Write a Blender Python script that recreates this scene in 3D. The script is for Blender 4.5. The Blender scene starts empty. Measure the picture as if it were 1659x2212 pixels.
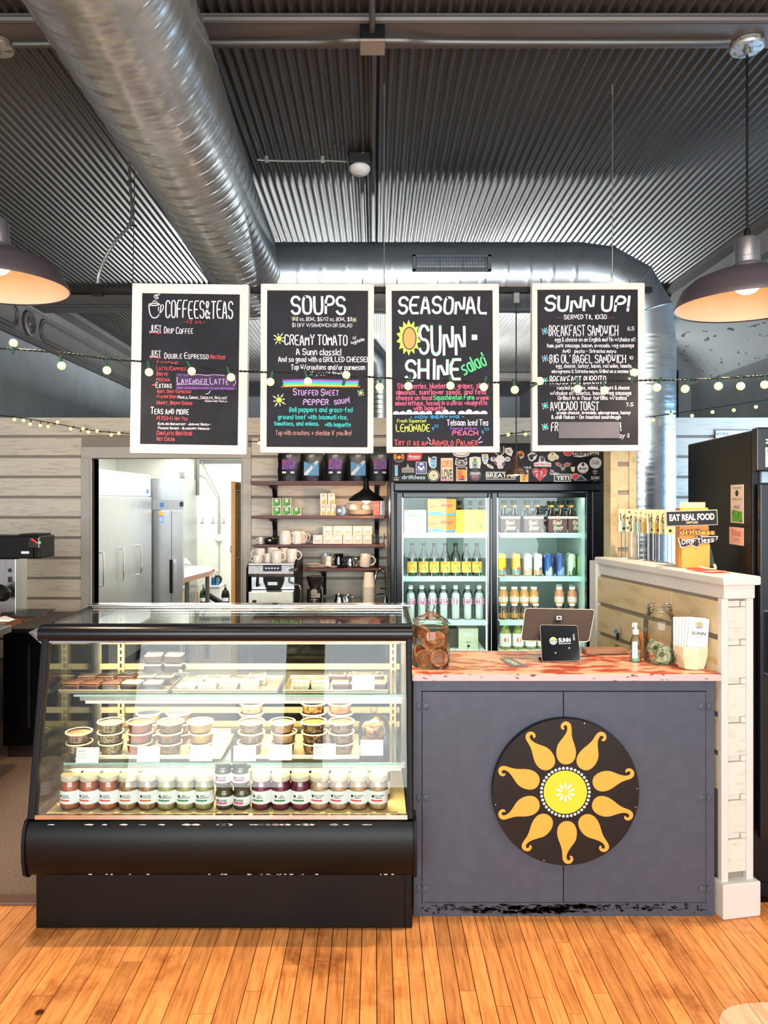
import bpy, math, random
from mathutils import Matrix, Vector
R = random.Random(7)
PI = math.pi
sc = bpy.context.scene
col = sc.collection
# ---------------------------------------------------------------- camera, world, light, exposure
CX, CY, F, EYE = 810.0, 1080.0, 1600.0, 1.62      # optical axis and focal length in pixels of the 1659x2212 frame
cam_d = bpy.data.cameras.new('camera'); cam = bpy.data.objects.new('camera', cam_d); col.objects.link(cam)
cam.location = (0, 0, EYE); cam.rotation_euler = (PI/2, 0, 0)
cam_d.sensor_fit = 'VERTICAL'; cam_d.sensor_height = 36; cam_d.sensor_width = 27
cam_d.lens = F/2212*36
cam_d.shift_x = (829.5-CX)/2212; cam_d.shift_y = (CY-1106)/2212
cam_d.clip_start = 0.05; cam_d.clip_end = 60
sc.camera = cam
w = bpy.data.worlds.new('world'); sc.world = w; w.use_nodes = True
bg = w.node_tree.nodes['Background']; bg.inputs[0].default_value = (0.82, 0.9, 1.0, 1); bg.inputs[1].default_value = 1.1
sc.view_settings.view_transform = 'Standard'; sc.view_settings.look = 'None'
sc.view_settings.gamma = 1; sc.view_settings.use_curve_mapping = False
sc.view_settings.exposure = 0.12
sc.cycles.max_bounces = 10; sc.cycles.transparent_max_bounces = 24; sc.cycles.glossy_bounces = 5
sc.cycles.diffuse_bounces = 4; sc.cycles.transmission_bounces = 8; sc.cycles.caustics_reflective = False
sc.cycles.caustics_refractive = False; sc.cycles.sample_clamp_indirect = 6

def lamp(name, kind, loc, energy, color=(1, 1, 1), size=1, sizey=None, look=None, spot=None):
    d = bpy.data.lights.new(name, kind); d.energy = energy; d.color = color
    if kind == 'AREA':
        d.shape = 'RECTANGLE' if sizey else 'SQUARE'; d.size = size
        if sizey: d.size_y = sizey
    else: d.shadow_soft_size = size
    if spot: d.spot_size = spot; d.spot_blend = 0.6
    o = bpy.data.objects.new(name, d); col.objects.link(o); o.location = loc
    if look is not None:
        o.rotation_euler = (Vector(look)-Vector(loc)).to_track_quat('-Z', 'Y').to_euler()
    return o
# daylight through the shop windows behind the camera (the panes stand in the front wall at Y=-4)
for x in (-2.1, 0.3, 2.5):
    lamp('window_daylight', 'AREA', (x, -3.95, 1.75), 165, (0.9, 0.95, 1.0), 1.9, 2.3, (x, 5, 1.6))
lamp('kitchen_ceiling_light', 'AREA', (-1.7, 7.6, 2.16), 62, (1.0, 0.98, 0.93), 1.4, 2.2, (-1.7, 7.6, 0))
lamp('rear_hall_light', 'AREA', (0.3, 8.6, 2.6), 420, (0.93, 0.97, 1.0), 3.0, 0.5, (0.3, 8.6, 5))
lamp('side_window_daylight', 'AREA', (3.1, 4.9, 1.5), 42, (0.30, 0.60, 1.0), 1.3, 1.6, (1.6, 5.0, 1.5))
lamp('dining_ceiling_light', 'AREA', (0.0, 1.3, 3.2), 60, (1.0, 0.80, 0.58), 3.2, 1.0, (0.0, 1.7, 0))
lamp('staff_track_light', 'AREA', (-0.2, 3.9, 2.6), 14, (1.0, 0.86, 0.7), 1.6, 0.3, (-0.2, 5.2, 0.9))

# ---------------------------------------------------------------- helpers
def lin(h):
    if isinstance(h, str):
        h = h.lstrip('#'); c = [int(h[i:i+2], 16)/255 for i in (0, 2, 4)]
    else: c = h
    return tuple(((v/12.92) if v <= 0.04045 else ((v+0.055)/1.055)**2.4) for v in c)+(1,)
_M = {}
def mat(name, c='#808080', rough=0.5, metal=0.0, var=0.06, scale=30, bump=0.0, emit=0, emc=None, spec=0.5, trans=0, rnd=0, stretch=None, c2=None, lo=0.45, hi=0.6, coat=0, ior=1.45, detail=4):
    """a procedural principled material: colour broken up by noise; c2 = second colour where the noise is high"""
    if name in _M: return _M[name]
    m = bpy.data.materials.new(name); m.use_nodes = True; N = m.node_tree.nodes; L = m.node_tree.links
    b = N['Principled BSDF']; b.inputs['Roughness'].default_value = rough; b.inputs['Metallic'].default_value = metal
    b.inputs['Specular IOR Level'].default_value = spec; b.inputs['IOR'].default_value = ior
    b.inputs['Coat Weight'].default_value = coat; b.inputs['Transmission Weight'].default_value = trans
    tc = N.new('ShaderNodeTexCoord'); mp = N.new('ShaderNodeMapping'); L.new(tc.outputs['Object'], mp.inputs[0])
    mp.inputs['Scale'].default_value = stretch or (1, 1, 1)
    nz = N.new('ShaderNodeTexNoise'); nz.inputs['Scale'].default_value = scale; nz.inputs['Detail'].default_value = detail
    L.new(mp.outputs[0], nz.inputs['Vector'])
    a = lin(c); cr = N.new('ShaderNodeValToRGB'); L.new(nz.outputs[0], cr.inputs[0])
    if c2:
        cr.color_ramp.elements[0].position = lo; cr.color_ramp.elements[1].position = hi
        cr.color_ramp.elements[0].color = a; cr.color_ramp.elements[1].color = lin(c2)
    else:
        cr.color_ramp.elements[0].position = 0.3; cr.color_ramp.elements[1].position = 0.7
        cr.color_ramp.elements[0].color = tuple(v*(1-var) for v in a[:3])+(1,)
        cr.color_ramp.elements[1].color = tuple(min(1, v*(1+var)) for v in a[:3])+(1,)
    out = cr.outputs[0]
    if rnd:
        oi = N.new('ShaderNodeObjectInfo'); hs = N.new('ShaderNodeHueSaturation'); mr = N.new('ShaderNodeMapRange')
        L.new(oi.outputs['Random'], mr.inputs[0]); mr.inputs[3].default_value = 1-rnd; mr.inputs[4].default_value = 1+rnd
        L.new(mr.outputs[0], hs.inputs['Value']); L.new(out, hs.inputs['Color']); out = hs.outputs[0]
        mr2 = N.new('ShaderNodeMath'); mr2.operation = 'MULTIPLY'; mr2.inputs[1].default_value = 37.0
        L.new(oi.outputs['Random'], mr2.inputs[0]); cb = N.new('ShaderNodeCombineXYZ'); L.new(mr2.outputs[0], cb.inputs[0]); L.new(mr2.outputs[0], cb.inputs[2])
        L.new(cb.outputs[0], mp.inputs['Location'])
    L.new(out, b.inputs['Base Color'])
    if bump:
        bp = N.new('ShaderNodeBump'); bp.inputs['Strength'].default_value = bump; bp.inputs['Distance'].default_value = 0.004
        L.new(nz.outputs[0], bp.inputs['Height']); L.new(bp.outputs[0], b.inputs['Normal'])
    if emit:
        b.inputs['Emission Color'].default_value = lin(emc or c); b.inputs['Emission Strength'].default_value = emit
    _M[name] = m; return m
def glass(name, tint='#ffffff', rough=0.0, ior=1.45, gmul=1.0):
    """thin clear glass: transparent mixed with a gloss by Fresnel"""
    if name in _M: return _M[name]
    m = bpy.data.materials.new(name); m.use_nodes = True; N = m.node_tree.nodes; L = m.node_tree.links
    N.remove(N['Principled BSDF']); o = N['Material Output']
    t = N.new('ShaderNodeBsdfTransparent'); t.inputs[0].default_value = lin(tint)
    g = N.new('ShaderNodeBsdfGlossy'); g.inputs['Roughness'].default_value = rough
    fr = N.new('ShaderNodeFresnel'); fr.inputs[0].default_value = ior
    mu = N.new('ShaderNodeMath'); mu.operation = 'MULTIPLY'; mu.inputs[1].default_value = gmul; mu.use_clamp = True
    mx = N.new('ShaderNodeMixShader'); L.new(fr.outputs[0], mu.inputs[0]); L.new(mu.outputs[0], mx.inputs[0])
    L.new(t.outputs[0], mx.inputs[1]); L.new(g.outputs[0], mx.inputs[2]); L.new(mx.outputs[0], o.inputs[0])
    _M[name] = m; return m
def P(px, py, Y): return Vector(((px-CX)*Y/F, Y, EYE-(py-CY)*Y/F))
def X(px, Y): return (px-CX)*Y/F
def Z(py, Y): return EYE-(py-CY)*Y/F

class MB:
    def __init__(s): s.v = []; s.f = []; s.mi = []; s.T = None; s.m = 0
    def add(s, vs, fs, m=None):
        b = len(s.v); T = s.T
        s.v += [tuple(T @ Vector(p)) if T is not None else tuple(p) for p in vs]
        s.f += [tuple(b+i for i in f) for f in fs]; s.mi += [s.m if m is None else m]*len(fs); return s
    def box(s, x0, x1, y0, y1, z0, z1, m=None):
        return s.add([(x0,y0,z0),(x1,y0,z0),(x1,y1,z0),(x0,y1,z0),(x0,y0,z1),(x1,y0,z1),(x1,y1,z1),(x0,y1,z1)],
                     [(0,3,2,1),(4,5,6,7),(0,1,5,4),(1,2,6,5),(2,3,7,6),(3,0,4,7)], m)
    def hexa(s, a, b, m=None):   # two quads of 4 points, a below/front and b above/back
        return s.add(list(a)+list(b), [(0,3,2,1),(4,5,6,7),(0,1,5,4),(1,2,6,5),(2,3,7,6),(3,0,4,7)], m)
    def prism(s, pts, y0, y1, m=None, ax='y'):
        n = len(pts)
        A = lambda p, d: (p[0], d, p[1]) if ax == 'y' else ((d, p[0], p[1]) if ax == 'x' else (p[0], p[1], d))
        vs = [A(p, y0) for p in pts]+[A(p, y1) for p in pts]
        fs = [tuple(range(n)), tuple(range(2*n-1, n-1, -1))]+[(i, (i+1) % n+n*0, (i+1) % n+n, i+n)[::-1] for i in range(n)]
        return s.add(vs, fs, m)
    def lathe(s, prof, n=20, c=(0,0,0), m=None, cap=True, sx=1, sy=1, a0=0):
        vs = []; fs = []
        for r, z in prof:
            for k in range(n):
                a = a0+2*PI*k/n; vs.append((c[0]+r*sx*math.cos(a), c[1]+r*sy*math.sin(a), c[2]+z))
        for i in range(len(prof)-1):
            for k in range(n):
                fs.append((i*n+k, i*n+(k+1) % n, (i+1)*n+(k+1) % n, (i+1)*n+k))
        if cap:
            if prof[0][0] > 1e-5: fs.append(tuple(range(n-1, -1, -1)))
            if prof[-1][0] > 1e-5: fs.append(tuple(range((len(prof)-1)*n, len(prof)*n)))
        return s.add(vs, fs, m)
    def tube(s, pts, r, n=8, m=None, closed=False, cap=True):
        pts = [Vector(p) for p in pts]; k = len(pts); vs = []; fs = []; up = None
        rr = r if isinstance(r, (list, tuple)) else [r]*k
        for i, p in enumerate(pts):
            if closed: t = pts[(i+1) % k]-pts[i-1]
            else: t = pts[min(i+1, k-1)]-pts[max(i-1, 0)]
            t.normalize()
            if up is None:
                up = Vector((0, 0, 1)) if abs(t.z) < 0.9 else Vector((1, 0, 0))
            u = t.cross(up); u.normalize(); w_ = u.cross(t); w_.normalize(); up = w_
            for j in range(n):
                a = 2*PI*j/n; vs.append(p+(u*math.cos(a)+w_*math.sin(a))*rr[i])
        for i in range(k if closed else k-1):
            for j in range(n):
                i2 = (i+1) % k; fs.append((i*n+j, i*n+(j+1) % n, i2*n+(j+1) % n, i2*n+j))
        if cap and not closed: fs += [tuple(range(n-1, -1, -1)), tuple(range((k-1)*n, k*n))]
        return s.add(vs, fs, m)
    def cyl(s, a, b, r, n=12, m=None, r2=None): return s.tube([a, b], [r, r if r2 is None else r2], n, m)
    def sph(s, c, r, sc3=(1,1,1), nu=12, nv=8, m=None):
        s0 = s.T; T = Matrix.Translation(c) @ Matrix.Diagonal((sc3[0]*r, sc3[1]*r, sc3[2]*r, 1))
        s.T = (s0 @ T) if s0 is not None else T
        s.lathe([(math.sin(PI*i/nv) if 0 < i < nv else 1e-6, -math.cos(PI*i/nv)) for i in range(nv+1)], nu, m=m, cap=False); s.T = s0; return s
    def quad(s, a, b, c, d, m=None): return s.add([a, b, c, d], [(0, 1, 2, 3)], m)
    def poly(s, pts, y, m=None): return s.add([(p[0], y, p[1]) for p in pts], [tuple(range(len(pts)))], m)
    def disc(s, cx, cz, r, y, n=20, m=None, rz=None):
        rz = rz or r
        return s.poly([(cx+r*math.cos(2*PI*k/n), cz+rz*math.sin(2*PI*k/n)) for k in range(n)], y, m)
    def build(s, name, mats, parent=None, smooth=35, bevel=0, seg=2, **tags):
        me = bpy.data.meshes.new(name); me.from_pydata(s.v, [], s.f)
        if not isinstance(mats, (list, tuple)): mats = [mats]
        for m in mats: me.materials.append(m)
        if len(mats) > 1: me.polygons.foreach_set('material_index', s.mi)
        if smooth:
            me.polygons.foreach_set('use_smooth', [True]*len(s.f)); me.set_sharp_from_angle(angle=math.radians(smooth))
        me.update()
        o = bpy.data.objects.new(name, me); col.objects.link(o)
        if parent is not None: o.parent = parent
        if bevel:
            b = o.modifiers.new('bevel', 'BEVEL'); b.width = bevel; b.segments = seg; b.limit_method = 'ANGLE'; b.angle_limit = math.radians(50); b.harden_normals = False
        for k, v in tags.items(): o[k] = v
        return o
def thing(name, label, cat, loc=(0,0,0), rz=0, group=None):
    o = bpy.data.objects.new(name, None); col.objects.link(o); o.empty_display_size = 0.05
    o.location = loc; o.rotation_euler = (0, 0, rz); o['label'] = label; o['category'] = cat
    if group: o['group'] = group
    return o
def tag(o, label, cat, group=None):
    o['label'] = label; o['category'] = cat
    if group: o['group'] = group
    return o
def kids(o): return [c for c in o.children]
def dup(root, loc=None, rz=None, label=None, group=None):
    def rec(o, par):
        c = o.copy(); col.objects.link(c)
        if par is not None: c.parent = par
        for ch in kids(o): rec(ch, c)
        return c
    r = rec(root, None)
    if loc is not None: r.location = loc
    if rz is not None: r.rotation_euler = (0, 0, rz)
    if label: r['label'] = label
    if group: r['group'] = group
    return r
def struct(o): o['kind'] = 'structure'; return o

# ---- printed lettering (built-in font) and hand lettering (stroke font)
_T = {}
def txt(mb, s, x, z, h, y=0, width=None, m=0, bold=0.0, align='c', shear=0, rot=0):
    """add flat lettering to mb in the local XZ plane facing -Y; x = centre (or left), z = baseline, h = cap height"""
    key = (s, bold, shear)
    if key not in _T:
        cu = bpy.data.curves.new('t', 'FONT'); cu.body = s; cu.size = 1; cu.offset = bold; cu.shear = shear; cu.resolution_u = 3
        ob = bpy.data.objects.new('t', cu); me = bpy.data.meshes.new_from_object(ob)
        _T[key] = ([tuple(v.co) for v in me.vertices], [tuple(p.vertices) for p in me.polygons])
        bpy.data.objects.remove(ob); bpy.data.meshes.remove(me); bpy.data.curves.remove(cu)
    vs, fs = _T[key]
    if not vs: return
    x0 = min(v[0] for v in vs); x1 = max(v[0] for v in vs); k = h/0.70
    kx = k if not width else width/(x1-x0)
    wd = (x1-x0)*kx; ox = x-wd/2 if align == 'c' else x
    ca, sa = math.cos(rot), math.sin(rot); out = []
    for v in vs:
        a = ox+(v[0]-x0)*kx-x; b = v[1]*k
        out.append((x+a*ca-b*sa, y, z+a*sa+b*ca))
    mb.add(out, fs, m)
_G = {}; _C = [0]
for ln in """A02 18 28 42/14 34
B02 08 28 37 36 25 05/25 34 33 22 02
C47 38 18 07 03 12 32 43
D02 08 28 46 44 22 02
E42 02 08 48/05 35
F02 08 48/05 35
G47 38 18 07 03 12 32 43 45 25
H02 08/42 48/05 45
I12 18
J48 43 32 12 03
K02 08/48 05 42
L08 02 42
M02 08 24 48 42
N02 08 42 48
O18 07 03 12 32 43 47 38 18
P02 08 38 47 46 35 05
Q18 07 03 12 32 43 47 38 18/24 42
R02 08 38 47 46 35 05/25 42
S47 38 18 07 06 15 35 44 43 32 12 03
T08 48/28 22
U08 03 12 32 43 48
V08 22 48
W08 12 26 32 48
X08 42/48 02
Y08 25 48/25 22
Z08 48 02 42
a36 16 05 03 12 22 33/36 32
b08 02 22 33 35 26 06
c35 26 16 05 03 12 22 33
d38 32 12 03 05 16 36
e04 34 35 26 16 05 03 12 32
f38 28 17 12/06 26
g36 16 05 04 13 33/36 31 20 10 01
h08 02/05 16 26 35 32
i06 02/07 08
j16 11 00/17 18
k08 02/36 04 32
l08 02
m06 02/05 16 25 22/25 36 45 42
n06 02/05 16 26 35 32
o16 05 03 12 22 33 35 26 16
p06 00/06 26 35 33 22 02
q36 30/36 16 05 03 12 32
r06 02/04 16 26
s36 16 05 14 24 33 22 02
t18 12 22/06 26
u06 03 12 22 33/36 32
v06 22 46
w06 12 25 32 46
x06 32/36 02
y06 23/46 00
z06 36 02 32
018 07 03 12 32 43 47 38 18
107 18 12
207 18 38 47 46 02 42
308 48 25 35 44 43 32 12 03
432 38 04 44
548 08 05 35 44 43 32 02
648 18 06 03 12 32 43 44 35 05
708 48 12
825 07 18 38 47 25 03 12 32 43 25
945 15 06 07 18 38 47 43 32 12
!08 04/02 03
.02 03
,12 01
-05 25
/02 38
&42 07 18 28 37 04 03 12 22 44
$47 38 18 07 06 15 35 44 43 32 12 03/29 21
'08 07
(18 06 04 12
)08 16 14 02
+04 44/26 22
:03 04/06 07
*04 05
~05 16 25 36""".split('\n'):
    _G[ln[0]] = [[(int(p[0]), int(p[1])-2) for p in st.split()] for st in ln[1:].split('/')]
def stroke(mb, pts, wd, y=0, m=0):
    """flat marker stroke in XZ with rounded ends"""
    if len(pts) > 2:
        q = [pts[0]]
        for i in range(1, len(pts)-1):
            a, b, c = pts[i-1], pts[i], pts[i+1]
            q += [(b[0]+(a[0]-b[0])*.28, b[1]+(a[1]-b[1])*.28), (b[0]+(c[0]-b[0])*.28, b[1]+(c[1]-b[1])*.28)]
        pts = q+[pts[-1]]
    n = len(pts); Lf = []; Rt = []; h = wd/2
    for i, p in enumerate(pts):
        a = pts[max(i-1, 0)]; b = pts[min(i+1, n-1)]; dx, dz = b[0]-a[0], b[1]-a[1]; d = math.hypot(dx, dz) or 1
        nx, nz = -dz/d*h, dx/d*h
        e = 0.0
        if i == 0: e = -h*.6
        if i == n-1: e = h*.6
        ex, ez = dx/d*e, dz/d*e
        Lf.append((p[0]+nx+ex, y, p[1]+nz+ez)); Rt.append((p[0]-nx+ex, y, p[1]-nz+ez))
    mb.add(Lf+Rt, [(i, i+1, n+i+1, n+i) for i in range(n-1)], m)
def hand(mb, s, x0, x1, z, h, y=0, wd=None, m=0, rot=0, smallcaps=False, slant=0.0):
    """hand lettering fitted between x0 and x1, baseline z, cap height h"""
    def cw(c):
        if c == ' ': return 2.4
        g = _G.get(c.upper() if (smallcaps or c not in _G) else c)
        return ((max(p[0] for st in g for p in st) if g else 2)*(0.78 if smallcaps and c.islower() else 1))+1.7
    tot = sum(cw(c) for c in s)-1.7; kx = (x1-x0)/max(tot, .1); kz = h/6; x = 0
    wd = wd or min(h*0.125, 0.0042); wd = min(wd, kx*1.25); ca, sa = math.cos(rot), math.sin(rot)
    for c in s:
        g = _G.get(c.upper() if (smallcaps or c not in _G) else c)
        if g and c != ' ':
            k = 0.76 if smallcaps and c.islower() else 1
            j = R.uniform(-.25, .25); sl = R.uniform(-.04, .04)+slant
            for si, st in enumerate(g):
                pts = []
                for p in st:
                    a = (x+p[0]*k+p[1]*k*sl)*kx; b = (p[1]*k+j)*kz
                    pts.append((x0+a*ca-b*sa, z+a*sa+b*ca))
                _C[0] = (_C[0]+1) % 9; stroke(mb, pts, wd*(0.85 if k < 1 else 1), y-_C[0]*3e-5, m)
        x += cw(c)
# ---------------------------------------------------------------- materials
m_plank_floor = mat('floor_wood', '#f2a560', 0.36, var=0.2, scale=9, stretch=(9, 0.8, 1), bump=0.15, rnd=0.2, c2='#c07232', lo=0.42, hi=0.78)
_n = m_plank_floor.node_tree.nodes; _l = m_plank_floor.node_tree.links; _b = _n['Principled BSDF']
_g = _n.new('ShaderNodeNewGeometry'); _z = _n.new('ShaderNodeTexNoise'); _z.inputs['Scale'].default_value = 2.6; _z.inputs['Detail'].default_value = 9; _z.inputs['Roughness'].default_value = .68
_r = _n.new('ShaderNodeValToRGB'); _r.color_ramp.elements[0].position = .53; _r.color_ramp.elements[1].position = .72; _r.color_ramp.elements[0].color = (1, 1, 1, 1); _r.color_ramp.elements[1].color = (.30, .17, .10, 1)
_m = _n.new('ShaderNodeMix'); _m.data_type = 'RGBA'; _m.blend_type = 'MULTIPLY'; _m.inputs[0].default_value = 1.0
_v = _n.new('ShaderNodeTexVoronoi'); _v.inputs['Scale'].default_value = 3.2; _k = _n.new('ShaderNodeValToRGB'); _k.color_ramp.elements[0].position = .035; _k.color_ramp.elements[1].position = .06; _k.color_ramp.elements[0].color = (.16, .07, .03, 1); _k.color_ramp.elements[1].color = (1, 1, 1, 1)
_m2 = _n.new('ShaderNodeMix'); _m2.data_type = 'RGBA'; _m2.blend_type = 'MULTIPLY'; _m2.inputs[0].default_value = 1.0
_src = _b.inputs['Base Color'].links[0].from_socket
_l.new(_g.outputs['Position'], _z.inputs['Vector']); _l.new(_z.outputs[0], _r.inputs[0]); _l.new(_src, _m.inputs[6]); _l.new(_r.outputs[0], _m.inputs[7])
_l.new(_g.outputs['Position'], _v.inputs['Vector']); _l.new(_v.outputs['Distance'], _k.inputs[0]); _l.new(_m.outputs[2], _m2.inputs[6]); _l.new(_k.outputs[0], _m2.inputs[7]); _l.new(_m2.outputs[2], _b.inputs['Base Color'])
m_sub = mat('floor_gap', '#2a140a', 0.8)
m_staff = mat('staff_floor_rubber', '#8a7364', 0.75, var=0.25, scale=90, bump=0.6)
m_ship = mat('whitewashed_pine', '#e2d6c3', 0.62, var=0.2, scale=7, stretch=(1.2, 8, 9), bump=0.2, rnd=0.06, c2='#b8a890', lo=0.5, hi=0.85, detail=8)
m_ship_dark = mat('whitewashed_pine_recess', '#9a8f82', 0.7, scale=20, stretch=(1, 6, 6))
m_casing = mat('painted_casing', '#c3bcb2', 0.5, var=0.05, scale=15)
m_ceil = mat('corrugated_steel', '#5f5e5a', 0.34, metal=0.6, var=0.12, scale=3, stretch=(4, 0.5, 1))
m_beam = mat('painted_beam', '#6a6763', 0.45, metal=0.2, scale=5)
m_grey = mat('grey_plaster', '#a6adb0', 0.6, var=0.1, scale=4, bump=0.2)
m_cove = mat('worn_plaster', '#d8dfdf', 0.55, var=0.06, scale=14, stretch=(1, .5, 1), c2='#6d7274', lo=0.63, hi=0.68, bump=0.3, detail=8)
m_white = mat('white_paint', '#eeeeea', 0.5, var=0.02)
m_kitchen = mat('kitchen_paint', '#e8eadf', 0.5, var=0.03, scale=6)
m_galv = mat('galvanised_steel', '#c4cccd', 0.27, metal=0.8, var=0.16, scale=14, stretch=(1, 1, 1), detail=8)
m_steel = mat('brushed_steel', '#b8bcc0', 0.25, metal=1.0, var=0.08, scale=8, stretch=(30, 30, 1))
m_chrome = mat('chrome', '#dfe3e6', 0.12, metal=1.0, var=0.02)
m_black = mat('black_enamel', '#060607', 0.4, var=0.2, scale=6, spec=.3)
m_blackm = mat('matt_black', '#08080a', 0.55, var=0.2, scale=20, spec=.3)
m_bluegrey = mat('black_trim', '#080b12', 0.25, var=0.1, scale=5)
m_rubber = mat('dark_rubber', '#1a1a1c', 0.6)
m_conduit = mat('conduit_grey', '#62615d', 0.4, metal=0.4)
m_wire = mat('zinc_wire', '#a9aca8', 0.35, metal=0.8)
m_cream = mat('cream_enamel', '#efe3c4', 0.4, var=0.03)
m_pane = glass('window_pane', '#f2faf7', ior=1.4, gmul=0.6)
m_wood = mat('oiled_wood', '#a0623a', 0.4, var=0.2, scale=8, stretch=(1, 8, 8), c2='#6b3b1e')
m_shelfw = mat('mahogany_shelf', '#5c261c', 0.35, var=0.25, scale=10, stretch=(1, 8, 8))
CZ = 3.45      # ceiling
# ---------------------------------------------------------------- floor
fl = struct(MB().box(-3.1, 3.2, -4.1, 3.0, -0.12, -0.012).box(1.55, 3.2, 3.0, 7.5, -0.12, -0.012).build('floor', m_sub, smooth=0))
mini = [(293, 2077), (620, 2083), (560, 2140), (997, 2140), (1085, 2173), (1145, 2154), (1290, 2145), (1205, 2036), (1240, 2189), (705, 2076), (420, 2190), (70, 2150)]
joints = [(X(a, EYE*F/(b-CY)), EYE*F/(b-CY)) for a, b in mini]
x = -2.6
while x < 2.75:
    wd = 0.0775 if x < -0.47 else 0.0545
    if x > 0.95: wd = 0.064
    ys = [R.uniform(0.3, 1.0), 2.985]
    for jx, jy in joints:
        if x <= jx < x+wd and jy < 2.9: ys.append(jy)
    if abs(x) > 1.0 and R.random() < .5: ys.append(R.uniform(1.4, 2.2))
    ys.sort()
    for a, b in zip(ys, ys[1:]):
        g = 0.0015; MB().box(x+g, x+wd-g, a+0.0012, b-0.0012, -0.02, R.uniform(-0.0012, 0.0)).build('plank', m_plank_floor, fl, smooth=0)
    MB().box(x+.0012, x+wd-.0012, -4.0, ys[0]-.0012, -0.02, 0).build('plank', m_plank_floor, fl, smooth=0)
    x += wd
struct(MB().box(-3.1, 1.55, 3.0, 7.5, -0.12, 0.0).build('floor_service', m_staff, smooth=0))
struct(MB().box(-3.1, -1.28, 2.955, 3.02, 0, 0.012).build('trim_1', mat('threshold', '#6f5140', 0.5), bevel=0.003))
struct(MB().box(-3.1, 3.2, 7.5, 13.1, -0.12, 0).build('floor_hall', m_staff, smooth=0))
# ---------------------------------------------------------------- ceiling: corrugated sheet
mb = MB(); pitch = 0.0425; n = int(5.69/pitch*8); vs = []; fs = []
for i in range(n+1):
    xx = -3.1+i*pitch/8; z = CZ+0.0085*math.cos(2*PI*i/8)
    vs += [(xx, -4.1, z), (xx, 4.0, z), (xx, 13.1, z)]
for i in range(n): fs += [(3*i, 3*i+1, 3*i+4, 3*i+3), (3*i+1, 3*i+2, 3*i+5, 3*i+4)]
mb.add(vs, fs); struct(mb.build('ceiling', m_ceil, smooth=80))
struct(MB().box(-3.2, 3.3, -4.2, 13.2, CZ+.02, CZ+.1).build('roof_slab', m_beam, smooth=0))
# cross beams hung under the sheet
for i, (ya, yb, zb) in enumerate(((2.75, 2.92, 3.40), (6.55, 6.78, 3.33), (10.6, 10.85, 3.33))):
    mb = MB().box(-3.1, 2.6, ya+.02, yb, zb, CZ-.009)
    mb.tube([(-3.1, ya+.012, zb+.012), (2.6, ya+.012, zb+.012)], .014, 8)
    struct(mb.build('beam.%03d' % i if i else 'beam', m_beam, smooth=35))
# walls
struct(MB().box(-3.2, -3.1, -4.1, 13.1, -.1, CZ+.02).build('wall_left', m_grey, smooth=0))
struct(MB().box(-3.2, 3.3, 13.1, 13.2, -.1, CZ+.02).build('wall_rear', m_grey, smooth=0))
wr = MB(); wr.box(3.2, 3.3, -4.1, 4.2, -.1, 2.78).box(3.2, 3.3, 5.5, 13.1, -.1, 2.78).box(3.2, 3.3, 4.2, 5.5, -.1, 0.8).box(3.2, 3.3, 4.2, 5.5, 2.3, 2.78)
struct(wr.build('wall_right', m_grey, smooth=0))
struct(MB().box(2.56, 3.36, 7.5, 7.6, -.1, 3.5).box(2.56, 2.66, 7.6, 13.1, -.1, 3.5).build('wall_bay_end', mat('bay_grey', '#8d9295', 0.6, var=.1, scale=6), smooth=0))
struct(MB().box(X(1456, 7.45), X(1464, 7.45), 7.43, 7.47, 0, Z(800, 7.45)).build('post_2', m_blackm, smooth=0))
# plaster cove between ceiling fascia and right wall
pr = []
for k in range(11):
    a = PI/2*k/10; pr.append((2.62+.6*math.sin(a), 2.76+.47*math.cos(a)))
out = pr+[(3.35, 2.76), (3.35, 3.5), (2.62, 3.5)]
mb = MB(); mb.prism(out, -4.1, 7.5); struct(mb.build('cove_right', m_cove, smooth=40))
# side fascia beams with flange, mouldings and pressed panels
mb = MB(); mb.prism([(2.59, 3.23), (2.66, 3.23), (2.66, CZ+.01), (2.5, CZ+.01), (2.5, 3.41), (2.56, 3.39)], -4.1, 7.5)
mb.prism([(2.56, 3.20), (2.6, 3.20), (2.6, 3.24), (2.56, 3.24)], -4.1, 7.5)
struct(mb.build('fascia_right', m_beam, smooth=30))
fx = -3.04
fa = MB(); fa.prism([(fx-.08, 3.03), (fx, 3.03), (fx, 3.31), (fx+.03, 3.37), (fx+.12, 3.40), (fx+.12, CZ), (fx-.08, CZ)], -4.1, 13.1)
for z in (3.025, 3.05, 3.30): fa.tube([(fx, -4.1, z), (fx, 13.1, z)], .010, 6)
fo = struct(fa.build('fascia_left', m_beam, smooth=30))
def oblong(y0, y1, z0, z1, r=.09):
    pts = []
    for cy, cz, a in ((y1-r, z1-r, 0), (y0+r, z1-r, 90), (y0+r, z0+r, 180), (y1-r, z0+r, 270)):
        for k in range(6):
            t = math.radians(a+k*18); pts.append((fx+.004, cy+r*math.cos(t), cz+r*math.sin(t)))
    return pts
for y0, y1 in ((4.4, 6.3), (6.72, 9.4), (9.9, 12.6)):
    MB().tube(oblong(y0, y1, 3.075, 3.27), .014, 6, closed=True).tube(oblong(y0+.035, y1-.035, 3.1, 3.245, .07), .006, 5, closed=True).build('pressed_panel', m_beam, fo)
for y in (6.5, 9.65):
    mb = MB(); mb.T = Matrix.Translation((fx, y, 3.17)) @ Matrix.Rotation(PI/2, 4, 'Y')
    mb.lathe([(.105, 0), (.11, .02), (.09, .025), (.075, .008), (.06, .012), (.045, .028), (.03, .01), (.012, .02), (0, .022)], 20)
    mb.build('medallion', m_beam, fo)
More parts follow.
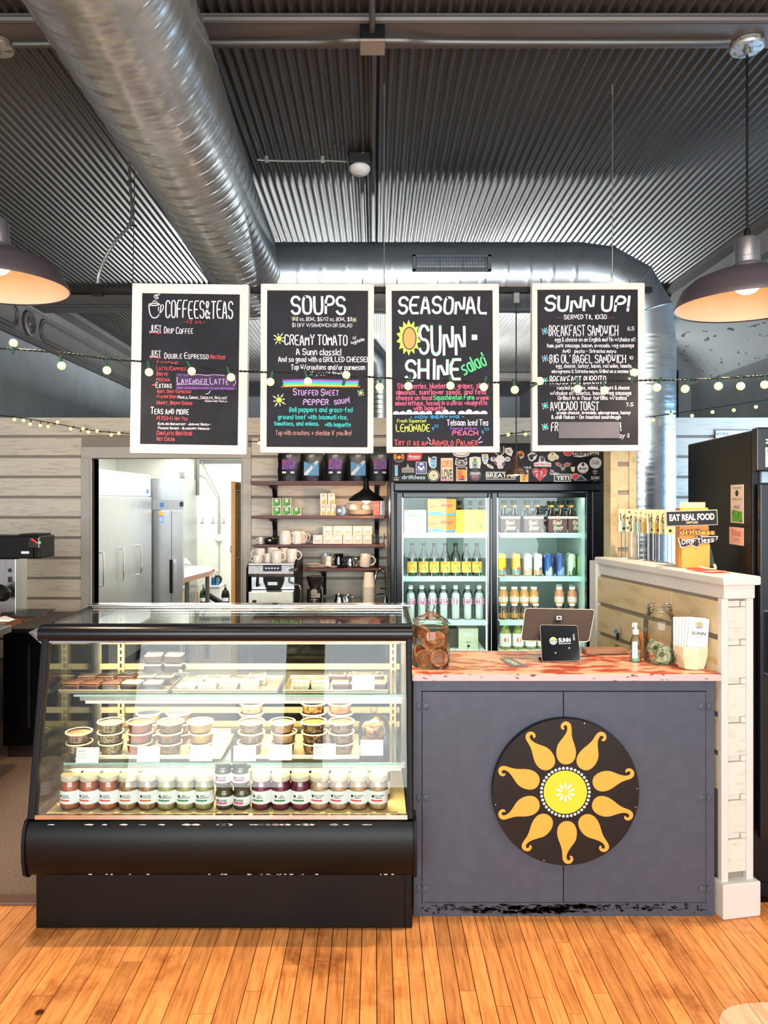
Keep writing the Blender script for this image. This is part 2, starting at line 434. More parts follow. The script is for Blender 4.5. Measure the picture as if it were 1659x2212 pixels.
# front wall behind the camera: three shop windows
fw = MB(); fw.box(-3.1, 3.2, -4.2, -4.1, -.1, .55).box(-3.1, 3.2, -4.2, -4.1, 2.95, CZ+.02)
for a, b in ((-3.1, -3.05), (-1.1, -.7), (1.3, 1.5), (3.15, 3.2)): fw.box(a, b, -4.2, -4.1, .55, 2.95)
struct(fw.build('wall_front', m_grey, smooth=0))
for i, (a, b) in enumerate(((-3.05, -1.1), (-.7, 1.3), (1.5, 3.15))):
    g = struct(MB().box(a, b, -4.16, -4.14, .55, 2.95).build('window_%d' % (i+1), m_pane, smooth=0))
    f = MB(); c = (a+b)/2
    for u in (a+.03, c, b-.03): f.box(u-.03, u+.03, -4.18, -4.1, .55, 2.95)
    for z in (.58, 2.2, 2.92): f.box(a, b, -4.18, -4.1, z-.03, z+.03)
    f.build('window_frame', m_white, g, smooth=0)
g = struct(MB().box(3.24, 3.26, 4.2, 5.5, .8, 2.3).build('window_4', m_pane, smooth=0))
MB().box(3.2, 3.28, 4.2, 4.26, .8, 2.3).box(3.2, 3.28, 5.44, 5.5, .8, 2.3).box(3.2, 3.28, 4.2, 5.5, .8, .86).box(3.2, 3.28, 4.2, 5.5, 2.24, 2.3).build('window_frame', m_white, g, smooth=0)
# ---------------------------------------------------------------- shiplap partition at Y=5.6
WY = 5.6; DX0, DX1, DZ = -2.125, -1.005, 1.935
wb = MB().box(-3.1, DX0, WY, WY+.1, 0, 2.235).box(DX1, 3.2, WY, WY+.1, 0, 2.235).box(DX0, DX1, WY, WY+.1, DZ, 2.235)
wb = struct(wb.build('wall_back', m_ship_dark, smooth=0))
def row_planks(parent, segs, y, z0, z1, th, mm, lens=(1.1, 2.3), T=None):
    for a, b in segs:
        x = a
        while x < b-.02:
            e = min(b, x+R.uniform(*lens))
            if b-e < .35: e = b
            m = MB(); m.T = T; d = R.uniform(0, .003)
            m.box(x+.001, e-.001, y-th-d, y, z0, z1).build('plank', mm, parent, smooth=0); x = e
z = 2.24; k = 0
while z > 0.55:
    z0 = z-.131
    segs = [(-3.1, -2.21), (-.93, .09), (1.4, 3.2)] if z0 < 2.02 else [(-3.1, 3.2)]
    if z < .95: segs = [(-3.1, -2.21), (1.4, 3.2)]
    row_planks(wb, segs, WY, z0, z, .02, m_ship); z -= .1525
d1 = struct(MB().box(-2.21, DX0, WY-.035, WY, 0, DZ).box(DX1, -.93, WY-.035, WY, 0, DZ).box(-2.21, -.93, WY-.035, WY, DZ, 2.02)
     .box(DX0-.012, DX0+.0, WY-.05, WY+.1, 0, DZ).box(DX1, DX1+.012, WY-.05, WY+.1, 0, DZ).build('door_1', m_casing, smooth=0, bevel=.004))
# ---------------------------------------------------------------- pony wall
PWL = 0.99; pang = math.atan2(0.172, 0.89)
PT = Matrix.Translation((1.352, 2.885, 0)) @ Matrix.Rotation(pang, 4, 'Z')     # local: +Y runs along the wall, X=0 inner face
pw = MB(); pw.T = PT; pw.box(.012, .122, .02, PWL, 0, 1.24)
pw = struct(pw.build('wall_half', m_ship_dark, smooth=0))
def pb(x0, x1, y0, y1, z0, z1, name, mm, bev=0.003):
    m = MB(); m.T = PT; return m.box(x0, x1, y0, y1, z0, z1).build(name, mm, pw, smooth=0, bevel=bev)
m_pwhite = mat('offwhite_plank', '#dcd9cd', 0.55, var=0.12, scale=8, stretch=(1.5, 8, 9), c2='#b8ab94', lo=.55, hi=.85, bump=.2, rnd=.04, detail=8)
m_ptrim = mat('offwhite_trim', '#d9dad4', 0.5, var=.03, scale=8)
m_pply = mat('clear_pine_ply', '#d6c59c', 0.5, var=0.2, scale=5, stretch=(6, 1, 5), c2='#b89f6c', lo=.5, hi=.8, bump=.2, detail=8)
pb(-.014, .150, -.03, PWL+.02, 1.288, 1.323, 'cap_board', m_ptrim, .006); pb(.0, .136, -.012, PWL, 1.235, 1.288, 'cap_moulding', m_ptrim)
pb(-.006, .024, -.006, .02, .12, 1.235, 'corner_trim', m_ptrim); pb(.104, .134, -.006, .02, .12, 1.235, 'corner_trim', m_ptrim)
pb(-.016, .148, -.03, .04, 0, .135, 'base_block', m_ptrim, .005)
z = 1.20
while z > .15:
    pb(.024, .104, .000, .02, max(z-.125, .135), z, 'end_plank', m_pwhite, .002)
    pb(.086, .104, .003, .02, z+.002, z+.0245, 'end_block', m_pwhite, 0)
    pb(.024, .084, .012, .02, z+.002, z+.0245, 'end_strip', m_pwhite, 0); z -= .1515
z = 1.222
while z > .5:
    y = .02
    for e in ((.45+R.uniform(-.15, .15)), PWL):
        pb(-.006, .012, y+.001, e-.001, z-.13, z, 'plank', m_pply, .002); y = e
    z -= .1515
pb(-.016, .12, PWL, PWL+.07, 0, 1.30, 'end_post', m_ptrim)
# framed shiplap post standing at the back end of the half wall
po = MB(); px0, px1, py = 1.255, 1.383, 3.95
po.box(px0, px1, py, py+.1, 0, 1.96)
po = struct(po.build('post_1', m_ship_dark, smooth=0))
for a, b in ((px0-.005, px0+.034), (px1-.034, px1+.005)): MB().box(a, b, py-.02, py+.1, 0, 1.97).build('corner_trim', m_pply, po, smooth=0, bevel=.002)
z = 1.95
while z > 1.1: MB().box(px0+.034, px1-.034, py-.008, py, z-.128, z).build('plank', m_pply, po, smooth=0); z -= .1515
# ---------------------------------------------------------------- generic part helper: mesh given in world coordinates under a thing
def part(mb, name, mm, root, **k):
    o = mb.build(name, mm, root, **k); o.location = -Vector(root.location); return o
def wrap(mb, r):
    mb.v = [(( r-y)*math.sin(x/r), -(r-y)*math.cos(x/r), z) for x, y, z in mb.v]; return mb
ORD = ['first', 'second', 'third', 'fourth', 'fifth', 'sixth', 'seventh', 'eighth', 'ninth', 'tenth', 'eleventh', 'twelfth', 'thirteenth', 'fourteenth', 'fifteenth', 'sixteenth', 'seventeenth', 'eighteenth']
m_ink = mat('dark_ink', '#23201f', .6); m_paper = mat('white_card', '#f2efec', .6, var=.02); m_lab = mat('white_label', '#f3f1f0', .45, var=.02)
m_clear = glass('clear_glass', '#fbfdfc', ior=1.42, gmul=.9); m_case = glass('case_glass', '#fbfffd', ior=1.35, gmul=.7); m_plastic = glass('clear_plastic', '#fbf8ee', rough=.12, ior=1.3)
m_gedge = mat('green_glass_edge', '#8fbab0', .15, var=.1)
m_tube = mat('lit_tube', '#fff1d0', .5, emit=9, emc='#ffc878')
# ================================================================ refrigerated display case
dc = thing('display_case', 'black refrigerated bakery case with sloping glass front full of jars and tubs', 'display case', (-.57, 3.1, 0), 0)
xl, xr = -1.283, .142
m_peel = mat('black_chipped', '#0d0d0f', .33, c2='#0d0d0f', scale=6)
mb = MB(); mb.box(xl, xr, 2.80, 3.46, .0, .385); part(mb, 'base', m_black, dc, bevel=.006)
mb = MB(); mb.prism([(2.785, .012), (2.785, .215), (2.79, .218), (2.80, .218), (2.80, .012)], xl+.03, xr-.03, ax='x'); part(mb, 'kick_panel', m_black, dc, smooth=0, bevel=.003)
mb = MB(); pf = [(2.80, .225), (2.755, .225), (2.728, .245), (2.716, .30), (2.714, .35), (2.722, .40), (2.742, .43), (2.80, .435)]
mb.prism(pf, xl-.0, xr+.0, ax='x'); part(mb, 'bumper', m_black, dc, smooth=50, bevel=.002)
for a in (xl-.012, xr):
    mb = MB(); mb.prism([(p[0]+(-.006 if p[0] < 2.79 else .02), p[1]+(.006 if p[1] > .3 else -.006)) for p in pf], a, a+.012, ax='x'); part(mb, 'bumper_end_cap', m_blackm, dc, smooth=40)
# chipped paint flakes along the two edges
mb = MB()
def flakes(n, y, z, xa, xb, sz):
    for _ in range(n):
        c = R.choice([R.uniform(xa, xb), R.gauss(xa+(xb-xa)*.6, .2)])
        if not xa < c < xb: continue
        l = R.uniform(.3, 1)*sz; h = R.uniform(.0015, .0045)
        mb.add([(c-l, y, z), (c-l*.4, y, z+h*.7), (c+l*.2, y, z+h), (c+l, y, z+.001), (c+l*.5, y, z-h*.8), (c-l*.5, y, z-h*.5)], [(0, 1, 2, 3, 4, 5)])
flakes(34, 2.7265, .4335-.009, xl+.04, xr-.02, .022)
for _ in range(1): flakes(26, 2.7385, .236, xl+.2, xr-.02, .008)
part(mb, 'paint_chips', mat('bare_white_chip', '#d8d2c8', .6), dc, smooth=0, kind='stuff')
# glass tank frame
B0, T0 = (2.748, .438), (2.872, 1.085)
def post(xa, xb):
    mb = MB(); mb.prism([(B0[0]-.012, B0[1]), (T0[0]-.012, T0[1]+.03), (T0[0]+.03, T0[1]+.03), (B0[0]+.03, B0[1])], xa, xb, ax='x'); part(mb, 'frame_post', m_blackm, dc, smooth=0, bevel=.005)
post(xl-.004, xl+.022); post(xr-.022, xr)
mb = MB(); mb.prism([(2.858, 1.075), (2.85, 1.092), (2.85, 1.115), (2.868, 1.132), (2.91, 1.136), (2.915, 1.075)], xl-.018, xr+.004, ax='x'); part(mb, 'top_rail', m_bluegrey, dc, smooth=50, bevel=.002)
mb = MB(); mb.box(xl+.022, xr-.022, 2.862, 2.872, 1.068, 1.08).box(xl+.022, xr-.022, 2.744, 2.76, .436, .452); part(mb, 'glass_channel', m_chrome, dc, smooth=0)
for a, b in ((xl-.018, xl+.004), (xr-.016, xr+.004)):
    part(MB().box(a, b, 2.9, 3.36, 1.118, 1.136), 'side_rail', m_blackm, dc, smooth=0, bevel=.003)
mb = MB(); mb.box(xl-.018, xr+.004, 3.35, 3.45, 1.128, 1.142); part(mb, 'rear_top_strip', m_chrome, dc, smooth=0, bevel=.003)
part(MB().cyl((xl-.02, 3.345, 1.142), (xr+.02, 3.345, 1.142), .005), 'top_hinge_rod', m_chrome, dc)
part(MB().box(xl, xr-.01, 2.915, 3.345, 1.128, 1.134), 'top_glass', m_case, dc, smooth=0)
mb = MB(); mb.prism([(B0[0]+.002, B0[1]+.005), (T0[0], T0[1]-.005), (T0[0]+.005, T0[1]-.005), (B0[0]+.007, B0[1]+.005)], xl+.02, xr-.02, ax='x'); part(mb, 'front_glass', m_case, dc, smooth=0)
for a in (xl+.002, xr-.008):
    mb = MB(); mb.prism([(2.78, .44), (2.90, 1.12), (3.44, 1.12), (3.44, .44)], a, a+.006, ax='x'); part(mb, 'side_glass', m_case, dc, smooth=0)
for x in (xl, xr-.022): part(MB().box(x, x+.022, 3.43, 3.455, .38, 1.135), 'rear_post', m_cream, dc, smooth=0, bevel=.002)
m_cream2 = mat('cream_liner', '#ffe9bd', .35, var=.02)
part(MB().box(xl+.022, xr-.022, 2.78, 3.45, .385, .40), 'deck', m_cream2, dc, smooth=0)
part(MB().prism([(2.765, .44), (2.80, .418), (3.43, .418), (3.43, .395), (2.765, .395)], xl+.022, xr-.022, ax='x'), 'deck_liner', m_cream2, dc, smooth=0)
mb = MB()
for i in range(13): a = xl+.1+i*.099; mb.box(a, a+.082, 2.845, 2.853, .418, .4195)
part(mb, 'air_slots', mat('slot_shadow', '#8d8062', .7), dc, smooth=0)
# slotted shelf standards and rear sliding doors
for x in (xl+.115, xr-.075):
    y = 3.36
    o = part(MB().box(x, x+.03, y, y+.012, .42, 1.1), 'shelf_standard', m_cream2, dc, smooth=0, bevel=.002)
    s_ = MB()
    for k in range(22): s_.box(x+.011, x+.019, y-.001, y+.001, .44+k*.03, .458+k*.03)
    q = s_.build('slots', m_ink, o, smooth=0)
for i, (a, b, y) in enumerate(((xl+.03, -.56, 3.40), (-.6, xr-.03, 3.425))):
    o = part(MB().box(a, b, y, y+.005, .42, 1.11), 'rear_sliding_door', glass('tinted_glass', '#e3e6e4', ior=1.4, gmul=.8), dc, smooth=0)
    mb = MB(); mb.box(a, a+.025, y-.004, y+.01, .42, 1.11).box(b-.025, b, y-.004, y+.01, .42, 1.11).box(a, b, y-.004, y+.01, 1.09, 1.11).box(a, b, y-.004, y+.01, .42, .44)
    mb.build('door_frame', m_blackm, o, smooth=0)
# two glass shelves on brackets with a light rail under each front edge
def shelf(y0, z, xa, xb):
    o = part(MB().box(xa, xb, y0, 3.36, z-.008, z), 'glass_shelf', m_case, dc, smooth=0)
    e = MB().box(xa, xb, y0-.001, y0+.001, z-.008, z).build('polished_edge', m_gedge, o, smooth=0)
    part(MB().box(xa+.01, xb+.02, y0+.03, y0+.07, z-.034, z-.01), 'light_rail', m_steel, dc, smooth=0, bevel=.003)
    part(MB().cyl((xa+.03, y0+.05, z-.041), (xb, y0+.05, z-.041), .007, 8), 'light_tube', m_tube, dc)
    for x in (xl+.125, xr-.065):
        mb = MB(); mb.prism([(y0+.05, z-.012), (3.36, z-.012), (3.36, z-.06)], x, x+.008, ax='x'); part(mb, 'shelf_bracket', m_cream2, dc, smooth=0)
shelf(2.945, .846, xl+.085, xr-.035); shelf(2.885, .596, xl+.07, xr-.04)
part(MB().cyl((xl+.05, 2.905, 1.085), (xr-.05, 2.905, 1.085), .009, 10), 'light_tube', m_tube, dc)
for z_, y_ in ((1.07, 2.93), (.80, 3.0), (.55, 2.94)):
    lamp('display_case_tube_light', 'AREA', (-.57, y_, z_), 13, (1, .68, .30), 1.25, .03, (-.57, y_+.12, z_-1))
mb = MB(); txt(mb, 'FEDERAL', X(845, 2.75), Z(1762, 2.76), .006, y=2.745, bold=.02); part(mb, 'maker_lettering', m_ink, dc, smooth=0)
for z_, y_ in ((.862, 3.37), (.975, 3.38), (.60, 3.37), (.66, 3.385)):
    part(MB().box(xl+.03, xr-.03, y_, y_+.012, z_-.014, z_+.012), 'rear_ledge', m_cream2, dc, smooth=0, bevel=.002)
# ---- jars of ferments on the deck
m_lid = mat('jar_lid', '#c9c2b0', .35, var=.05); m_blid = mat('black_lid', '#3a3230', .3)
def jar(kind, name1, name2, fill, band, h=.130, r=.0375, lidm=None, fill2=None):
    t = thing('ferment_jar', '', 'jar')
    m1 = mat('fill_'+kind, fill, .25, var=.3, scale=70, c2=fill2, lo=.4, hi=.7, coat=.6)
    MB().lathe([(r*.86, 0), (r*.97, .006), (r, .014), (r, h*.68), (r*.93, h*.76), (r*.84, h*.81), (r*.84, h*.86)], 20).build('contents', m1, t)
    g = MB().lathe([(r*.88, -.001), (r*1.03, .008), (r*1.05, .016), (r*1.05, h*.69), (r*.96, h*.78), (r*.9, h*.84), (r*.9, h*.9)], 20, cap=False).build('glass_jar', m_clear, t)
    MB().lathe([(r*.98, h*.85), (r*1.0, h*.86), (r*1.0, h*.985), (r*.97, h), (0, h)], 20).build('lid', lidm or m_lid, t)
    rl = r*1.07; mb = MB()
    n = 14; a0 = 2.6; z0, z1 = h*.2, h*.58
    mb.add([(rl*math.sin(-a0+2*a0*i/n), -rl*math.cos(-a0+2*a0*i/n), z) for i in range(n+1) for z in (z0, z1)], [(2*i, 2*i+2, 2*i+3, 2*i+1) for i in range(n)])
    lb = mb.build('paper_label', m_lab, t)
    mb = MB(); txt(mb, name1, .004, h*.435, .0048, bold=.02); txt(mb, name2, .004, h*.375, .0052, bold=.02)
    mb.disc(-.019, h*.43, .0055, 0, 14)
    hh = h*.285
    for k in range(6): mb.add([(-.026+.0075*k, 0, hh), (-.0188+.0075*k, 0, hh), (-.0188+.0075*k, 0, hh+.0062), (-.026+.0075*k, 0, hh+.0062)], [(0, 1, 2, 3)], 1)
    for v in range(14): pass
    txt(mb, 'organic ferments', .0, h*.225, .0022)
    wrap(mb, rl+.0006).build('label_print', [m_ink, mat('band_'+kind, band, .5)], lb, smooth=0)
    return t
K = {'gc': jar('gc', 'GINGER', 'CARROTS', '#c85a32', '#d8473f', fill2='#e0895a'),
     'cu': jar('cu', 'BOK AKE', 'CURTIDO', '#a86a35', '#c4673a', fill2='#d8b98a'),
     'sk': jar('sk', 'SIMPLY', 'SAUERKRAUT', '#b9a866', '#2f7a4e', fill2='#dfd3a0'),
     'lj': jar('lj', 'JALAPENO', 'LEATHER', '#4d4324', '#cf2f86', h=.088, r=.033, lidm=m_blid, fill2='#77683a'),
     'rk': jar('rk', 'RED', 'KIMCHI', '#6e1236', '#2f6a3c', fill2='#9c2a52'),
     'ok': jar('ok', 'SWEET ONION', 'KIMCHI', '#d59a6a', '#d8404f', fill2='#eac7a0')}
KN = {'gc': 'orange ginger carrot jar', 'cu': 'brown curtido jar', 'sk': 'pale sauerkraut jar', 'lj': 'short black-lidded jar', 'rk': 'purple red kimchi jar', 'ok': 'peach onion kimchi jar'}
first = {}; DZ0 = .418
def put(kind, x, y, z, label, rz, group):
    o = K[kind]
    if kind in first: o = dup(o)
    first[kind] = 1; o.location = (x, y, z); o.rotation_euler = (0, 0, rz); o['label'] = label; o['group'] = group
    for c in o.children: pass
Yf = 2.90
row = [('gc', 153), ('gc', 194), ('gc', 236), ('cu', 278), ('cu', 320), ('sk', 361), ('sk', 402), ('sk', 441), ('lj', 485), ('lj', 523), ('rk', 565), ('rk', 607), ('rk', 649), ('ok', 690), ('ok', 732), ('ok', 774), ('ok', 816)]
for i, (k_, px) in enumerate(row):
    lab = '%s, %s from the left in the front row' % (KN[k_], ORD[i])
    put(k_, X(px, Yf), Yf, DZ0, lab, R.uniform(-.25, .1), 'ferment jars in the front row of the case')
    if k_ == 'lj': put(k_, X(px-3, Yf), Yf, DZ0+.0885, 'short black-lidded jar stacked on top, %s of two' % ('left' if px < 500 else 'right'), R.uniform(-.2, .1), 'ferment jars in the front row of the case')
for ri, (yy, pxs) in enumerate(((2.985, [158, 202, 244, 284, 336, 372, 413, 452, 497, 565, 607, 649, 692, 736, 777, 822]), (3.07, [178, 222, 262, 306, 340, 380, 420, 458, 590, 638, 680, 724, 770, 812]))):
    ks = 'gc gc cu cu cu sk sk sk ok rk rk rk ok ok ok ok'.split()
    for i, px in enumerate(pxs):
        k_ = ks[min(i, len(ks)-1)]
        put(k_, X(px, yy), yy, DZ0, '%s, %s from the left in the %s row' % (KN[k_], ORD[i], ('second', 'third')[ri]), R.uniform(-.5, .5), 'ferment jars in the back rows of the case')
# ---- deli tubs on the middle shelf
m_rim = mat('frosted_plastic', '#f4ecd2', .35, var=.03)
def tub(kind, c, c2, h=.041, r=.052):
    t = thing('deli_tub', '', 'tub')
    mm = mat('salad_'+kind, c, .55, scale=110, c2=c2, lo=.42, hi=.6, bump=.5)
    MB().lathe([(r*.78, .002), (r*.9, h*.8), (r*.7, h*.84), (0, h*.86)], 18).build('salad', mm, t)
    MB().lathe([(r*.8, 0), (r*.94, h*.92)], 20, cap=False).build('cup', m_plastic, t)
    MB().lathe([(r*.95, h*.86), (r*1.02, h*.87), (r*1.02, h*.98), (r*.98, h), (r*.9, h*.96)], 22, cap=False).build('rim', m_rim, t)
    MB().lathe([(r*.9, h*.955), (0, h*.955)], 20, cap=False).build('lid', m_plastic, t)
    return t
TU = {'slaw': tub('slaw', '#c9b49c', '#8f5560'), 'chick': tub('chick', '#d6c3a4', '#87705c'), 'tom': tub('tom', '#d98a56', '#a64a2c'), 'pasta': tub('pasta', '#d59158', '#5f6a35'), 'egg': tub('egg', '#e8cf86', '#e0b457'), 'tuna': tub('tuna', '#cdb592', '#8b6a4b'), 'ham': tub('ham', '#e2c7a2', '#d08a66'), 'bean': tub('bean', '#c7a06e', '#4a2a2a')}
TN = {'slaw': 'pink slaw', 'chick': 'grey chicken salad', 'tom': 'tomato salad', 'pasta': 'pasta salad', 'egg': 'yellow egg salad', 'tuna': 'brown tuna salad', 'ham': 'pale ham salad', 'bean': 'dark bean salad'}
usedt = set()
def putt(k_, x, y, z, label):
    o = TU[k_]
    if k_ in usedt: o = dup(o)
    usedt.add(k_); o.location = (x, y, z); o.rotation_euler = (0, 0, R.uniform(0, 6)); o['label'] = label; o['group'] = 'deli tubs on the middle glass shelf'
LV = ['bottom', 'second', 'third', 'top']
SZ = .608
for rn, yy, lst in (('front', 2.985, [(172, 'slaw', 2), (240, 'chick', 3), (302, 'tom', 3), (367, 'pasta', 3), (434, 'egg', 3), (541, 'tuna', 3), (612, 'ham', 3), (680, 'bean', 3), (739, 'bean', 3)]),
                    ('back', 3.11, [(322, 'egg', 3), (388, 'pasta', 3), (545, 'chick', 4), (676, 'bean', 4), (736, 'tom', 4)])):
    for i, (px, k_, n) in enumerate(lst):
        for lv in range(n):
            nm = 'topmost' if lv == n-1 else LV[lv]
            putt(k_, X(px+R.uniform(-2, 2), yy), yy, SZ+lv*.0412, '%s tub, %s of the %s stack in the %s row' % (TN[k_], nm, ORD[i], rn))
m_tray = mat('tray_plastic', '#fbf1d8', .35)
def tray(xa, xb, ya, yb, z, label, mm, name='serving_tray', cat='tray'):
    t = thing(name, label, cat, ((xa+xb)/2, (ya+yb)/2, z)); w_, d_ = (xb-xa)/2, (yb-ya)/2
    mb = MB(); mb.box(-w_, w_, -d_, d_, 0, .003); mb.build('pan', mm, t, smooth=0, bevel=.0015)
    mb = MB(); q = [(-w_, -d_, .012), (w_, -d_, .012), (w_, d_, .012), (-w_, d_, .012)]
    mb.tube(q, .004, 6, closed=True); mb.build('rim', mm, t)
    mb = MB()
    for a, b in zip(q, q[1:]+q[:1]): mb.quad((a[0]*.985, a[1]*.97, .002), (b[0]*.985, b[1]*.97, .002), b, a)
    mb.build('wall', mm, t, smooth=0)
for a, b, l in ((200, 478, 'white tray under the left salad tubs'), (505, 776, 'white tray under the right salad tubs')):
    tray(X(a, 2.93), X(b, 2.93), 2.925, 3.19, .597, l, m_tray)
# ---- trays and wrapped bars on the upper shelf
m_alu = mat('sheet_pan', '#cfc6b2', .3, metal=.8)
tray(X(128, 2.96), X(362, 2.96), 2.955, 3.2, .848, 'metal tray of wrapped brownies at left on the upper shelf', m_alu)
tray(X(372, 2.96), X(598, 2.96), 2.96, 3.2, .848, 'metal tray of flat wrapped bars in the middle of the upper shelf', m_alu)
tray(X(612, 2.96), X(838, 2.96), 2.955, 3.2, .848, 'metal tray of berry bars at right on the upper shelf', m_alu)
m_wrapf = glass('cling_film', '#f6f1ea', rough=.18, ior=1.6, gmul=1.0)
def bar(kind, c, top, w_=.072, d_=.06, h=.034):
    t = thing('wrapped_bar', '', 'baked bar')
    mb = MB(); mb.box(-w_/2, w_/2, -d_/2, d_/2, 0, h*.8); mb.build('cake', mat('cake_'+kind, c, .8, scale=90, var=.35, bump=.8), t, bevel=.005)
    mb = MB(); mb.box(-w_*.49, w_*.49, -d_*.49, d_*.49, h*.8, h); mb.build('topping', mat('top_'+kind, top, .5, scale=60, var=.15, bump=.6), t, bevel=.004)
    mb = MB(); n = 7
    for j in range(n+1):
        for i in range(n+1):
            u, v = i/n*2-1, j/n*2-1; e = max(abs(u), abs(v))
            mb.v.append((u*w_*.57, v*d_*.57, (h*1.12 if e < .9 else .004)+R.uniform(-.0025, .0025)))
    mb.f = [(j*(n+1)+i, j*(n+1)+i+1, (j+1)*(n+1)+i+1, (j+1)*(n+1)+i) for j in range(n) for i in range(n)]; mb.mi = [0]*len(mb.f)
    mb.build('film', m_wrapf, t, smooth=30)
    return t
BK = {'brownie': bar('brownie', '#5a3a2c', '#6a4634'), 'choc': bar('choc', '#35231f', '#efe4da'), 'white': bar('white', '#e7dccb', '#f6f0e6', h=.026), 'blond': bar('blond', '#d9c39a', '#f0e2c4', h=.04), 'berry': bar('berry', '#4a2233', '#d9c3b0')}
BN = {'brownie': 'brown wrapped brownie', 'choc': 'dark wrapped bar with white icing', 'white': 'flat white wrapped bar', 'blond': 'pale blond wrapped bar', 'berry': 'dark berry wrapped bar'}
ub = set()
def putb(k_, px, yy, z, label):
    o = BK[k_]
    if k_ in ub: o = dup(o)
    ub.add(k_); o.location = (X(px, yy), yy, z); o.rotation_euler = (0, 0, R.uniform(-.15, .15)); o['label'] = label; o['group'] = 'wrapped bars on the upper glass shelf'
zz = .852
for i, (px, k_) in enumerate([(158, 'brownie'), (200, 'brownie'), (243, 'brownie'), (287, 'choc'), (332, 'choc')]): putb(k_, px, 3.0, zz, '%s, %s from left, front of left tray' % (BN[k_], ORD[i]))
for i, (px, k_) in enumerate([(190, 'brownie'), (233, 'brownie'), (276, 'brownie'), (318, 'choc'), (358, 'choc')]): putb(k_, px, 3.1, zz+.003, '%s, %s from left, rear of left tray' % (BN[k_], ORD[i]))
for i, px in enumerate((333, 378)):
    for z_ in (0, 1): putb('choc', px, 3.15, zz+.04+.04*z_, 'dark bar with white icing, %s of the %s pair raised behind' % (('lower', 'upper')[z_], ('left', 'right')[i]))
for i, (px, k_) in enumerate([(405, 'white'), (448, 'white'), (495, 'blond'), (540, 'blond')]):
    putb(k_, px, 3.0, zz, '%s, %s from left, front of middle tray' % (BN[k_], ORD[i])); putb('white' if i < 3 else 'blond', px+16, 3.1, zz, '%s, %s from left, rear of middle tray' % (BN['white' if i < 3 else 'blond'], ORD[i]))
for i, (px, k_) in enumerate([(650, 'blond'), (692, 'blond'), (735, 'berry'), (777, 'berry'), (816, 'berry')]):
    putb(k_, px, 3.0, zz, '%s, %s from left, front of right tray' % (BN[k_], ORD[i]))
    if i > 1: putb('berry', px-6, 3.09, zz+.01, 'dark berry bar, %s from the left in the rear of the right tray' % ORD[i-2])
# ---- price cards
cards = [(188, 1632, 2.875, 'left end of the middle shelf'), (320, 1630, 2.875, 'beneath the tomato salad stack'), (434, 1628, 2.875, 'beneath the yellow egg salad stack'), (528, 1628, 2.875, 'beneath the brown tuna salad stack'), (606, 1626, 2.875, 'beneath the pale ham salad stack'), (701, 1624, 2.875, 'beneath the dark bean salad stacks'), (803, 1616, 2.88, 'in front of the cookie jar inside the case'), (785, 1474, 2.938, 'on the upper shelf before the berry bars')]
for px, py, yy, l in cards:
    t = thing('price_card', 'white printed price card '+l, 'price card', (X(px, yy), yy, Z(py, yy)-.029), 0, 'price cards in the display case')
    mb = MB(); mb.T = Matrix.Rotation(-.2, 4, 'X'); mb.box(-.044, .044, -.001, 0, 0, .058); mb.build('card', m_paper, t, smooth=0)
    mb = MB(); mb.T = Matrix.Rotation(-.2, 4, 'X')
    txt(mb, 'FRESH SALAD', -.038, .043, .0032, y=-.0016, align='l', bold=.02); txt(mb, '$9', .034, .043, .0032, y=-.0016)
    for k, s in enumerate(('made here daily with', 'greens, herbs, pepper,', 'olive oil and lemon')): txt(mb, s, -.038, .034-.008*k, .0028, y=-.0016, align='l')
    mb.build('print', m_ink, t, smooth=0)
# ---- lidded glass jar builder (counter jar and the one in the case)
def glass_jar(name, label, x, y, z, r, h):
    t = thing(name, label, 'jar', (x, y, z))
    MB().lathe([(r*.7, 0), (r*.93, .003), (r, .02), (r, h*.56), (r*.97, h*.60), (r*.86, h*.63), (r*.86, h*.66)], 28, cap=False).lathe([(0, .006), (r*.9, .006)], 28, cap=False).build('jar_body', m_clear, t)
    MB().tube([(r*.88*math.cos(a*PI/14), r*.88*math.sin(a*PI/14), h*.66) for a in range(28)], .004, 6, closed=True).build('mouth_ring', m_clear, t)
    MB().lathe([(r*1.0, h*.665), (r*1.04, h*.68), (r*.98, h*.70), (r*.9, h*.71), (r*.92, h*.74), (r*.5, h*.82), (r*.2, h*.87), (r*.16, h*.9), (r*.26, h*.94), (r*.22, h*.99), (0, h)], 28, cap=False).build('lid', m_clear, t)
    return t
cj = glass_jar('cookie_jar', 'lidded clear glass jar of flat cookies on the counter by the case', X(930, 3.0), 3.0, .949, .079, .25)
t0 = None
m_ck = mat('cookie_brown', '#c98a55', .6, scale=60, c2='#a0602f', bump=.5)
spots = [(-.03, -.03, .038, 1.45, .3), (.03, -.045, .04, 1.35, .0), (-.045, 0, .05, 1.2, .9), (.0, .02, .045, .9, 2.2), (.045, .01, .06, 1.3, -.9), (-.01, -.02, .09, 1.0, .8), (.03, .02, .1, 1.1, -.4), (-.03, .03, .1, .8, 1.4), (.01, -.04, .115, .5, .2), (-.035, -.01, .135, .9, 2.6), (.02, .035, .03, 1.4, 1.6)]
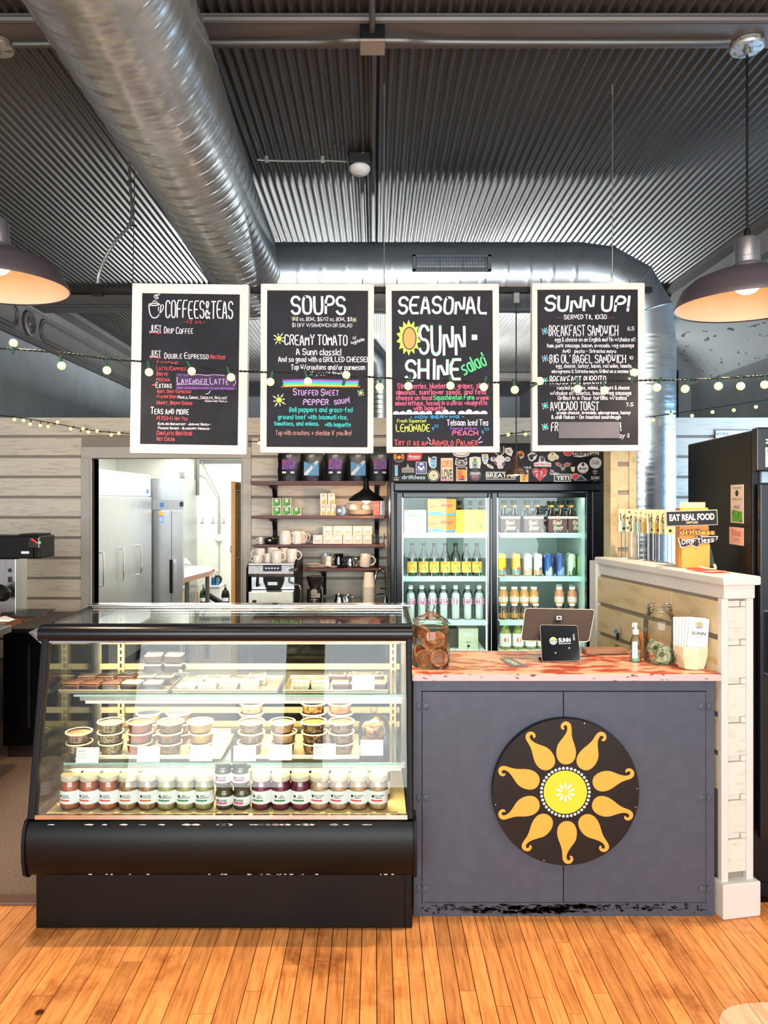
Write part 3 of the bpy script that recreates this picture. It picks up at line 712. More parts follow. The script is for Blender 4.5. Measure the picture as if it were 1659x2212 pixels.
for i, (dx, dy, dz, tx, tz) in enumerate(spots):
    if t0 is None:
        t0 = thing('cookie', '', 'cookie'); MB().lathe([(.032, 0), (.035, .003), (.035, .008), (.031, .011), (0, .0115)], 18).build('biscuit', m_ck, t0)
        MB().lathe([(.026, .0118), (.024, .0128), (0, .0128)], 16).build('caramel_face', mat('caramel', '#9a5a2c', .4, scale=80, var=.3, bump=.6), t0); o = t0
    else: o = dup(t0)
    o.location = (X(930, 3.0)+dx, 3.0+dy, .949+dz); o.rotation_euler = (tx, 0, tz); o['label'] = 'round caramel cookie in the counter jar, '+['lower left front, standing', 'lower right front, face outward', 'left side at the bottom', 'middle of the lowest layer', 'right side on edge', 'centre of the second layer', 'right of the second layer', 'left of the second layer', 'upper front', 'topmost at left', 'right rear at the bottom'][i]; o['group'] = 'cookies in the counter jar'
cj2 = glass_jar('cookie_jar', 'lidded glass jar of oat cookies at the right end of the middle shelf', X(808, 3.03), 3.03, .6, .064, .172)
m_oat = mat('oat_cookie', '#c38a45', .7, scale=50, c2='#5e3416', bump=.8); o1 = None
for i in range(12):
    a = i*2.4; q = .036 if i % 4 else .01; xx, yy, z_ = X(808, 3.03)+q*math.cos(a), 3.03+q*math.sin(a), .625+i*.0075
    if o1 is None:
        o1 = MB().sph((0, 0, 0), .019, (1, 1, .62), 10, 6).build('oat_cookie', m_oat); o = o1
    else: o = o1.copy(); col.objects.link(o)
    o.location = (xx, yy, z_); o.rotation_euler = (a, i, 0); tag(o, 'small oat cookie piled inside the jar in the case', 'cookie', 'oat cookies in the case jar')
# ================================================================ counter
ct = thing('counter_cabinet', 'dark grey painted two-door counter cabinet with sun disc on its front', 'cabinet', (.74, 3.08, 0))
m_cg = mat('slate_paint', '#474d5b', .42, var=.07, scale=18, c2='#4b515f', bump=.15, detail=8); m_cgd = mat('slate_gap', '#121318', .7)
c0, c1, cy = .150, 1.322, 2.885
part(MB().box(c0, c1, cy+.012, 3.27, 0, .922), 'carcass', m_cgd, ct, smooth=0)
mb = MB(); mb.box(c0, c0+.032, cy, cy+.012, 0, .922).box(c1-.032, c1, cy, cy+.012, 0, .922).box(c0+.032, c1-.032, cy, cy+.012, .876, .922).box(c0+.032, c1-.032, cy, cy+.012, 0, .05)
part(mb, 'face_frame', m_cg, ct, smooth=0, bevel=.001)
part(MB().box(c0, c0+.012, cy+.013, 3.27, 0, .92).box(c1-.012, c1+.001, cy+.013, 3.27, 0, .92), 'side_panels', m_cg, ct, smooth=0)
xm = .7335
for a, b, nm in ((c0+.034, xm-.0015, 0), (xm+.0015, c1-.034, 1)):
    d = part(MB().box(a, b, cy-.002, cy+.011, .053, .873), 'door', m_cg, ct, smooth=0, bevel=.0015)
    hx = a if nm == 0 else b; sg = 1 if nm == 0 else -1
    for py in (1527, 1724, 1920):
        z_ = Z(py, cy); mb = MB()
        for s2, xx in ((sg, hx+sg*.016), (-sg, hx-sg*.014)):
            mb.T = Matrix.Translation((xx, cy-.0035, z_)) @ Matrix.Rotation(PI/2, 4, 'X'); mb.lathe([(.0145, 0), (.0145, .0016), (.012, .0026), (0, .0026)], 8, sx=1 if s2 == sg else .7, a0=PI/8)
            for q in (-.007, .007): mb.lathe([(.0022, .0026), (.0016, .0038), (0, .004)], 8, c=(0, q, 0))
        mb.T = None; mb.cyl((hx, cy-.005, z_-.014), (hx, cy-.005, z_+.014), .0022, 6)
        mb.build('hinge', m_cg, d, smooth=30)
mb = MB()
for _ in range(420):
    u = R.gauss(.45, .23) if R.random() < .8 else R.random()
    if not 0 < u < 1: continue
    xx = c0+.01+u*(c1-c0-.02); l = R.uniform(.002, .018)*(1.3 if .1 < u < .6 else .6); zz_ = .023+R.gauss(0, .009)+(.004 if u < .5 else .012); h = R.uniform(.0015, .006)
    if not .004 < zz_ < .046: continue
    mb.add([(xx-l, cy-.0006, zz_), (xx-l*.5, cy-.0006, zz_+h), (xx+l*.3, cy-.0006, zz_+h*.7), (xx+l, cy-.0006, zz_+h*.2), (xx+l*.4, cy-.0006, zz_-h), (xx-l*.6, cy-.0006, zz_-h*.6)], [(0, 1, 2, 3, 4, 5)])
part(mb, 'scuff_marks', mat('scuffed_black', '#09090a', .6), ct, smooth=0, kind='stuff')
# countertop
cto = thing('countertop', 'worn red painted wooden counter top with whitish front edge', 'countertop', (.74, 3.08, .922))
m_top = mat('worn_red_paint', '#b4452a', .3, scale=7, stretch=(1.2, 3.2, 1), c2='#dfb294', lo=.46, hi=.53, bump=.25, detail=12)
N = m_top.node_tree.nodes; L = m_top.node_tree.links
nz = [n for n in N if n.type == 'TEX_NOISE'][0]; nz.inputs['Roughness'].default_value = .62
part(MB().box(.146, 1.338, 2.868, 3.30, .924, .948), 'top_board', m_top, cto, smooth=0, bevel=.002)
part(MB().box(.144, 1.339, 2.858, 2.867, .921, .946), 'front_edge', mat('whitish_edge', '#cdb6b4', .5, scale=25, c2='#7a4a40', lo=.62, hi=.66, stretch=(1, 1, 3)), cto, smooth=0, bevel=.0015)
# ---- sun disc
dz, dx, dy, DR = .494, .7355, 2.853, .2835
sd = thing('sun_sign', 'round black sign painted with an orange and yellow sun', 'sign', (dx, dy+.02, dz-DR))
mb = MB(); mb.T = Matrix.Translation((dx, dy+.026, dz)) @ Matrix.Rotation(PI/2, 4, 'X'); mb.lathe([(DR-.001, 0), (DR, .001), (DR, .022), (DR-.001, .024), (0, .024)], 96)
part(mb, 'board', mat('gloss_black', '#070708', .28, var=.1), sd, smooth=30)
y = dy+.0018
def bez(p0, p1, p2, p3, n=8): return [tuple((1-t)**3*a+3*(1-t)**2*t*b+3*(1-t)*t*t*c+t**3*d for a, b, c, d in zip(p0, p1, p2, p3)) for t in [i/n for i in range(n)]]
# petal outline, pointing up, unit = disc radius; bottom at .385, curl top at .97
pc = 0.0
out = bez((0, .385), (.085, .385), (.137, .45), (.137, .54))+bez((.137, .54), (.137, .64), (.085, .70), (.078, .80), 8)+bez((.078, .80), (.075, .87), (.082, .90), (.064, .93), 6)+bez((.064, .93), (.045, .975), (-.03, .985), (-.062, .93), 8)+bez((-.062, .93), (-.078, .895), (-.066, .86), (-.035, .857), 6)
out += bez((-.035, .857), (-.015, .857), (-.018, .885), (-.032, .885), 5)+bez((-.032, .885), (-.035, .92), (.0, .935), (.018, .90), 6)+bez((.018, .90), (.036, .83), (-.03, .76), (-.085, .69), 8)+bez((-.085, .69), (-.16, .60), (-.15, .385), (0, .385), 10)
mirr = [1, -1, -1, 1, -1, 1, -1, 1, -1, -1]
angs = [90, 57.5, 17, -20, -55, -88, -126, -161, 161, 122]
flip = [1, -1, 1, -1, -1, 1, 1, -1, 1, -1]
m_pet = mat('orange_paint', '#f3ab48', .4, var=.02)
for a, fl_ in zip(angs, flip):
    t_ = math.radians(a-90); ca, sa = math.cos(t_), math.sin(t_); pts = []
    for u, v in out:
        u *= fl_; u2 = (u*ca-v*sa)*DR; v2 = (u*sa+v*ca)*DR; pts.append((dx+u2, dz-.002+v2))
    if fl_ < 0: pts = pts[::-1]
    mb = MB(); mb.prism(pts, y-.0012, y-.0002); part(mb, 'sun_ray', m_pet, sd, smooth=0)
mb = MB(); mb.T = Matrix.Translation((dx-.002, y, dz+.0)) @ Matrix.Rotation(PI/2, 4, 'X'); mb.lathe([(.0835, 0), (.0835, .0012), (0, .0012)], 48); part(mb, 'sun_centre', mat('yellow_paint', '#dfd338', .4, var=.03, scale=10), sd, smooth=30)
m_wp = mat('white_dot', '#eef0f2', .45)
for k in range(38):
    a = 2*PI*k/38; part(MB().disc(dx-.002+.0925*math.cos(a), dz+.0925*math.sin(a), .0055, y-.001, 10), 'dot', m_wp, sd, smooth=0)
mb = MB()
for k in range(10):
    a = 2*PI*k/10+PI/2; q = [(.012, -.0012), (.026, -.0045), (.034, -.0042), (.038, 0), (.034, .0042), (.026, .0045), (.012, .0012)]
    mb.poly([(dx-.002+u*math.cos(a)-v*math.sin(a), dz+u*math.sin(a)+v*math.cos(a)) for u, v in q], y-.0025)
part(mb, 'centre_drops', m_wp, sd, smooth=0)
for a in (75, 3, -12, 252, 190): part(MB().disc(dx+DR*.97*math.cos(math.radians(a)), dz+DR*.97*math.sin(math.radians(a)), .0022, y-.002, 8), 'screw', m_chrome, sd, smooth=0)
# ================================================================ chalkboard menus hanging from the track
BY = 3.2; S = BY/F
m_slate = mat('chalkboard_slate', '#17181f', .55, scale=5, c2='#252730', lo=.45, hi=.75, detail=8, var=.1, spec=.25)
m_frame = mat('cream_frame', '#efe6dc', .45, var=.03, scale=12)
INK = {c: mat('chalk_'+c, h, .6, var=.02) for c, h in dict(w='#e4e3ee', r='#e6545c', p='#a965d8', l='#c9a6ee', c='#35d2cf', k='#f0668f', g='#57e08a', y='#c9e05a', b='#45aef0', o='#f08048', s='#d0988a', d='#352145', m='#dff4d8', t='#3a3a46', v='#7a3a86', n='#f2a45c').items()}
ik = list(INK); im = [INK[c] for c in ik]; ix = {c: i for i, c in enumerate(ik)}
class Board:
    def __init__(s, x0, x1, y0, y1, rot, title, label, f=.026):
        s.cx, s.y0 = (x0+x1)/2, y0; W, H = (x1-x0)*S, (y1-y0)*S
        s.t = thing('menu_board', label, 'menu board', (X(s.cx, BY), BY, Z(y0, BY)), 0, 'chalkboard menus hung over the counter'); s.t.rotation_euler = (0, rot, 0)
        w2 = W/2
        MB().box(-w2+.02, w2-.02, -.008, .012, -H+.02, -.02).build('slate', m_slate, s.t, smooth=0)
        def rail(q):
            mb = MB(); o = q; a = [(o[i][0], 0.018, o[i][1]) for i in (0, 1, 2, 3)]; b = [(o[i][0], -.022 if i < 2 else -.010, o[i][1]) for i in (0, 1, 2, 3)]
            mb.hexa(a, b); mb.build('frame_rail', m_frame, s.t, smooth=0, bevel=.0025)
        e = .0006
        rail([(-w2, 0-e), (w2, 0-e), (w2-f, -f), (-w2+f, -f)]); rail([(-w2, -H), (w2, -H), (w2-f, -H+f), (-w2+f, -H+f)])
        rail([(-w2, 0-e*2), (-w2, -H+e*2), (-w2+f, -H+f), (-w2+f, -f)]); rail([(w2, 0-e*2), (w2, -H+e*2), (w2-f, -H+f), (w2-f, -f)])
        for sx in (-1, 1): MB().cyl((sx*(w2-.05), .012, -.02), (sx*(w2-.05), .03, .035), .0025, 6).build('hanger', m_wire, s.t)
    def q(s, a, b): return ((s.ox+a*s.k-s.cx)*S, -(s.oy+b*s.k-s.y0)*S)
    def w(s, text, a0, a1, b, h, c='w', rot=0, sc_=False, wd=None, slant=0.0, y=-.0095):
        x0, z = s.q(a0, b); x1, _ = s.q(a1, b); mb = MB()
        hand(mb, text, x0, x1, z, h*s.k*S, y=y, m=0, rot=rot, smallcaps=sc_, wd=(wd*s.k*S if wd else None), slant=slant)
        mb.build('chalk_lettering', INK[c], s.t, smooth=0)
    def line(s, pts, wd, c): 
        mb = MB(); stroke(mb, [s.q(*p) for p in pts], wd*s.k*S, -.0092); mb.build('chalk_stroke', INK[c], s.t, smooth=0)
    def blob(s, pts, c, y=-.0088): MB().poly([s.q(*p) for p in pts][::-1], y).build('chalk_shape', INK[c], s.t, smooth=0)
    def sun(s, a, b, r, R2, c='y', n=8, sp='m'):
        mb = MB(); x, z = s.q(a, b); k = s.k*S; mb.disc(x, z, r*k, -.0096, 14, 0)
        for i in range(n):
            t = 2*PI*i/n+.2; q = lambda rr, dt: (x+rr*k*math.cos(t+dt), z+rr*k*math.sin(t+dt))
            mb.poly([q(r*1.35, -.22), q(R2*(1.1 if i % 2 else .85), 0), q(r*1.35, .22)], -.0092, 1)
        mb.build('chalk_sun', [INK[c], INK[sp]], s.t, smooth=0)
b = Board(289, 539, 616, 981, .014, 'coffees', 'chalkboard menu in cream frame headed COFFEES & TEAS', .040); b.ox, b.oy, b.k = 280, 600, 540/1659
b.w('COFFEES&TEAS', 247, 688, 270, 112, wd=11)
b.line([(133, 185), (150, 178), (182, 176), (212, 182), (180, 192), (140, 190), (133, 185)], 7, 'w'); b.line([(134, 190), (138, 235), (152, 268), (175, 276), (198, 262), (212, 225), (214, 186)], 7, 'w')
b.line([(214, 186), (232, 188), (228, 220), (200, 250)], 6, 'w'); b.line([(160, 168), (175, 150), (205, 140), (170, 130), (200, 122), (208, 108)], 5, 'w'); b.line([(190, 168), (165, 158), (185, 148), (160, 128), (190, 118)], 5, 'w'); b.line([(200, 200), (196, 225)], 5, 'w')
for a in [('-12 oz.-', 368, 510, 305, 20, 'r'), ('JUST', 142, 218, 368, 46, 'w', 0, 0, 10), ('Drip Coffee', 238, 428, 374, 42, 'w', 0, 1), ('JUST', 147, 216, 532, 42, 'w', 0, 0, 9), ('Double Espresso', 243, 532, 540, 38, 'w', 0, 1), ('(Hot/Iced)', 546, 642, 540, 28, 'r', 0, 1),
          ('Americano', 192, 330, 580, 26, 'r', 0, 1), ('Latte/Cappucc', 192, 388, 618, 26, 'r', 0, 1), ('Breve', 192, 268, 655, 26, 'r', 0, 1), ('Mocha', 193, 280, 692, 26, 'r', 0, 1), ('Extras', 187, 292, 736, 34, 'w', 0, 1),
          ("Add'l Shot Espresso", 198, 420, 768, 22, 'r', 0, 1), ('Flavor Shot', 198, 325, 803, 22, 'r', 0, 1), ('(Vanilla, Caramel, Chocolate, Hazelnut)', 333, 657, 805, 20, 'w', 0, 1, 3), ('- Sugar-free Vanilla', 507, 660, 824, 12, 'w', 0, 1, 3), ('Honey, Brown Sugar', 197, 430, 845, 24, 'r', 0, 1),
          ('Teas and More', 157, 408, 908, 42, 'w', 0, 1), ('RISHI', 199, 300, 948, 24, 'r'), ('Hot Tea', 316, 400, 948, 22, 'r', 0, 1), ('*English Breakfast  *Jasmine Green *', 203, 553, 980, 15, 'w', 0, 1, 3), ('*Tumeric Ginger  * Blueberry Hibiscus *', 203, 553, 1008, 15, 'w', 0, 1, 3), ('Chai Latte (Hot/Iced)', 200, 430, 1047, 26, 'r', 0, 1), ('Hot Cocoa', 198, 318, 1085, 25, 'r', 0, 1)]: b.w(*a)
b.line([(140, 372), (180, 368), (192, 376), (218, 370)], 7, 'r'); b.line([(145, 537), (180, 532), (192, 539), (218, 535)], 6, 'r'); b.line([(163, 717), (178, 716)], 6, 'r')
b.blob([(318, 640), (725, 640), (725, 742), (318, 742)], 'd'); b.w('Try our', 330, 400, 655, 16, 'p', 0, 1); b.w('Lavender Latte', 327, 668, 706, 42, 'l', 0, 1); b.w('Add lavender flavor to any beverage', 331, 705, 741, 17, 'p', 0, 1, 3)
b.line([(325, 712), (430, 706), (540, 710)], 4, 'l'); b.line([(440, 648), (470, 642), (530, 652), (560, 642), (640, 648)], 4, 'l'); b.line([(700, 660), (722, 690), (700, 715)], 4, 'l'); b.line([(520, 772), (540, 768), (548, 748)], 4, 'w')
b = Board(565, 808, 616, 979, .004, 'soups', 'chalkboard menu in cream frame headed SOUPS'); b.ox, b.oy, b.k = 280, 600, 540/1659
for a in [('SOUPS', 1080, 1430, 243, 112, 'w', 0, 0, 22), ('8 oz. BOWL $6/12 oz. BOWL $8', 1108, 1478, 290, 24), ('$1 OFF W/SANDWICH OR SALAD', 1082, 1478, 330, 23), ('CREAMY TOMATO', 1033, 1445, 448, 64, 'w', 0, 0, 9), ('GF', 1487, 1512, 414, 18, 'w', .3), ('Vegetarian', 1476, 1566, 448, 22, 'w', .35),
          ('A Sunn classic!', 1110, 1405, 515, 40, 'w', 0, 0, 6), ('And so good with a GRILLED CHEESE!', 992, 1578, 560, 32, 'w', 0, 0, 5), ('Top W/croutons and/or parmesan', 1076, 1563, 612, 32, 'w', 0, 0, 5), ("if you'd like!", 1202, 1408, 648, 22, 'w', 0, 0, 4),
          ('Stuffed Sweet', 1092, 1390, 782, 42, 'l', 0, 1, 8), ('PEPPER', 1158, 1322, 844, 34, 'l', 0, 0, 8), ('soup!', 1364, 1462, 842, 36, 'l', .12, 1, 7), ('Bell peppers and grass-fed', 1066, 1483, 892, 30, 'c', 0, 0, 4.5), ('ground beef with basmati rice,', 990, 1452, 940, 28, 'c', 0, 0, 4.5), ('tomatoes, and onions.', 966, 1260, 982, 26, 'c', 0, 0, 4.5), ('with baguette', 1302, 1470, 988, 26, 'c', 0, 0, 4.5), ('Top with croutons + cheddar if you like!', 975, 1475, 1045, 30, 's', 0, 0, 3)]: b.w(*a)
for i, (c, dx_) in enumerate((('v', 0), ('p', 8), ('b', 2), ('c', 10), ('g', 4), ('y', 12), ('o', -6))): b.line([(1018+dx_, 681+7.5*i), (1200, 676+7.5*i), (1380, 680+7.5*i), (1525-dx_, 682+7*i)], 7, c)
b.sun(995, 408, 18, 44); b.sun(997, 815, 19, 50); b.sun(1537, 765, 10, 28); b.sun(1092, 276, 7, 20); b.sun(1493, 282, 7, 20)
b = Board(833, 1076, 616, 978, -.005, 'seasonal', 'chalkboard menu in cream frame headed SEASONAL with a painted sunflower'); b.ox, b.oy, b.k = 820, 600, 580/1659
b.w('SEASONAL', 116, 655, 222, 98, 'w', 0, 0, 20, .08)
petals = []
for i in range(28):
    t = 2*PI*i/28; rr = 1.0 if i % 2 else .72; petals.append((178+78*rr*math.cos(t), 372-112*rr*math.sin(t)))
b.blob(petals, 'y'); b.blob([(182+44*math.cos(2*PI*i/20), 376+72*math.sin(2*PI*i/20)) for i in range(20)], 't', -.0091); b.blob([(182+37*math.cos(2*PI*i/20), 376+64*math.sin(2*PI*i/20)) for i in range(20)], 'n', -.0094)
b.w('SUNN', 245, 522, 475, 170, 'g', 0, 0, 30, 0, -.0088); b.w('SHINE', 160, 492, 632, 120, 'g', 0, 0, 26, 0, -.0088); 
b.w('SUNN', 245, 522, 475, 170, 'w', 0, 0, 21, 0, -.0098); b.w('SHINE', 160, 492, 632, 120, 'w', 0, 0, 18, 0, -.0098); b.blob([(566, 355), (600, 355), (600, 388), (566, 388)], 'w'); b.w('salad', 520, 672, 604, 82, 'g', .42, 0, 14)
for a in [('Strawberries, blueberries, grapes, sliced', 108, 665, 685, 30, 'k', 0, 0, 5), ('almonds, sunflower seeds, and feta', 100, 648, 722, 28, 'k', 0, 0, 5), ('cheese on local', 100, 318, 755, 26, 'k', 0, 0, 5), ('Squashington Farm', 330, 578, 755, 28, 'g', 0, 0, 5), ('organic', 592, 670, 756, 24, 'k', 0, 0, 5),
          ('mixed lettuce, tossed in a citrus vinaigrette', 95, 658, 788, 26, 'k', 0, 0, 5), ('with baguette', 207, 400, 820, 26, 'k', 0, 0, 5), ('- NOW SERVING -', 185, 515, 869, 15, 'b', 0, 0, 4), ('Fresh Squeezed', 104, 280, 894, 20, 'y', 0, 0, 3), ('LEMONADE', 98, 303, 950, 42, 'y', 0, 0, 6), ('4', 315, 330, 945, 26, 'b'), ('50', 333, 357, 925, 16, 'b'),
          ('Telsaan Iced Tea', 412, 662, 914, 34, 'w', 0, 0, 5), ('Todays special', 430, 600, 940, 14, 'p', 0, 1, 3), ('PEACH', 443, 600, 974, 26, 'k', 0, 0, 6), ('4', 620, 638, 968, 26, 'b'), ('50', 642, 668, 945, 16, 'b'), ('Try it as an', 88, 290, 1036, 34, 'r', 0, 1, 6), ('Arnold Palmer', 320, 598, 1038, 38, 'r', 0, 1, 6)]: b.w(*a)
for a0, a1 in ((78, 320), (338, 465), (480, 660)):
    n = max(3, int((a1-a0)/40)); pts = [(a0, 845)]
    for i in range(n):
        for t in (PI, PI*.75, PI*.5, PI*.25, 0): r = (a1-a0)/n/2; pts.append((a0+r*(2*i+1)+r*math.cos(t), 836-(22 if i == n//2-(n > 3) else 12)*math.sin(t)))
    pts.append((a1, 845)); b.blob(pts[::-1], 'w')
for q in ([(292, 988), (308, 1010)], [(300, 1020), (312, 1030)], [(620, 985), (604, 1005)], [(628, 1015), (606, 1022)]): b.line(q, 6, 'l')
b = Board(1147, 1389, 614, 975, -.002, 'sunn up', 'chalkboard menu in cream frame headed SUNN UP!, beside the vertical duct'); b.ox, b.oy, b.k = 820, 600, 580/1659
b.w('SUNN UP!', 1020, 1528, 208, 88, 'w', 0, 0, 16, .1)
for a in [('SERVED TIL 10:30', 1137, 1397, 258, 26, 'w', 0, 0, 5), ('...', 1095, 1125, 252, 12, 'k'), ('...', 1408, 1440, 252, 12, 'k'), ('BREAKFAST SANDWICH', 1044, 1467, 360, 62), ('6.5', 1528, 1567, 328, 20), ('egg & cheese on an English muffin w/choice of:', 1080, 1575, 396, 24), ('ham. pork sausage. bacon. avocado. veg sausage', 1032, 1566, 432, 22), ('AND   pesto - Sriracha mayo', 1128, 1455, 466, 20),
          ("BIG OL' BAGEL SANDWICH", 1048, 1514, 527, 48), ('10', 1538, 1560, 506, 18), ('egg, cheese, turkey, bacon, red onion, tomato,', 1086, 1555, 558, 22), ('microgreens & Sriracha mayo. Grilled on a sesame bagel', 1060, 1588, 590, 20), ('BREAKFAST BURRITO', 1048, 1392, 658, 48), ('10', 1530, 1560, 637, 18), ('roasted potatoes, onions, peppers & cheese', 1093, 1537, 692, 22),
          ('w/choice of: chorizo, bacon. veg sausage', 1050, 1548, 725, 22), ('Grilled in a flour tortilla. w/salsa', 1097, 1518, 755, 22), ('AVOCADO TOAST', 1052, 1347, 819, 50), ('7.5', 1518, 1560, 795, 20), ('cream cheese, avocado, microgreens, honey', 1090, 1545, 844, 18), ('& chili flakes - On toasted sourdough', 1057, 1482, 872, 20), ('FR', 1056, 1096, 948, 52), ('!', 1485, 1490, 946, 50), ('ay :)', 1473, 1535, 990, 26)]:
    a = list(a); 
    while len(a) < 8: a.append([None]*5 + ['w', 0, 0]); a[-1] = {6: 'w'}.get(len(a), 0) if len(a) != 6 else 'w'
    b.w(*a[:5], c=a[5] if isinstance(a[5], str) else 'w', wd=a[8] if len(a) > 8 and a[8] else (5.5 if a[4] > 40 else 3.6))
for y_ in (332, 500, 640, 792, 922): b.sun(1018, y_, 11, 25, 'b' if y_ < 600 else 'c', 8, 'm')
for y_, a1 in ((368, 1470), (535, 1515), (668, 1395), (824, 1350)):
    mb = MB()
    for k in range(int((a1-1050)/18)): x_, z_ = b.q(1052+18*k, y_); mb.disc(x_, z_, .0012, -.0092, 6)
    mb.build('chalk_dots', INK['w'], b.t, smooth=0)
x0, z0 = b.q(1100, 993); x1, z1 = b.q(1475, 893)
MB().box(x0, x1, -.0125, -.0105, z0, z1).build('cover_strip', mat('grey_strip', '#54525c', .5), b.t, smooth=0, bevel=.0006)
# ================================================================ lighting track carrying the boards
tr = thing('lighting_track', 'black lighting track hung on wires above the four menu boards', 'track', (X(800, BY), BY+.05, Z(634, BY+.05)))
TY = BY+.05; tz = Z(627, TY)
part(MB().box(X(212, TY), X(1407, TY), TY-.015, TY+.015, tz-.012, tz+.012), 'rail', m_blackm, tr, smooth=0, bevel=.002)
part(MB().box(X(196, TY), X(222, TY), TY-.022, TY+.022, tz-.022, tz+.018), 'end_feed', m_blackm, tr, smooth=0, bevel=.003)
for px, ty2 in ((830, TY), (1323, TY)):
    part(MB().cyl((X(px, TY), TY, tz), (X(px, TY), TY, CZ-.008), .0022, 6).cyl((X(px, TY), TY, CZ-.05), (X(px, TY), TY, CZ-.006), .005, 6), 'hanging_wire', m_wire, tr)
part(MB().cyl((X(287, TY), TY, tz), (X(284, TY)-.18, TY+.6, CZ-.008), .0022, 6), 'hanging_wire', m_wire, tr)
pts = [P(210, 612, TY), P(214, 590, TY+.01), P(228, 556, TY+.06), P(250, 520, TY+.12), P(272, 497, TY+.2), P(282, 480, TY+.25), P(285, 450, TY+.33), P(281, 400, TY+.45), P(279, 360, TY+.55), P(278, 322, 3.86)]
def smooth_pts(p, n=5):
    out = []
    for i in range(len(p)-1):
        a = p[max(i-1, 0)]; b_ = p[i]; c = p[i+1]; d = p[min(i+2, len(p)-1)]
        for k in range(n):
            t = k/n; out.append(.5*((2*b_)+(c-a)*t+(2*a-5*b_+4*c-d)*t*t+(3*b_-a-3*c+d)*t**3))
    return out+[p[-1]]
def flex(p, r, name, mm, root, rib=.006):
    q = smooth_pts(p, 10); L_ = sum((q[i+1]-q[i]).length for i in range(len(q)-1)); n = int(L_/rib*2); res = []; d = 0; i = 0; seg = 0
    tot = 0; cum = [0]
    for i in range(len(q)-1): tot += (q[i+1]-q[i]).length; cum.append(tot)
    j = 0
    for k in range(n+1):
        t = tot*k/n
        while j < len(cum)-2 and cum[j+1] < t: j += 1
        u = (t-cum[j])/max(cum[j+1]-cum[j], 1e-9); res.append(q[j].lerp(q[j+1], min(u, 1)))
    return part(MB().tube(res, [r*(1.0 if k % 2 else .82) for k in range(n+1)], 8), name, mm, root)
flex(pts, .0075, 'flexible_conduit', m_wire, tr)
for p_ in (P(286, 487, TY+.235), P(281, 391, TY+.47)): part(MB().tube([(p_.x-.013, p_.y, p_.z), (p_.x+.02, p_.y, p_.z-.002)], .004, 6), 'cable_tie', m_blackm, tr)
# ================================================================ ducts
def spiral(mb, a, b_, r, pitch, seam=.005, rib=.0025, ribs=3, step=.012, n=48, hand_=1):
    a, b_ = Vector(a), Vector(b_); ax = (b_-a); L_ = ax.length; ax.normalize(); u = Vector((1, 0, 0)) if abs(ax.x) < .9 else Vector((0, 0, 1)); u = (u-ax*u.dot(ax)).normalized(); v = ax.cross(u)
    k = max(2, int(L_/step)); vs = []; fs = []
    for i in range(k+1):
        s_ = L_*i/k
        for j in range(n):
            th = 2*PI*j/n; ph = (s_/pitch+hand_*j/n) % 1; d = 0
            if ph < .09: d = seam*math.sin(PI*ph/.09)
            elif ribs:
                q = (ph*(ribs+1)) % 1; d = rib*max(0, math.cos((q-.5)*2*PI))**2
            rr = r+d; vs.append(a+ax*s_+(u*math.cos(th)+v*math.sin(th))*rr)
    for i in range(k):
        for j in range(n): fs.append((i*n+j, i*n+(j+1) % n, (i+1)*n+(j+1) % n, (i+1)*n+j))
    return mb.add(vs, fs)
DXm, DZm, DR_, DY = -.835, 3.085, .225, 4.9
du = thing('spiral_duct', 'large galvanised spiral duct running overhead, across and down the right side', 'duct', (DXm, DY, DZm-DR_))
part(spiral(MB(), (-.655, -2.2, DZm), (DXm, DY+.16, DZm), DR_, .094, .006, .0015, 2, .0105, 56), 'overhead_run', m_galv, du, smooth=60)
part(MB().lathe([(DR_+.004, 0), (DR_+.004, .02), (0, .02)], 32) if False else MB().tube([(DXm, DY+.16, DZm), (DXm, DY+.19, DZm)], [DR_+.004, DR_+.004], 40), 'end_cap', m_galv, du, smooth=40)
m_galvd = mat('dull_galvanised_steel', '#b4bec5', .3, metal=.8, var=.12, scale=9)
VX = X(1381, DY)
part(spiral(MB(), (DXm+.1, DY, DZm), (1.36, DY, DZm), DR_+.003, .145, .005, .001, 0, .012, 56), 'cross_run', m_galvd, du, smooth=60)
g = [(1.35, 3.085), (1.505, 3.055), (1.66, 2.965), (1.735, 2.83), (VX, 2.66)]
# gored elbow
Lk = []
cs = []
for i, (a, z_) in enumerate(((1.35, 0), (1.52, 22.5), (1.665, 50), (VX-.0, 80), (VX, 90))): pass
path = [Vector((1.35, DY, DZm)), Vector((1.50, DY, DZm-.02)), Vector((1.655, DY, DZm-.105)), Vector((VX-.012, DY, DZm-.255)), Vector((VX, DY, 2.66))]
nrm = [0, 15, 42, 72, 90]
vs = []
for p_, a in zip(path, nrm):
    t = math.radians(a); d = Vector((math.sin(t), 0, math.cos(t)))
    for j in range(40):
        th = 2*PI*j/40; vs.append(p_+(d*math.cos(th)+Vector((0, 1, 0))*math.sin(th))*(DR_+.002))
for i in range(4):
    mb = MB(); mb.add(vs[i*40:(i+2)*40], [(j, (j+1) % 40, 40+(j+1) % 40, 40+j) for j in range(40)]); part(mb, 'elbow_gore', m_galvd, du, smooth=30)
for i in (1, 2, 3):
    ring = [v_+(v_-path[i]).normalized()*.003 for v_ in vs[i*40:(i+1)*40]]
    part(MB().tube(ring, .005, 6, closed=True), 'elbow_seam', m_galv, du)
part(spiral(MB(), (VX, DY, 2.67), (VX, DY, 0.02), DR_+.002, .098, .0035, .0014, 1, .009, 48, -1), 'riser', m_galv, du, smooth=60)
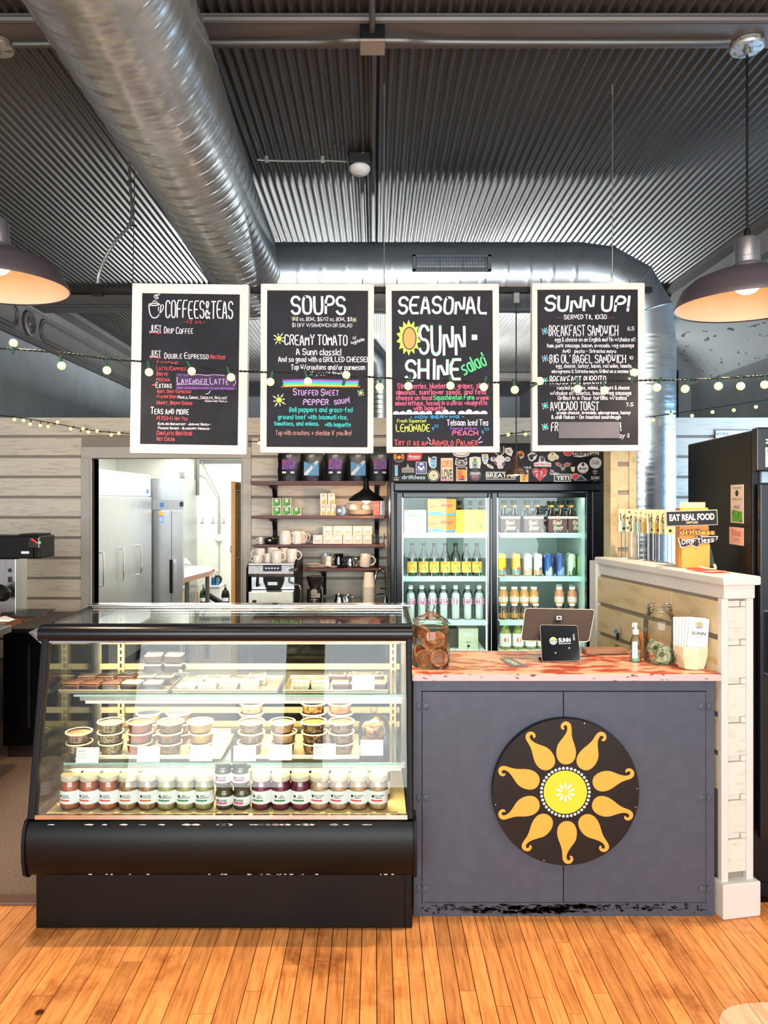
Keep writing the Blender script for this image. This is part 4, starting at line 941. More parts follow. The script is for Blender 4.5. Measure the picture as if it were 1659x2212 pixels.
# grille on the cross run
gx0, gx1 = X(891, 4.66), X(1061, 4.66); gy = 4.662; gz0, gz1 = Z(586, gy), Z(551, gy)
gr = thing('air_grille', 'rectangular dark louvred air grille on the cross duct above the boards', 'air grille', ((gx0+gx1)/2, gy, gz0))
m_grf = mat('grille_grey', '#5e6367', .4, metal=.5)
mb = MB(); fwd = .014
mb.box(gx0, gx1, gy-.012, gy+.06, gz0, gz0+fwd).box(gx0, gx1, gy-.012, gy+.06, gz1-fwd, gz1).box(gx0, gx0+fwd*1.6, gy-.012, gy+.06, gz0, gz1).box(gx1-fwd*1.6, gx1, gy-.012, gy+.06, gz0, gz1); part(mb, 'frame', m_grf, gr, smooth=0, bevel=.002)
part(MB().box(gx0+.01, gx1-.01, gy+.02, gy+.055, gz0+.01, gz1-.01), 'backing', m_blackm, gr, smooth=0)
for k in range(4):
    z_ = gz0+.02+k*.0175; part(MB().box(gx0+.02, gx1-.02, gy-.004, gy+.012, z_, z_+.004), 'louvre', m_grf, gr, smooth=0)
for k in range(24):
    x_ = gx0+.028+k*.0185; part(MB().box(x_, x_+.0035, gy+.002, gy+.014, gz0+.012, gz1-.012), 'vane', m_grf, gr, smooth=0)
# small rear duct seen between two boards
rd = thing('rear_duct', 'short flexible duct dropping behind the gap between SOUPS and SEASONAL boards', 'duct', (X(822, 7.0), 7.0, 0))
part(spiral(MB(), (X(822, 7), 7, 0.01), (X(822, 7), 7, 2.78), .13, .045, .006, 0, 0, .009, 28), 'hose', m_galv, rd, smooth=60)
part(MB().tube([(X(822, 7), 7, 2.78), (X(820, 7), 7, 2.9), (X(812, 7)-.06, 7, 3.02), (X(800, 7)-.2, 7, 3.08)], .14, 24), 'elbow', m_galvd, rd, smooth=25)
# ================================================================ conduits, box, sensor on ceiling
jb = thing('junction_box', 'square grey metal junction box on the ceiling beam with conduits leaving it', 'junction box', (X(803, 2.83), 2.83, 3.30))
bx0, bx1, bz = X(778, 2.78), X(831, 2.78), 3.40
part(MB().box(bx0, bx1, 2.77, 2.86, 3.345, 3.40), 'box', m_blackm, jb, smooth=0, bevel=.003)
mb = MB(); mb.box(bx0-.001, bx1+.001, 2.768, 2.862, 3.337, 3.345); part(mb, 'cover_plate', mat('raw_zinc', '#a39b8d', .5, metal=.3, scale=40), jb, smooth=0, bevel=.002)
q = [(-1.40, 2.87, 3.385), (-.5, 2.86, 3.385), (-.22, 2.85, 3.38), (-.12, 2.82, 3.368), (bx0, 2.815, 3.366)]
part(MB().tube(smooth_pts([Vector(v_) for v_ in q]), .0115, 8), 'conduit', m_conduit, jb)
q = [(bx1, 2.815, 3.366), (.12, 2.82, 3.368), (.24, 2.85, 3.382), (.6, 2.86, 3.386), (1.25, 2.86, 3.386), (1.37, 2.86, 3.39)]
part(MB().tube(smooth_pts([Vector(v_) for v_ in q]), .0115, 8), 'conduit', m_conduit, jb)
q = [(X(803, 2.8), 2.79, 3.375), (X(803, 2.75)+.002, 2.72, 3.38), (-.012, 2.4, 3.41), (-.01, 1.8, 3.43), (-.01, 0, 3.43)]
part(MB().tube(smooth_pts([Vector(v_) for v_ in q]), .0115, 8), 'conduit', m_conduit, jb)
q = [(X(806, 2.86), 2.85, 3.36), (X(808, 2.95), 2.97, 3.40), (-.005, 3.2, 3.43), (-.012, 4.6, 3.43), (-.014, 6.5, 3.43)]
part(MB().tube(smooth_pts([Vector(v_) for v_ in q]), .0115, 8), 'conduit', m_conduit, jb)
part(MB().tube([(-.075, 4.0, 3.43), (-.075, 6.5, 3.43)], .010, 8).box(-.11, .02, 5.6, 5.63, 3.418, 3.444), 'conduit', m_conduit, jb)
SY = 3.92
sn = thing('motion_sensor', 'white dome motion sensor under a small black box on the ceiling', 'sensor', (X(777, SY), SY, 3.34))
part(MB().box(X(754, SY), X(800, SY), SY-.05, SY+.05, 3.385, 3.44), 'back_box', mat('chipped_black_box', '#17181b', .45, c2='#8f9194', lo=.62, hi=.66, scale=40), sn, smooth=0, bevel=.003)
part(MB().lathe([(.05, .385-.385), (.056, -.006), (.056, -.02), (.045, -.036), (.02, -.046), (0, -.048)], 28, c=(X(777, SY), SY, 3.385)), 'dome', m_white, sn, smooth=50)
part(MB().lathe([(.017, -.042), (.016, -.051), (0, -.053)], 18, c=(X(777, SY), SY, 3.385)), 'lens', mat('sensor_lens', '#b9b6b0', .3), sn)
cp = [Vector((X(752, SY), SY, 3.41)), Vector((X(700, SY), SY, 3.415)), Vector((X(640, SY), SY, 3.413)), Vector((X(580, SY), SY, 3.416)), Vector((-.62, SY, 3.42))]
flex(cp, .0065, 'flexible_conduit', m_wire, sn)
for px in (697, 576): part(MB().box(X(px-4, SY), X(px+4, SY), SY-.008, SY+.008, 3.405, 3.44), 'strap', m_wire, sn, smooth=0, bevel=.002)
# ================================================================ barn pendants
m_shade = mat('graphite_shade', '#58515a', .45, metal=.4, var=.06, scale=12); m_shin = mat('cream_shade_lining', '#ffdcc0', .5, var=.05, scale=9)
m_bulb = mat('lit_bulb', '#fff3dc', .3, emit=11, emc='#ffd2a2')
def pendant(px, Yp, rim, label, cord_top=None, canopy=True):
    x = X(px, Yp); t = thing('barn_pendant', label, 'pendant lamp', (x, Yp, rim), 0, 'large barn pendants')
    MB().lathe([(.262, 0), (.268, -.004), (.268, .003), (.26, .02), (.235, .07), (.20, .10), (.14, .125), (.07, .143), (.052, .148)], 48, cap=False).build('shade', m_shade, t, smooth=60)
    MB().lathe([(.262, 0), (.252, .02), (.228, .066), (.195, .093), (.135, .118), (.05, .14)], 48, cap=False).build('lining', m_shin, t, smooth=60)
    MB().lathe([(.055, .143), (.052, .16), (.047, .165), (.047, .185), (.045, .187), (.045, .25), (.038, .262), (.02, .27), (0, .27)], 24).build('socket', mat('zinc_cap', '#8d8d95', .35, metal=.7), t)
    MB().lathe([(.012, .27), (.012, .29), (.007, .30), (0, .30)], 12).build('strain_relief', m_blackm, t)
    h = 3.40-rim-.032
    MB().cyl((0, 0, .29), (0, 0, h), .0045, 8).build('cord', m_blackm, t)
    MB().lathe([(.0, h-.02), (.012, h-.018), (.014, h), (.06, h+.004), (.064, h+.012), (.06, h+.03)], 24).build('canopy', mat('canopy_white', '#b9bab4', .4, metal=.5, scale=40, c2='#7b7c79', lo=.55, hi=.6), t)
    MB().sph((0, 0, .085), .05, (1, 1, .8), 20, 12).build('bulb', m_bulb, t)
    lamp('pendant_bulb_light', 'SPOT', (x, Yp, rim+.035), 95, (1, .74, .48), .03, look=(x, Yp-.001, 0), spot=2.5)
    return t
pendant(1614, 2.88, 2.375, 'graphite barn pendant lamp with glowing bulb, hanging above the half wall')
pendant(-7, 2.88, 2.45, 'graphite barn pendant lamp cut off by the edge, hanging above the left aisle')
# small hammered pendant over the cooler and black pendant by the shelves
hp = thing('hammered_pendant', 'small hammered dark metal pendant hanging from the track before the drinks cooler', 'pendant lamp', (X(1115, TY), TY, Z(1026, TY)))
mb = MB(); r_ = MB()
prof = [(.049, 0), (.047, .008), (.036, .030), (.024, .058), (.014, .078), (.013, .084), (.0, .086)]
part(MB().lathe(prof, 28, c=hp.location, cap=False), 'shade', mat('hammered_bronze', '#4a3c36', .35, metal=.8, scale=120, var=.3, bump=1.0), hp, smooth=20)
mb = MB()
for i in range(6):
    z_ = .008+.0095*i; rr = .0475-.0052*i
    for k in range(22):
        a = 2*PI*(k+.5*(i % 2))/22; mb.sph((rr*math.cos(a), rr*math.sin(a), z_), .0032, (1, 1, 1), 5, 3)
mb.build('hammer_marks', mat('hammered_bronze', '#4a3c36'), hp, smooth=60, kind='stuff')
part(MB().lathe([(.047, .002), (.012, .06)], 24, c=hp.location, cap=False), 'gold_lining', mat('gold_lining', '#e0a860', .4, emit=.0), hp)
MB().cyl((0, 0, .085), (0, 0, tz-hp.location.z-.03), .0028, 8).build('cord', m_rubber, hp)
MB().box(-.014, .014, -.014, .014, tz-hp.location.z-.06, tz-hp.location.z-.012).build('track_adapter', m_grf, hp, smooth=0, bevel=.003)
MB().sph((0, 0, .014), .018).build('bulb', m_bulb, hp); lamp('hammered_pendant_light', 'POINT', hp.location+Vector((0, 0, -.02)), 1.5, (1, .75, .5), .02)
BPY = 4.98; bx = X(791, BPY)
bp = thing('black_pendant', 'black metal pendant lamp glowing beside the drinks cooler and shelves', 'pendant lamp', (bx, BPY, Z(1082, BPY)))
MB().lathe([(.118, 0), (.116, .012), (.085, .04), (.045, .062), (.022, .082), (.016, .12), (.016, .145), (0, .15)], 32, cap=False).build('shade', m_blackm, bp, smooth=50)
MB().lathe([(.112, .004), (.04, .058)], 28, cap=False).build('lining', m_shin, bp); MB().sph((0, 0, .012), .030, (1, 1, 1), 16, 10).build('bulb', m_bulb, bp)
MB().cyl((0, 0, .15), (0, 0, DZm-.2-bp.location.z), .004, 8).build('cord', m_blackm, bp); lamp('black_pendant_light', 'POINT', bp.location+Vector((0, .0, -.035)), 10, (1, .62, .34), .04)
# ================================================================ string lights
m_gbulb = mat('yellow_globe_glow', '#fff0a8', .3, emit=2.6, emc='#ffe96a'); m_green = mat('green_socket', '#1f4a3e', .5); m_scord = mat('dark_green_cord', '#0f1a18', .6)
def string(name, label, pts, Yc, cr, bulbs, br, twist=True):
    p = [P(a, b_, Yc) for a, b_ in pts]; q = smooth_pts(p, 8); t = thing(name, label, 'string lights', p[0]); mb = MB()
    if twist:
        dense = []
        for i in range(len(q)-1):
            for k in range(6): dense.append(q[i].lerp(q[i+1], k/6))
        for ph in (0, PI):
            mb.tube([v_+Vector((0, math.cos(i*.8+ph), math.sin(i*.8+ph)))*cr for i, v_ in enumerate(dense)], cr, 5)
    else: mb.tube(q, cr, 6)
    part(mb, 'cord', m_scord, t)
    for a, b_, up in bulbs:
        c = P(a, b_, Yc); # attachment on cord
        best = min(q, key=lambda v_: abs(v_.x-c.x)); d = (best-c); L_ = d.length; d.normalize()
        part(MB().cyl(c+d*br*.8, c+d*(br*.8+br*1.9), br*.42, 10, r2=br*.36), 'socket', m_green, t)
        o = part(MB().sph(c, br, (1, 1, 1), 14, 10), 'bulb', m_gbulb, t)
    return t
string('string_lights', 'near string of round yellow bulbs looped in front of the menu boards',
       [(-60, 748), (0, 752), (130, 762), (240, 776), (320, 782), (440, 796), (545, 803), (660, 806), (760, 812), (860, 818), (960, 823), (1060, 826), (1160, 827), (1260, 824), (1380, 822), (1500, 820), (1600, 815), (1659, 811), (1720, 806)], 2.75, .0022,
       [(29, 741, 1), (133, 790, 0), (231, 800, 0), (322, 804, 0), (414, 802, 0), (499, 815, 0), (584, 825, 0), (665, 824, 0), (748, 810, 0), (820, 836, 0), (882, 834, 0), (973, 833, 0), (1045, 836, 0), (1112, 842, 0), (1166, 823, 0), (1248, 840, 0), (1306, 843, 0), (1370, 805, 1), (1419, 837, 0), (1480, 840, 0), (1552, 834, 0), (1600, 834, 0), (1652, 831, 0)], .0148)
string('string_lights', 'far string of small bulbs across the shiplap wall, left of the menu boards', [(-40, 892), (0, 897), (60, 905), (120, 915), (200, 930), (296, 938), (360, 945), (450, 952), (560, 954), (640, 952), (700, 945)], 5.35, .0035,
       [(31, 906, 0), (51, 908, 0), (65, 916, 0), (87, 919, 0), (104, 921, 0), (124, 912, 1), (153, 926, 0), (179, 926, 0), (191, 933, 0), (210, 931, 0), (240, 939, 0), (257, 936, 0), (290, 940, 0), (560, 957, 0)], .0115, False)
string('string_lights', 'far string of small white bulbs rising to the right past the vertical duct', [(1040, 950), (1100, 938), (1160, 930), (1300, 912), (1388, 902), (1460, 893), (1560, 878), (1659, 864), (1720, 855)], 4.55, .003,
       [(1098, 939, 0), (1135, 938, 0), (1411, 907, 0), (1450, 896, 0), (1495, 898, 0), (1539, 890, 0), (1585, 886, 0), (1633, 879, 0)], .0105, False)
# ================================================================ glass-door drinks cooler
CYF = 4.5
ck = thing('drinks_cooler', 'black two-door glass drinks cooler with sticker-covered header behind the counter', 'drinks cooler', (.74, 4.85, 0))
kx0, kx1 = X(843, CYF), X(1307, CYF)
m_liner = mat('cooler_liner', '#a9bab4', .4, var=.02); m_cshelf = mat('mint_shelf_lip', '#a9cdbc', .35, var=.02); m_led = mat('cooler_led', '#f2fff6', .4, emit=3, emc='#e9fff2')
for a, b_ in ((kx0, kx0+.03), (X(1279, CYF), kx1)): part(MB().box(a, b_, CYF, 5.3, 0, 1.74), 'side_wall', m_bluegrey, ck, smooth=0, bevel=.006)
part(MB().box(kx0+.031, X(1278.5, CYF), CYF+.01, 5.3, 0, .5), 'base', m_black, ck, smooth=0)
part(MB().box(kx0+.031, X(1278.5, CYF), 5.27, 5.3, .5, 1.74), 'rear_wall', m_liner, ck, smooth=0)
part(MB().box(kx0+.031, kx0+.05, CYF+.06, 5.27, .5, 1.72).box(X(1270, CYF), X(1278, CYF), CYF+.06, 5.27, .5, 1.72).box(kx0+.05, X(1270, CYF), CYF+.06, 5.27, .5, .53), 'liner', m_liner, ck, smooth=0)
part(MB().box(kx0+.031, X(1278.5, CYF), CYF+.03, 5.3, 1.675, 1.74), 'inner_top', m_blackm, ck, smooth=0)
part(MB().box(kx0+.005, X(1303, CYF), CYF-.025, 5.3, Z(1042, CYF), Z(958, CYF)), 'header', m_black, ck, smooth=0, bevel=.004)
part(MB().box(kx0+.02, X(1296, CYF), CYF-.03, CYF+.03, Z(1062, CYF), Z(1043, CYF)), 'top_bar', m_bluegrey, ck, smooth=0, bevel=.008)
fx = [(856, 1060), (1062, 1279)]
for i, (a, b_) in enumerate(fx):
    gl = (870, 1053) if i == 0 else (1075, 1266); y0 = CYF-.02 if i == 0 else CYF-.005; zt, zb = Z(1064, CYF), .45; gz = Z(1075, CYF)
    d = part(MB().box(X(a, CYF), X(gl[0], CYF), y0, y0+.035, zb, zt).box(X(gl[1], CYF), X(b_, CYF), y0, y0+.035, zb, zt).box(X(gl[0], CYF), X(gl[1], CYF), y0, y0+.035, gz, zt).box(X(gl[0], CYF), X(gl[1], CYF), y0, y0+.035, zb, zb+.1), 'sliding_door', m_bluegrey, ck, smooth=0, bevel=.004)
    MB().box(X(gl[0], CYF), X(gl[1], CYF), y0+.012, y0+.016, zb+.1, gz).build('door_glass', glass('cooler_glass', '#f7fffc', ior=1.45, gmul=.45), d, smooth=0)
    MB().box(X(gl[0]-1.5, CYF), X(gl[0], CYF), y0-.001, y0+.004, zb+.1, gz).box(X(gl[1], CYF), X(gl[1]+1.5, CYF), y0-.001, y0+.004, zb+.1, gz).build('gasket', m_steel, d, smooth=0)
for px in (1053, 1271, 868): part(MB().box(X(px, 4.58)-.008, X(px, 4.58)+.008, 4.57, 4.59, .55, 1.63), 'led_strip', m_led, ck, smooth=0)
for x_ in (.47, 1.05):
    lamp('cooler_light', 'AREA', (x_, 4.60, 1.655), 1.3, (.88, 1, .94), .5, .05, (x_, 4.9, .5))
    lamp('cooler_light', 'AREA', (x_, 4.57, 1.1), 2.2, (.88, 1, .94), .5, .8, (x_, 5.2, 1.1))
SH = 4.64; shz = [Z(1152, SH), Z(1246, SH), Z(1341, SH), Z(1406, SH)]
for i, (a, b_) in enumerate(((868, 1049), (1079, 1267))):
    for z_ in shz:
        sh_ = part(MB().box(X(a, SH), X(b_, SH), SH, 5.2, z_-.006, z_), 'shelf', m_white, ck, smooth=0)
        MB().box(X(a, SH), X(b_, SH), SH-.005, SH, z_-.028, z_+.002).build('price_rail', m_cshelf, sh_, smooth=0)
        mb = MB()
        for k in range(7): xx = X(a, SH)+(k+.5)*(X(b_, SH)-X(a, SH))/7; mb.box(xx-.0015, xx+.0015, SH+.005, SH+.008, z_, z_+.022)
        mb.build('dividers', m_wire, sh_, smooth=0)
def instances(kind, proto, lst, group):
    for i, (x_, y_, z_, rz, lab) in enumerate(lst):
        o = proto if i == 0 else dup(proto)
        o.location = (x_, y_, z_); o.rotation_euler = (0, 0, rz); o['label'] = lab; o['group'] = group
YB = 4.71
# lemonade bottles, second shelf left
def lathe_bottle(name, cat, prof, glassm, liquid, capm, label=None, capz=None):
    t = thing(name, '', cat)
    MB().lathe(prof, 16).build('body', glassm, t, smooth=50)
    if capz: MB().lathe([(capz[0], capz[1]), (capz[0], capz[2]), (0, capz[2])], 14).build('cap', capm, t)
    return t
def curved(t, name, mm, r, z0, z1, a0, a1, n=8):
    mb = MB(); mb.add([(r*math.sin(a0+(a1-a0)*i/n), -r*math.cos(a0+(a1-a0)*i/n), z) for i in range(n+1) for z in (z0, z1)], [(2*i, 2*i+2, 2*i+3, 2*i+1) for i in range(n)]); return mb.build(name, mm, t)
p = lathe_bottle('lemonade_bottle', 'bottle', [(.028, 0), (.031, .004), (.031, .115), (.026, .135), (.013, .16), (.0115, .19), (.0135, .194), (.0135, .202), (0, .202)], mat('green_bottle_glass', '#0c130f', .08, coat=1, c2='#2a6a46', lo=.5, hi=.8, scale=9), None, m_black, capz=(.014, .196, .206))
lb = curved(p, 'label', mat('sunset_label', '#f0a63a', .5, c2='#e9d98a', scale=14, lo=.4, hi=.6), .0318, .022, .092, -1.3, 1.3)
mb = MB(); mb.poly([(-.02, .024), (.02, .024), (.02, .05), (.008, .062), (-.004, .05), (-.02, .058)], 0); txt(mb, 'LEMON', 0, .078, .006, bold=.03, m=1); wrap(mb, .0322).build('label_print', [mat('leaf_green', '#2c8a56', .5), mat('label_red', '#b5402a', .5)], lb, smooth=0)
instances('lb', p, [(X(a, YB), YB, shz[1], R.uniform(-.1, .1), 'dark bottle with sunset label, %s from the left on its cooler shelf' % ORD[i]) for i, a in enumerate((890, 915, 938, 962, 984, 1007, 1030))], 'labelled bottles in the cooler')
# water bottles
m_pet = glass('pet_plastic', '#fbfdfc', rough=.1, ior=1.5)
p = lathe_bottle('water_bottle', 'bottle', [(.026, 0), (.031, .006), (.029, .02), (.031, .03), (.029, .045), (.031, .055), (.029, .07), (.031, .082), (.031, .15), (.028, .165), (.013, .188), (.012, .196)], m_pet, None, m_white, capz=(.0145, .192, .206))
MB().lathe([(.027, .003), (.028, .15), (.02, .17), (0, .17)], 14).build('water', mat('water_pale', '#eef4f0', .08, coat=1, var=.3, scale=40, stretch=(1, 1, .3)), p)
curved(p, 'label', mat('pink_water_label', '#d8a9bb', .4, c2='#c05a8a', lo=.55, hi=.62, scale=30), .0316, .095, .135, -2.4, 2.4)
instances('wb', p, [(X(a, yy), yy, shz[2], R.uniform(-2, 2), 'clear water bottle, %s from the left in the %s row of its shelf' % (ORD[i], n)) for yy, n in ((YB, 'front'), (4.80, 'second')) for i, a in enumerate((887, 911, 934, 958, 984, 1010, 1035))], 'water bottles in the cooler')
def carton(name, cat, label, px0, px1, z0, h, Yc, d, mm, draw=None, group=None):
    x0, x1 = X(px0, Yc), X(px1, Yc); t = thing(name, label, cat, ((x0+x1)/2, Yc+d/2, z0), 0, group); w2 = (x1-x0)/2
    MB().box(-w2, w2, -d/2, d/2, 0, h).build('box', mm, t, smooth=0, bevel=.0015)
    if draw:
        for mname, fn in draw:
            mb = MB(); fn(mb, w2, h, -d/2-.0008); mb.build('print', mname, t, smooth=0)
    return t
m_mango = mat('mango_orange', '#db7c28', .5, var=.08); m_red = mat('print_red', '#d23a3a', .5); m_ltblue = mat('wave_blue', '#3f8fd0', .5); m_yel = mat('beer_yellow', '#dcc534', .5, var=.05); m_grnp = mat('print_green', '#3f8a3a', .5)
for i in (0, 1):
    carton('drink_carton', 'carton', 'orange Mango drink carton, %s of the two in the cooler' % ('lower', 'upper')[i], 924, 985, shz[0]+i*.108, .107, 4.72, .3, m_mango,
           [(m_red, lambda m, w_, h, y: txt(m, 'Mango', w_*.35, h*.55, .02, y=y, bold=.03, shear=.3)), (m_ltblue, lambda m, w_, h, y: m.poly([(-w_, h*.04), (w_, h*.04), (w_, h*.18), (.02, h*.14), (-.03, h*.26), (-w_, h*.2)], y)), (m_ink, lambda m, w_, h, y: (txt(m, 'LAKES', -w_*.6, h*.5, .012, y=y), txt(m, 'TROPICAL', w_*.35, h*.84, .007, y=y)))])
gl_ = lambda m, w_, h, y: (txt(m, 'Glarus', 0, h*.72, .022, y=y), txt(m, 'NEW', -w_*.6, h*.88, .009, y=y), txt(m, 'Co', w_*.6, h*.5, .013, y=y))
carton('beer_carton', 'carton', 'yellow beer carton lettered Glarus at the right of the top left shelf', 985, 1049, shz[0], .145, 4.70, .25, m_yel, [(m_ink, gl_), (m_grnp, lambda m, w_, h, y: m.poly([(w_*.5, h*.3), (w_*.8, h*.2), (w_*.7, h*.4)], y)), (m_mango, lambda m, w_, h, y: txt(m, 'SUNNY', -.01, h*.2, .02, y=y))])
carton('beer_carton', 'carton', 'pale beer carton lettered Glarus at the left of the top shelf', 873, 921, shz[0], .145, 4.70, .25, mat('pale_carton', '#bdbda4', .5), [(m_ink, gl_)])
m_brown = mat('brown_glass', '#23130c', .08, coat=1)
rb = lathe_bottle('root_beer_bottle', 'bottle', [(.025, 0), (.027, .004), (.027, .10), (.022, .125), (.0125, .155), (.012, .182), (.014, .186), (.014, .2), (0, .2)], m_brown, None, m_black, capz=(.0145, .190, .203))
curved(rb, 'neck_label', mat('tan_neck', '#c08a4a', .5), .0135, .158, .172, -2, 2)
lst = []
for i, a in enumerate((992, 1016, 1038)): lst.append((X(a, 4.97), 4.97, shz[0], 0, 'dark bottle behind the yellow carton, %s of the three' % ('left', 'middle', 'right')[i]))
cen = [(1102, 'faint first'), (1152, 'second'), (1204, 'third'), (1247, 'fourth')]
m_rbb = mat('carrier_brown', '#5d3a38', .5, var=.08); m_crm = mat('carrier_cream', '#d9d3b4', .5)
cz0 = shz[0]
for i, (c_, n_) in enumerate(cen):
    yc = 4.73; x_ = X(c_, yc)
    for j, (dx_, dy_) in enumerate(((-.032, -.032), (.032, -.032), (-.032, .032), (.032, .032))): lst.append((x_+dx_, yc+.05+dy_, cz0+.004, 0, 'root beer bottle in the %s carrier, %s %s' % (ORD[i], ('front', 'rear')[j//2], ('left', 'right')[j % 2])))
    t = thing('bottle_carrier', 'brown root beer carrier, %s from the left on the top right shelf' % ORD[i], 'bottle carrier', (x_, yc+.05, cz0), 0, 'root beer carriers')
    w2, d2 = .0625, .0625; mb = MB(); mb.box(-w2, w2, -d2, -d2+.002, 0, .102).box(-w2, w2, d2-.002, d2, 0, .102).box(-w2, -w2+.002, -d2, d2, 0, .102).box(w2-.002, w2, -d2, d2, 0, .102).box(-w2, w2, -d2, d2, 0, .003); mb.build('box', m_rbb, t, smooth=0)
    MB().box(-w2-.0004, w2+.0004, -d2-.0005, -d2, .09, .104).build('cream_band', m_crm, t, smooth=0)
    mb = MB(); mb.box(-.001, .001, -d2, d2, .1, .112).box(-w2, -w2+.012, -.001, .001, .1, .15).box(w2-.012, w2, -.001, .001, .1, .15).box(-w2, w2, -.001, .001, .138, .155); mb.build('handle', mat('carrier_grey', '#8d948c', .5), t, smooth=0)
    mb = MB(); hand(mb, 'Root', -.03, .022, .052, .026, y=-d2-.001, wd=.0035, slant=.15); hand(mb, 'Beer', -.026, .032, .02, .026, y=-d2-.001, wd=.0035, slant=.15); mb.build('lettering', m_crm, t, smooth=0)
    MB().poly([(-.012, .078), (.016, .08), (.014, .09), (-.01, .088)], -d2-.0012).build('red_mark', m_red, t, smooth=0)
instances('rb', rb, lst, 'dark bottles in the cooler')
# cans
def can(c1, c2_, base=None):
    t = thing('drink_can', '', 'can'); r = .0275
    MB().lathe([(r*.8, 0), (r, .006), (r, .128), (r*.85, .136), (r*.85, .139), (r*.78, .137), (0, .137)], 18).build('can_body', mat('can_'+c1[1:], c1, .3, metal=.3, c2=c2_, scale=22, lo=.5, hi=.56, stretch=(1, 1, .5)), t)
    if base: curved(t, 'base_band', mat('band_'+base[1:], base, .4), r*1.01, .008, .04, -2.6, 2.6, 12)
    MB().tube([(r*.82*math.cos(k*PI/8), r*.82*math.sin(k*PI/8), .138) for k in range(16)], .0012, 5, closed=True).build('rim', m_steel, t)
    return t
cans = [(1084, '#f2c62a', '#d8572a', '#4aa0b8', 'yellow'), (1115, '#f2b95a', '#c8502a', '#4aa0b8', 'orange-yellow'), (1140, '#dfe3da', '#9fb0a6', '#e2a27c', 'white and peach'), (1162, '#e3e6dd', '#5a6a66', '#e59a76', 'white and salmon'), (1184, '#2a4c8c', '#c9d8ea', None, 'dark blue'), (1210, '#3f4f88', '#8fa6cc', None, 'violet blue'), (1234, '#c6dbb4', '#4f6a4a', None, 'pale green'), (1256, '#9fd07a', '#3f6a4a', '#5fc07a', 'bright green')]
for i, (a, c1, c2_, bb, n_) in enumerate(cans):
    o = can(c1, c2_, bb); o.location = (X(a, YB), YB, shz[1]); o['label'] = n_+' slim can in the front row of the cooler shelf'; o['group'] = 'slim cans in the cooler'
    o2 = dup(o, (X(a, YB)+.004, YB+.07, shz[1]), label=n_+' slim can in the second row of the cooler shelf')
# juice jars and kombucha
def jjar(kind, liq, labc, h=.105, r=.030):
    t = thing('juice_bottle', '', 'bottle')
    MB().lathe([(r*.9, 0), (r, .005), (r, h*.66), (r*.62, h*.84), (r*.6, h*.9)], 16).build('body', mat('juice_'+kind, liq, .1, coat=1, var=.2, scale=20), t)
    MB().lathe([(r*.66, h*.86), (r*.66, h), (0, h)], 14).build('cap', m_white, t); curved(t, 'label', mat('jlab_'+kind, labc, .5), r*1.015, h*.12, h*.42, -2, 2)
    return t
J1 = jjar('amber', '#c08030', '#dfe0cf'); J2 = jjar('gold', '#4a2a14', '#c08a3a', .10); J3 = jjar('rose', '#c98a50', '#e0e2d2'); curved(J3, 'fruit_print', mat('rose_print', '#d07a6a', .5), .0306, .05, .068, -.9, .9)
instances('j2', J2, [(X(a, YB), YB, shz[2], 0, 'dark juice bottle with gold label, %s of the lower row' % ORD[i]) for i, a in enumerate((1087, 1111, 1134, 1157))], 'small juice bottles in the cooler')
instances('j1', J1, [(X(a, YB), YB, shz[2]+.1005, 0, 'amber juice bottle stacked on a dark one, %s from the left' % ORD[i]) for i, a in enumerate((1087, 1111, 1132, 1153))], 'small juice bottles in the cooler')
instances('j3', J3, [(X(a, yy), yy, shz[2]+.10, 0, 'rose juice bottle at right of the shelf, %s in the %s row' % (ORD[i], rn)) for yy, rn in ((YB, 'front'), (4.79, 'second'), (4.87, 'third')) for i, a in enumerate((1208, 1236, 1261))], 'small juice bottles in the cooler')
J4 = jjar('gold2', '#5a3318', '#b98a3a', .10); instances('j4', J4, [(X(a, yy), yy, shz[2], 0, 'dark juice bottle under the rose ones, %s in the %s row' % (ORD[i], rn)) for yy, rn in ((YB, 'front'), (4.79, 'second'), (4.87, 'third')) for i, a in enumerate((1208, 1236, 1261))], 'small juice bottles in the cooler')
p = thing('kombucha_bottle', '', 'bottle'); r = .036
MB().lathe([(r*.9, 0), (r, .006), (r, .10), (r*.7, .13), (r*.4, .15), (r*.4, .162), (0, .162)], 16).build('body', mat('kombucha', '#8a8a3a', .1, coat=1, var=.2), p)
MB().lathe([(r*.45, .155), (r*.45, .172), (0, .172)], 14).build('cap', m_white, p); lb = curved(p, 'label', m_paper, r*1.012, .02, .10, -2, 2, 12)
mb = MB(); mb.poly([(.016*math.cos(k*PI/6)*(1 if k % 2 else .85), .062+.018*math.sin(k*PI/6)) for k in range(12)], 0); txt(mb, 'JUST TEA', 0, .058, .006, m=1, bold=.03); wrap(mb, r*1.02).build('label_print', [m_mango, m_red], lb, smooth=0)
instances('kb', p, [(X(a, YB), YB, shz[3], 0, 'tea bottle with white and orange label, %s on the lowest visible shelf' % ORD[i]) for i, a in enumerate((1092, 1119, 1146, 1173, 1200, 1227, 1254))], 'tea bottles in the cooler')
m_beige = mat('beige_box', '#c9c7b0', .5, var=.04)
carton('tea_box', 'box', 'beige tea box with dark edge at the foot of the left cooler door', 991, 1033, shz[3], .13, 4.70, .2, m_beige, [(m_paper, lambda m, w_, h, y: (txt(m, 'CARDAMOM', 0, h*.72, .007, y=y, bold=.02), txt(m, '& BLACK TEA', 0, h*.62, .007, y=y, bold=.02))), (m_ink, lambda m, w_, h, y: (txt(m, 'GRAM', 0, h*.3, .008, y=y), m.disc(0, h*.14, .009, y, 14)))])
carton('tea_box', 'box', 'black edged beige tea box left of the larger one', 966, 989, shz[3], .12, 4.74, .2, mat('dark_beige', '#4a453c', .5))
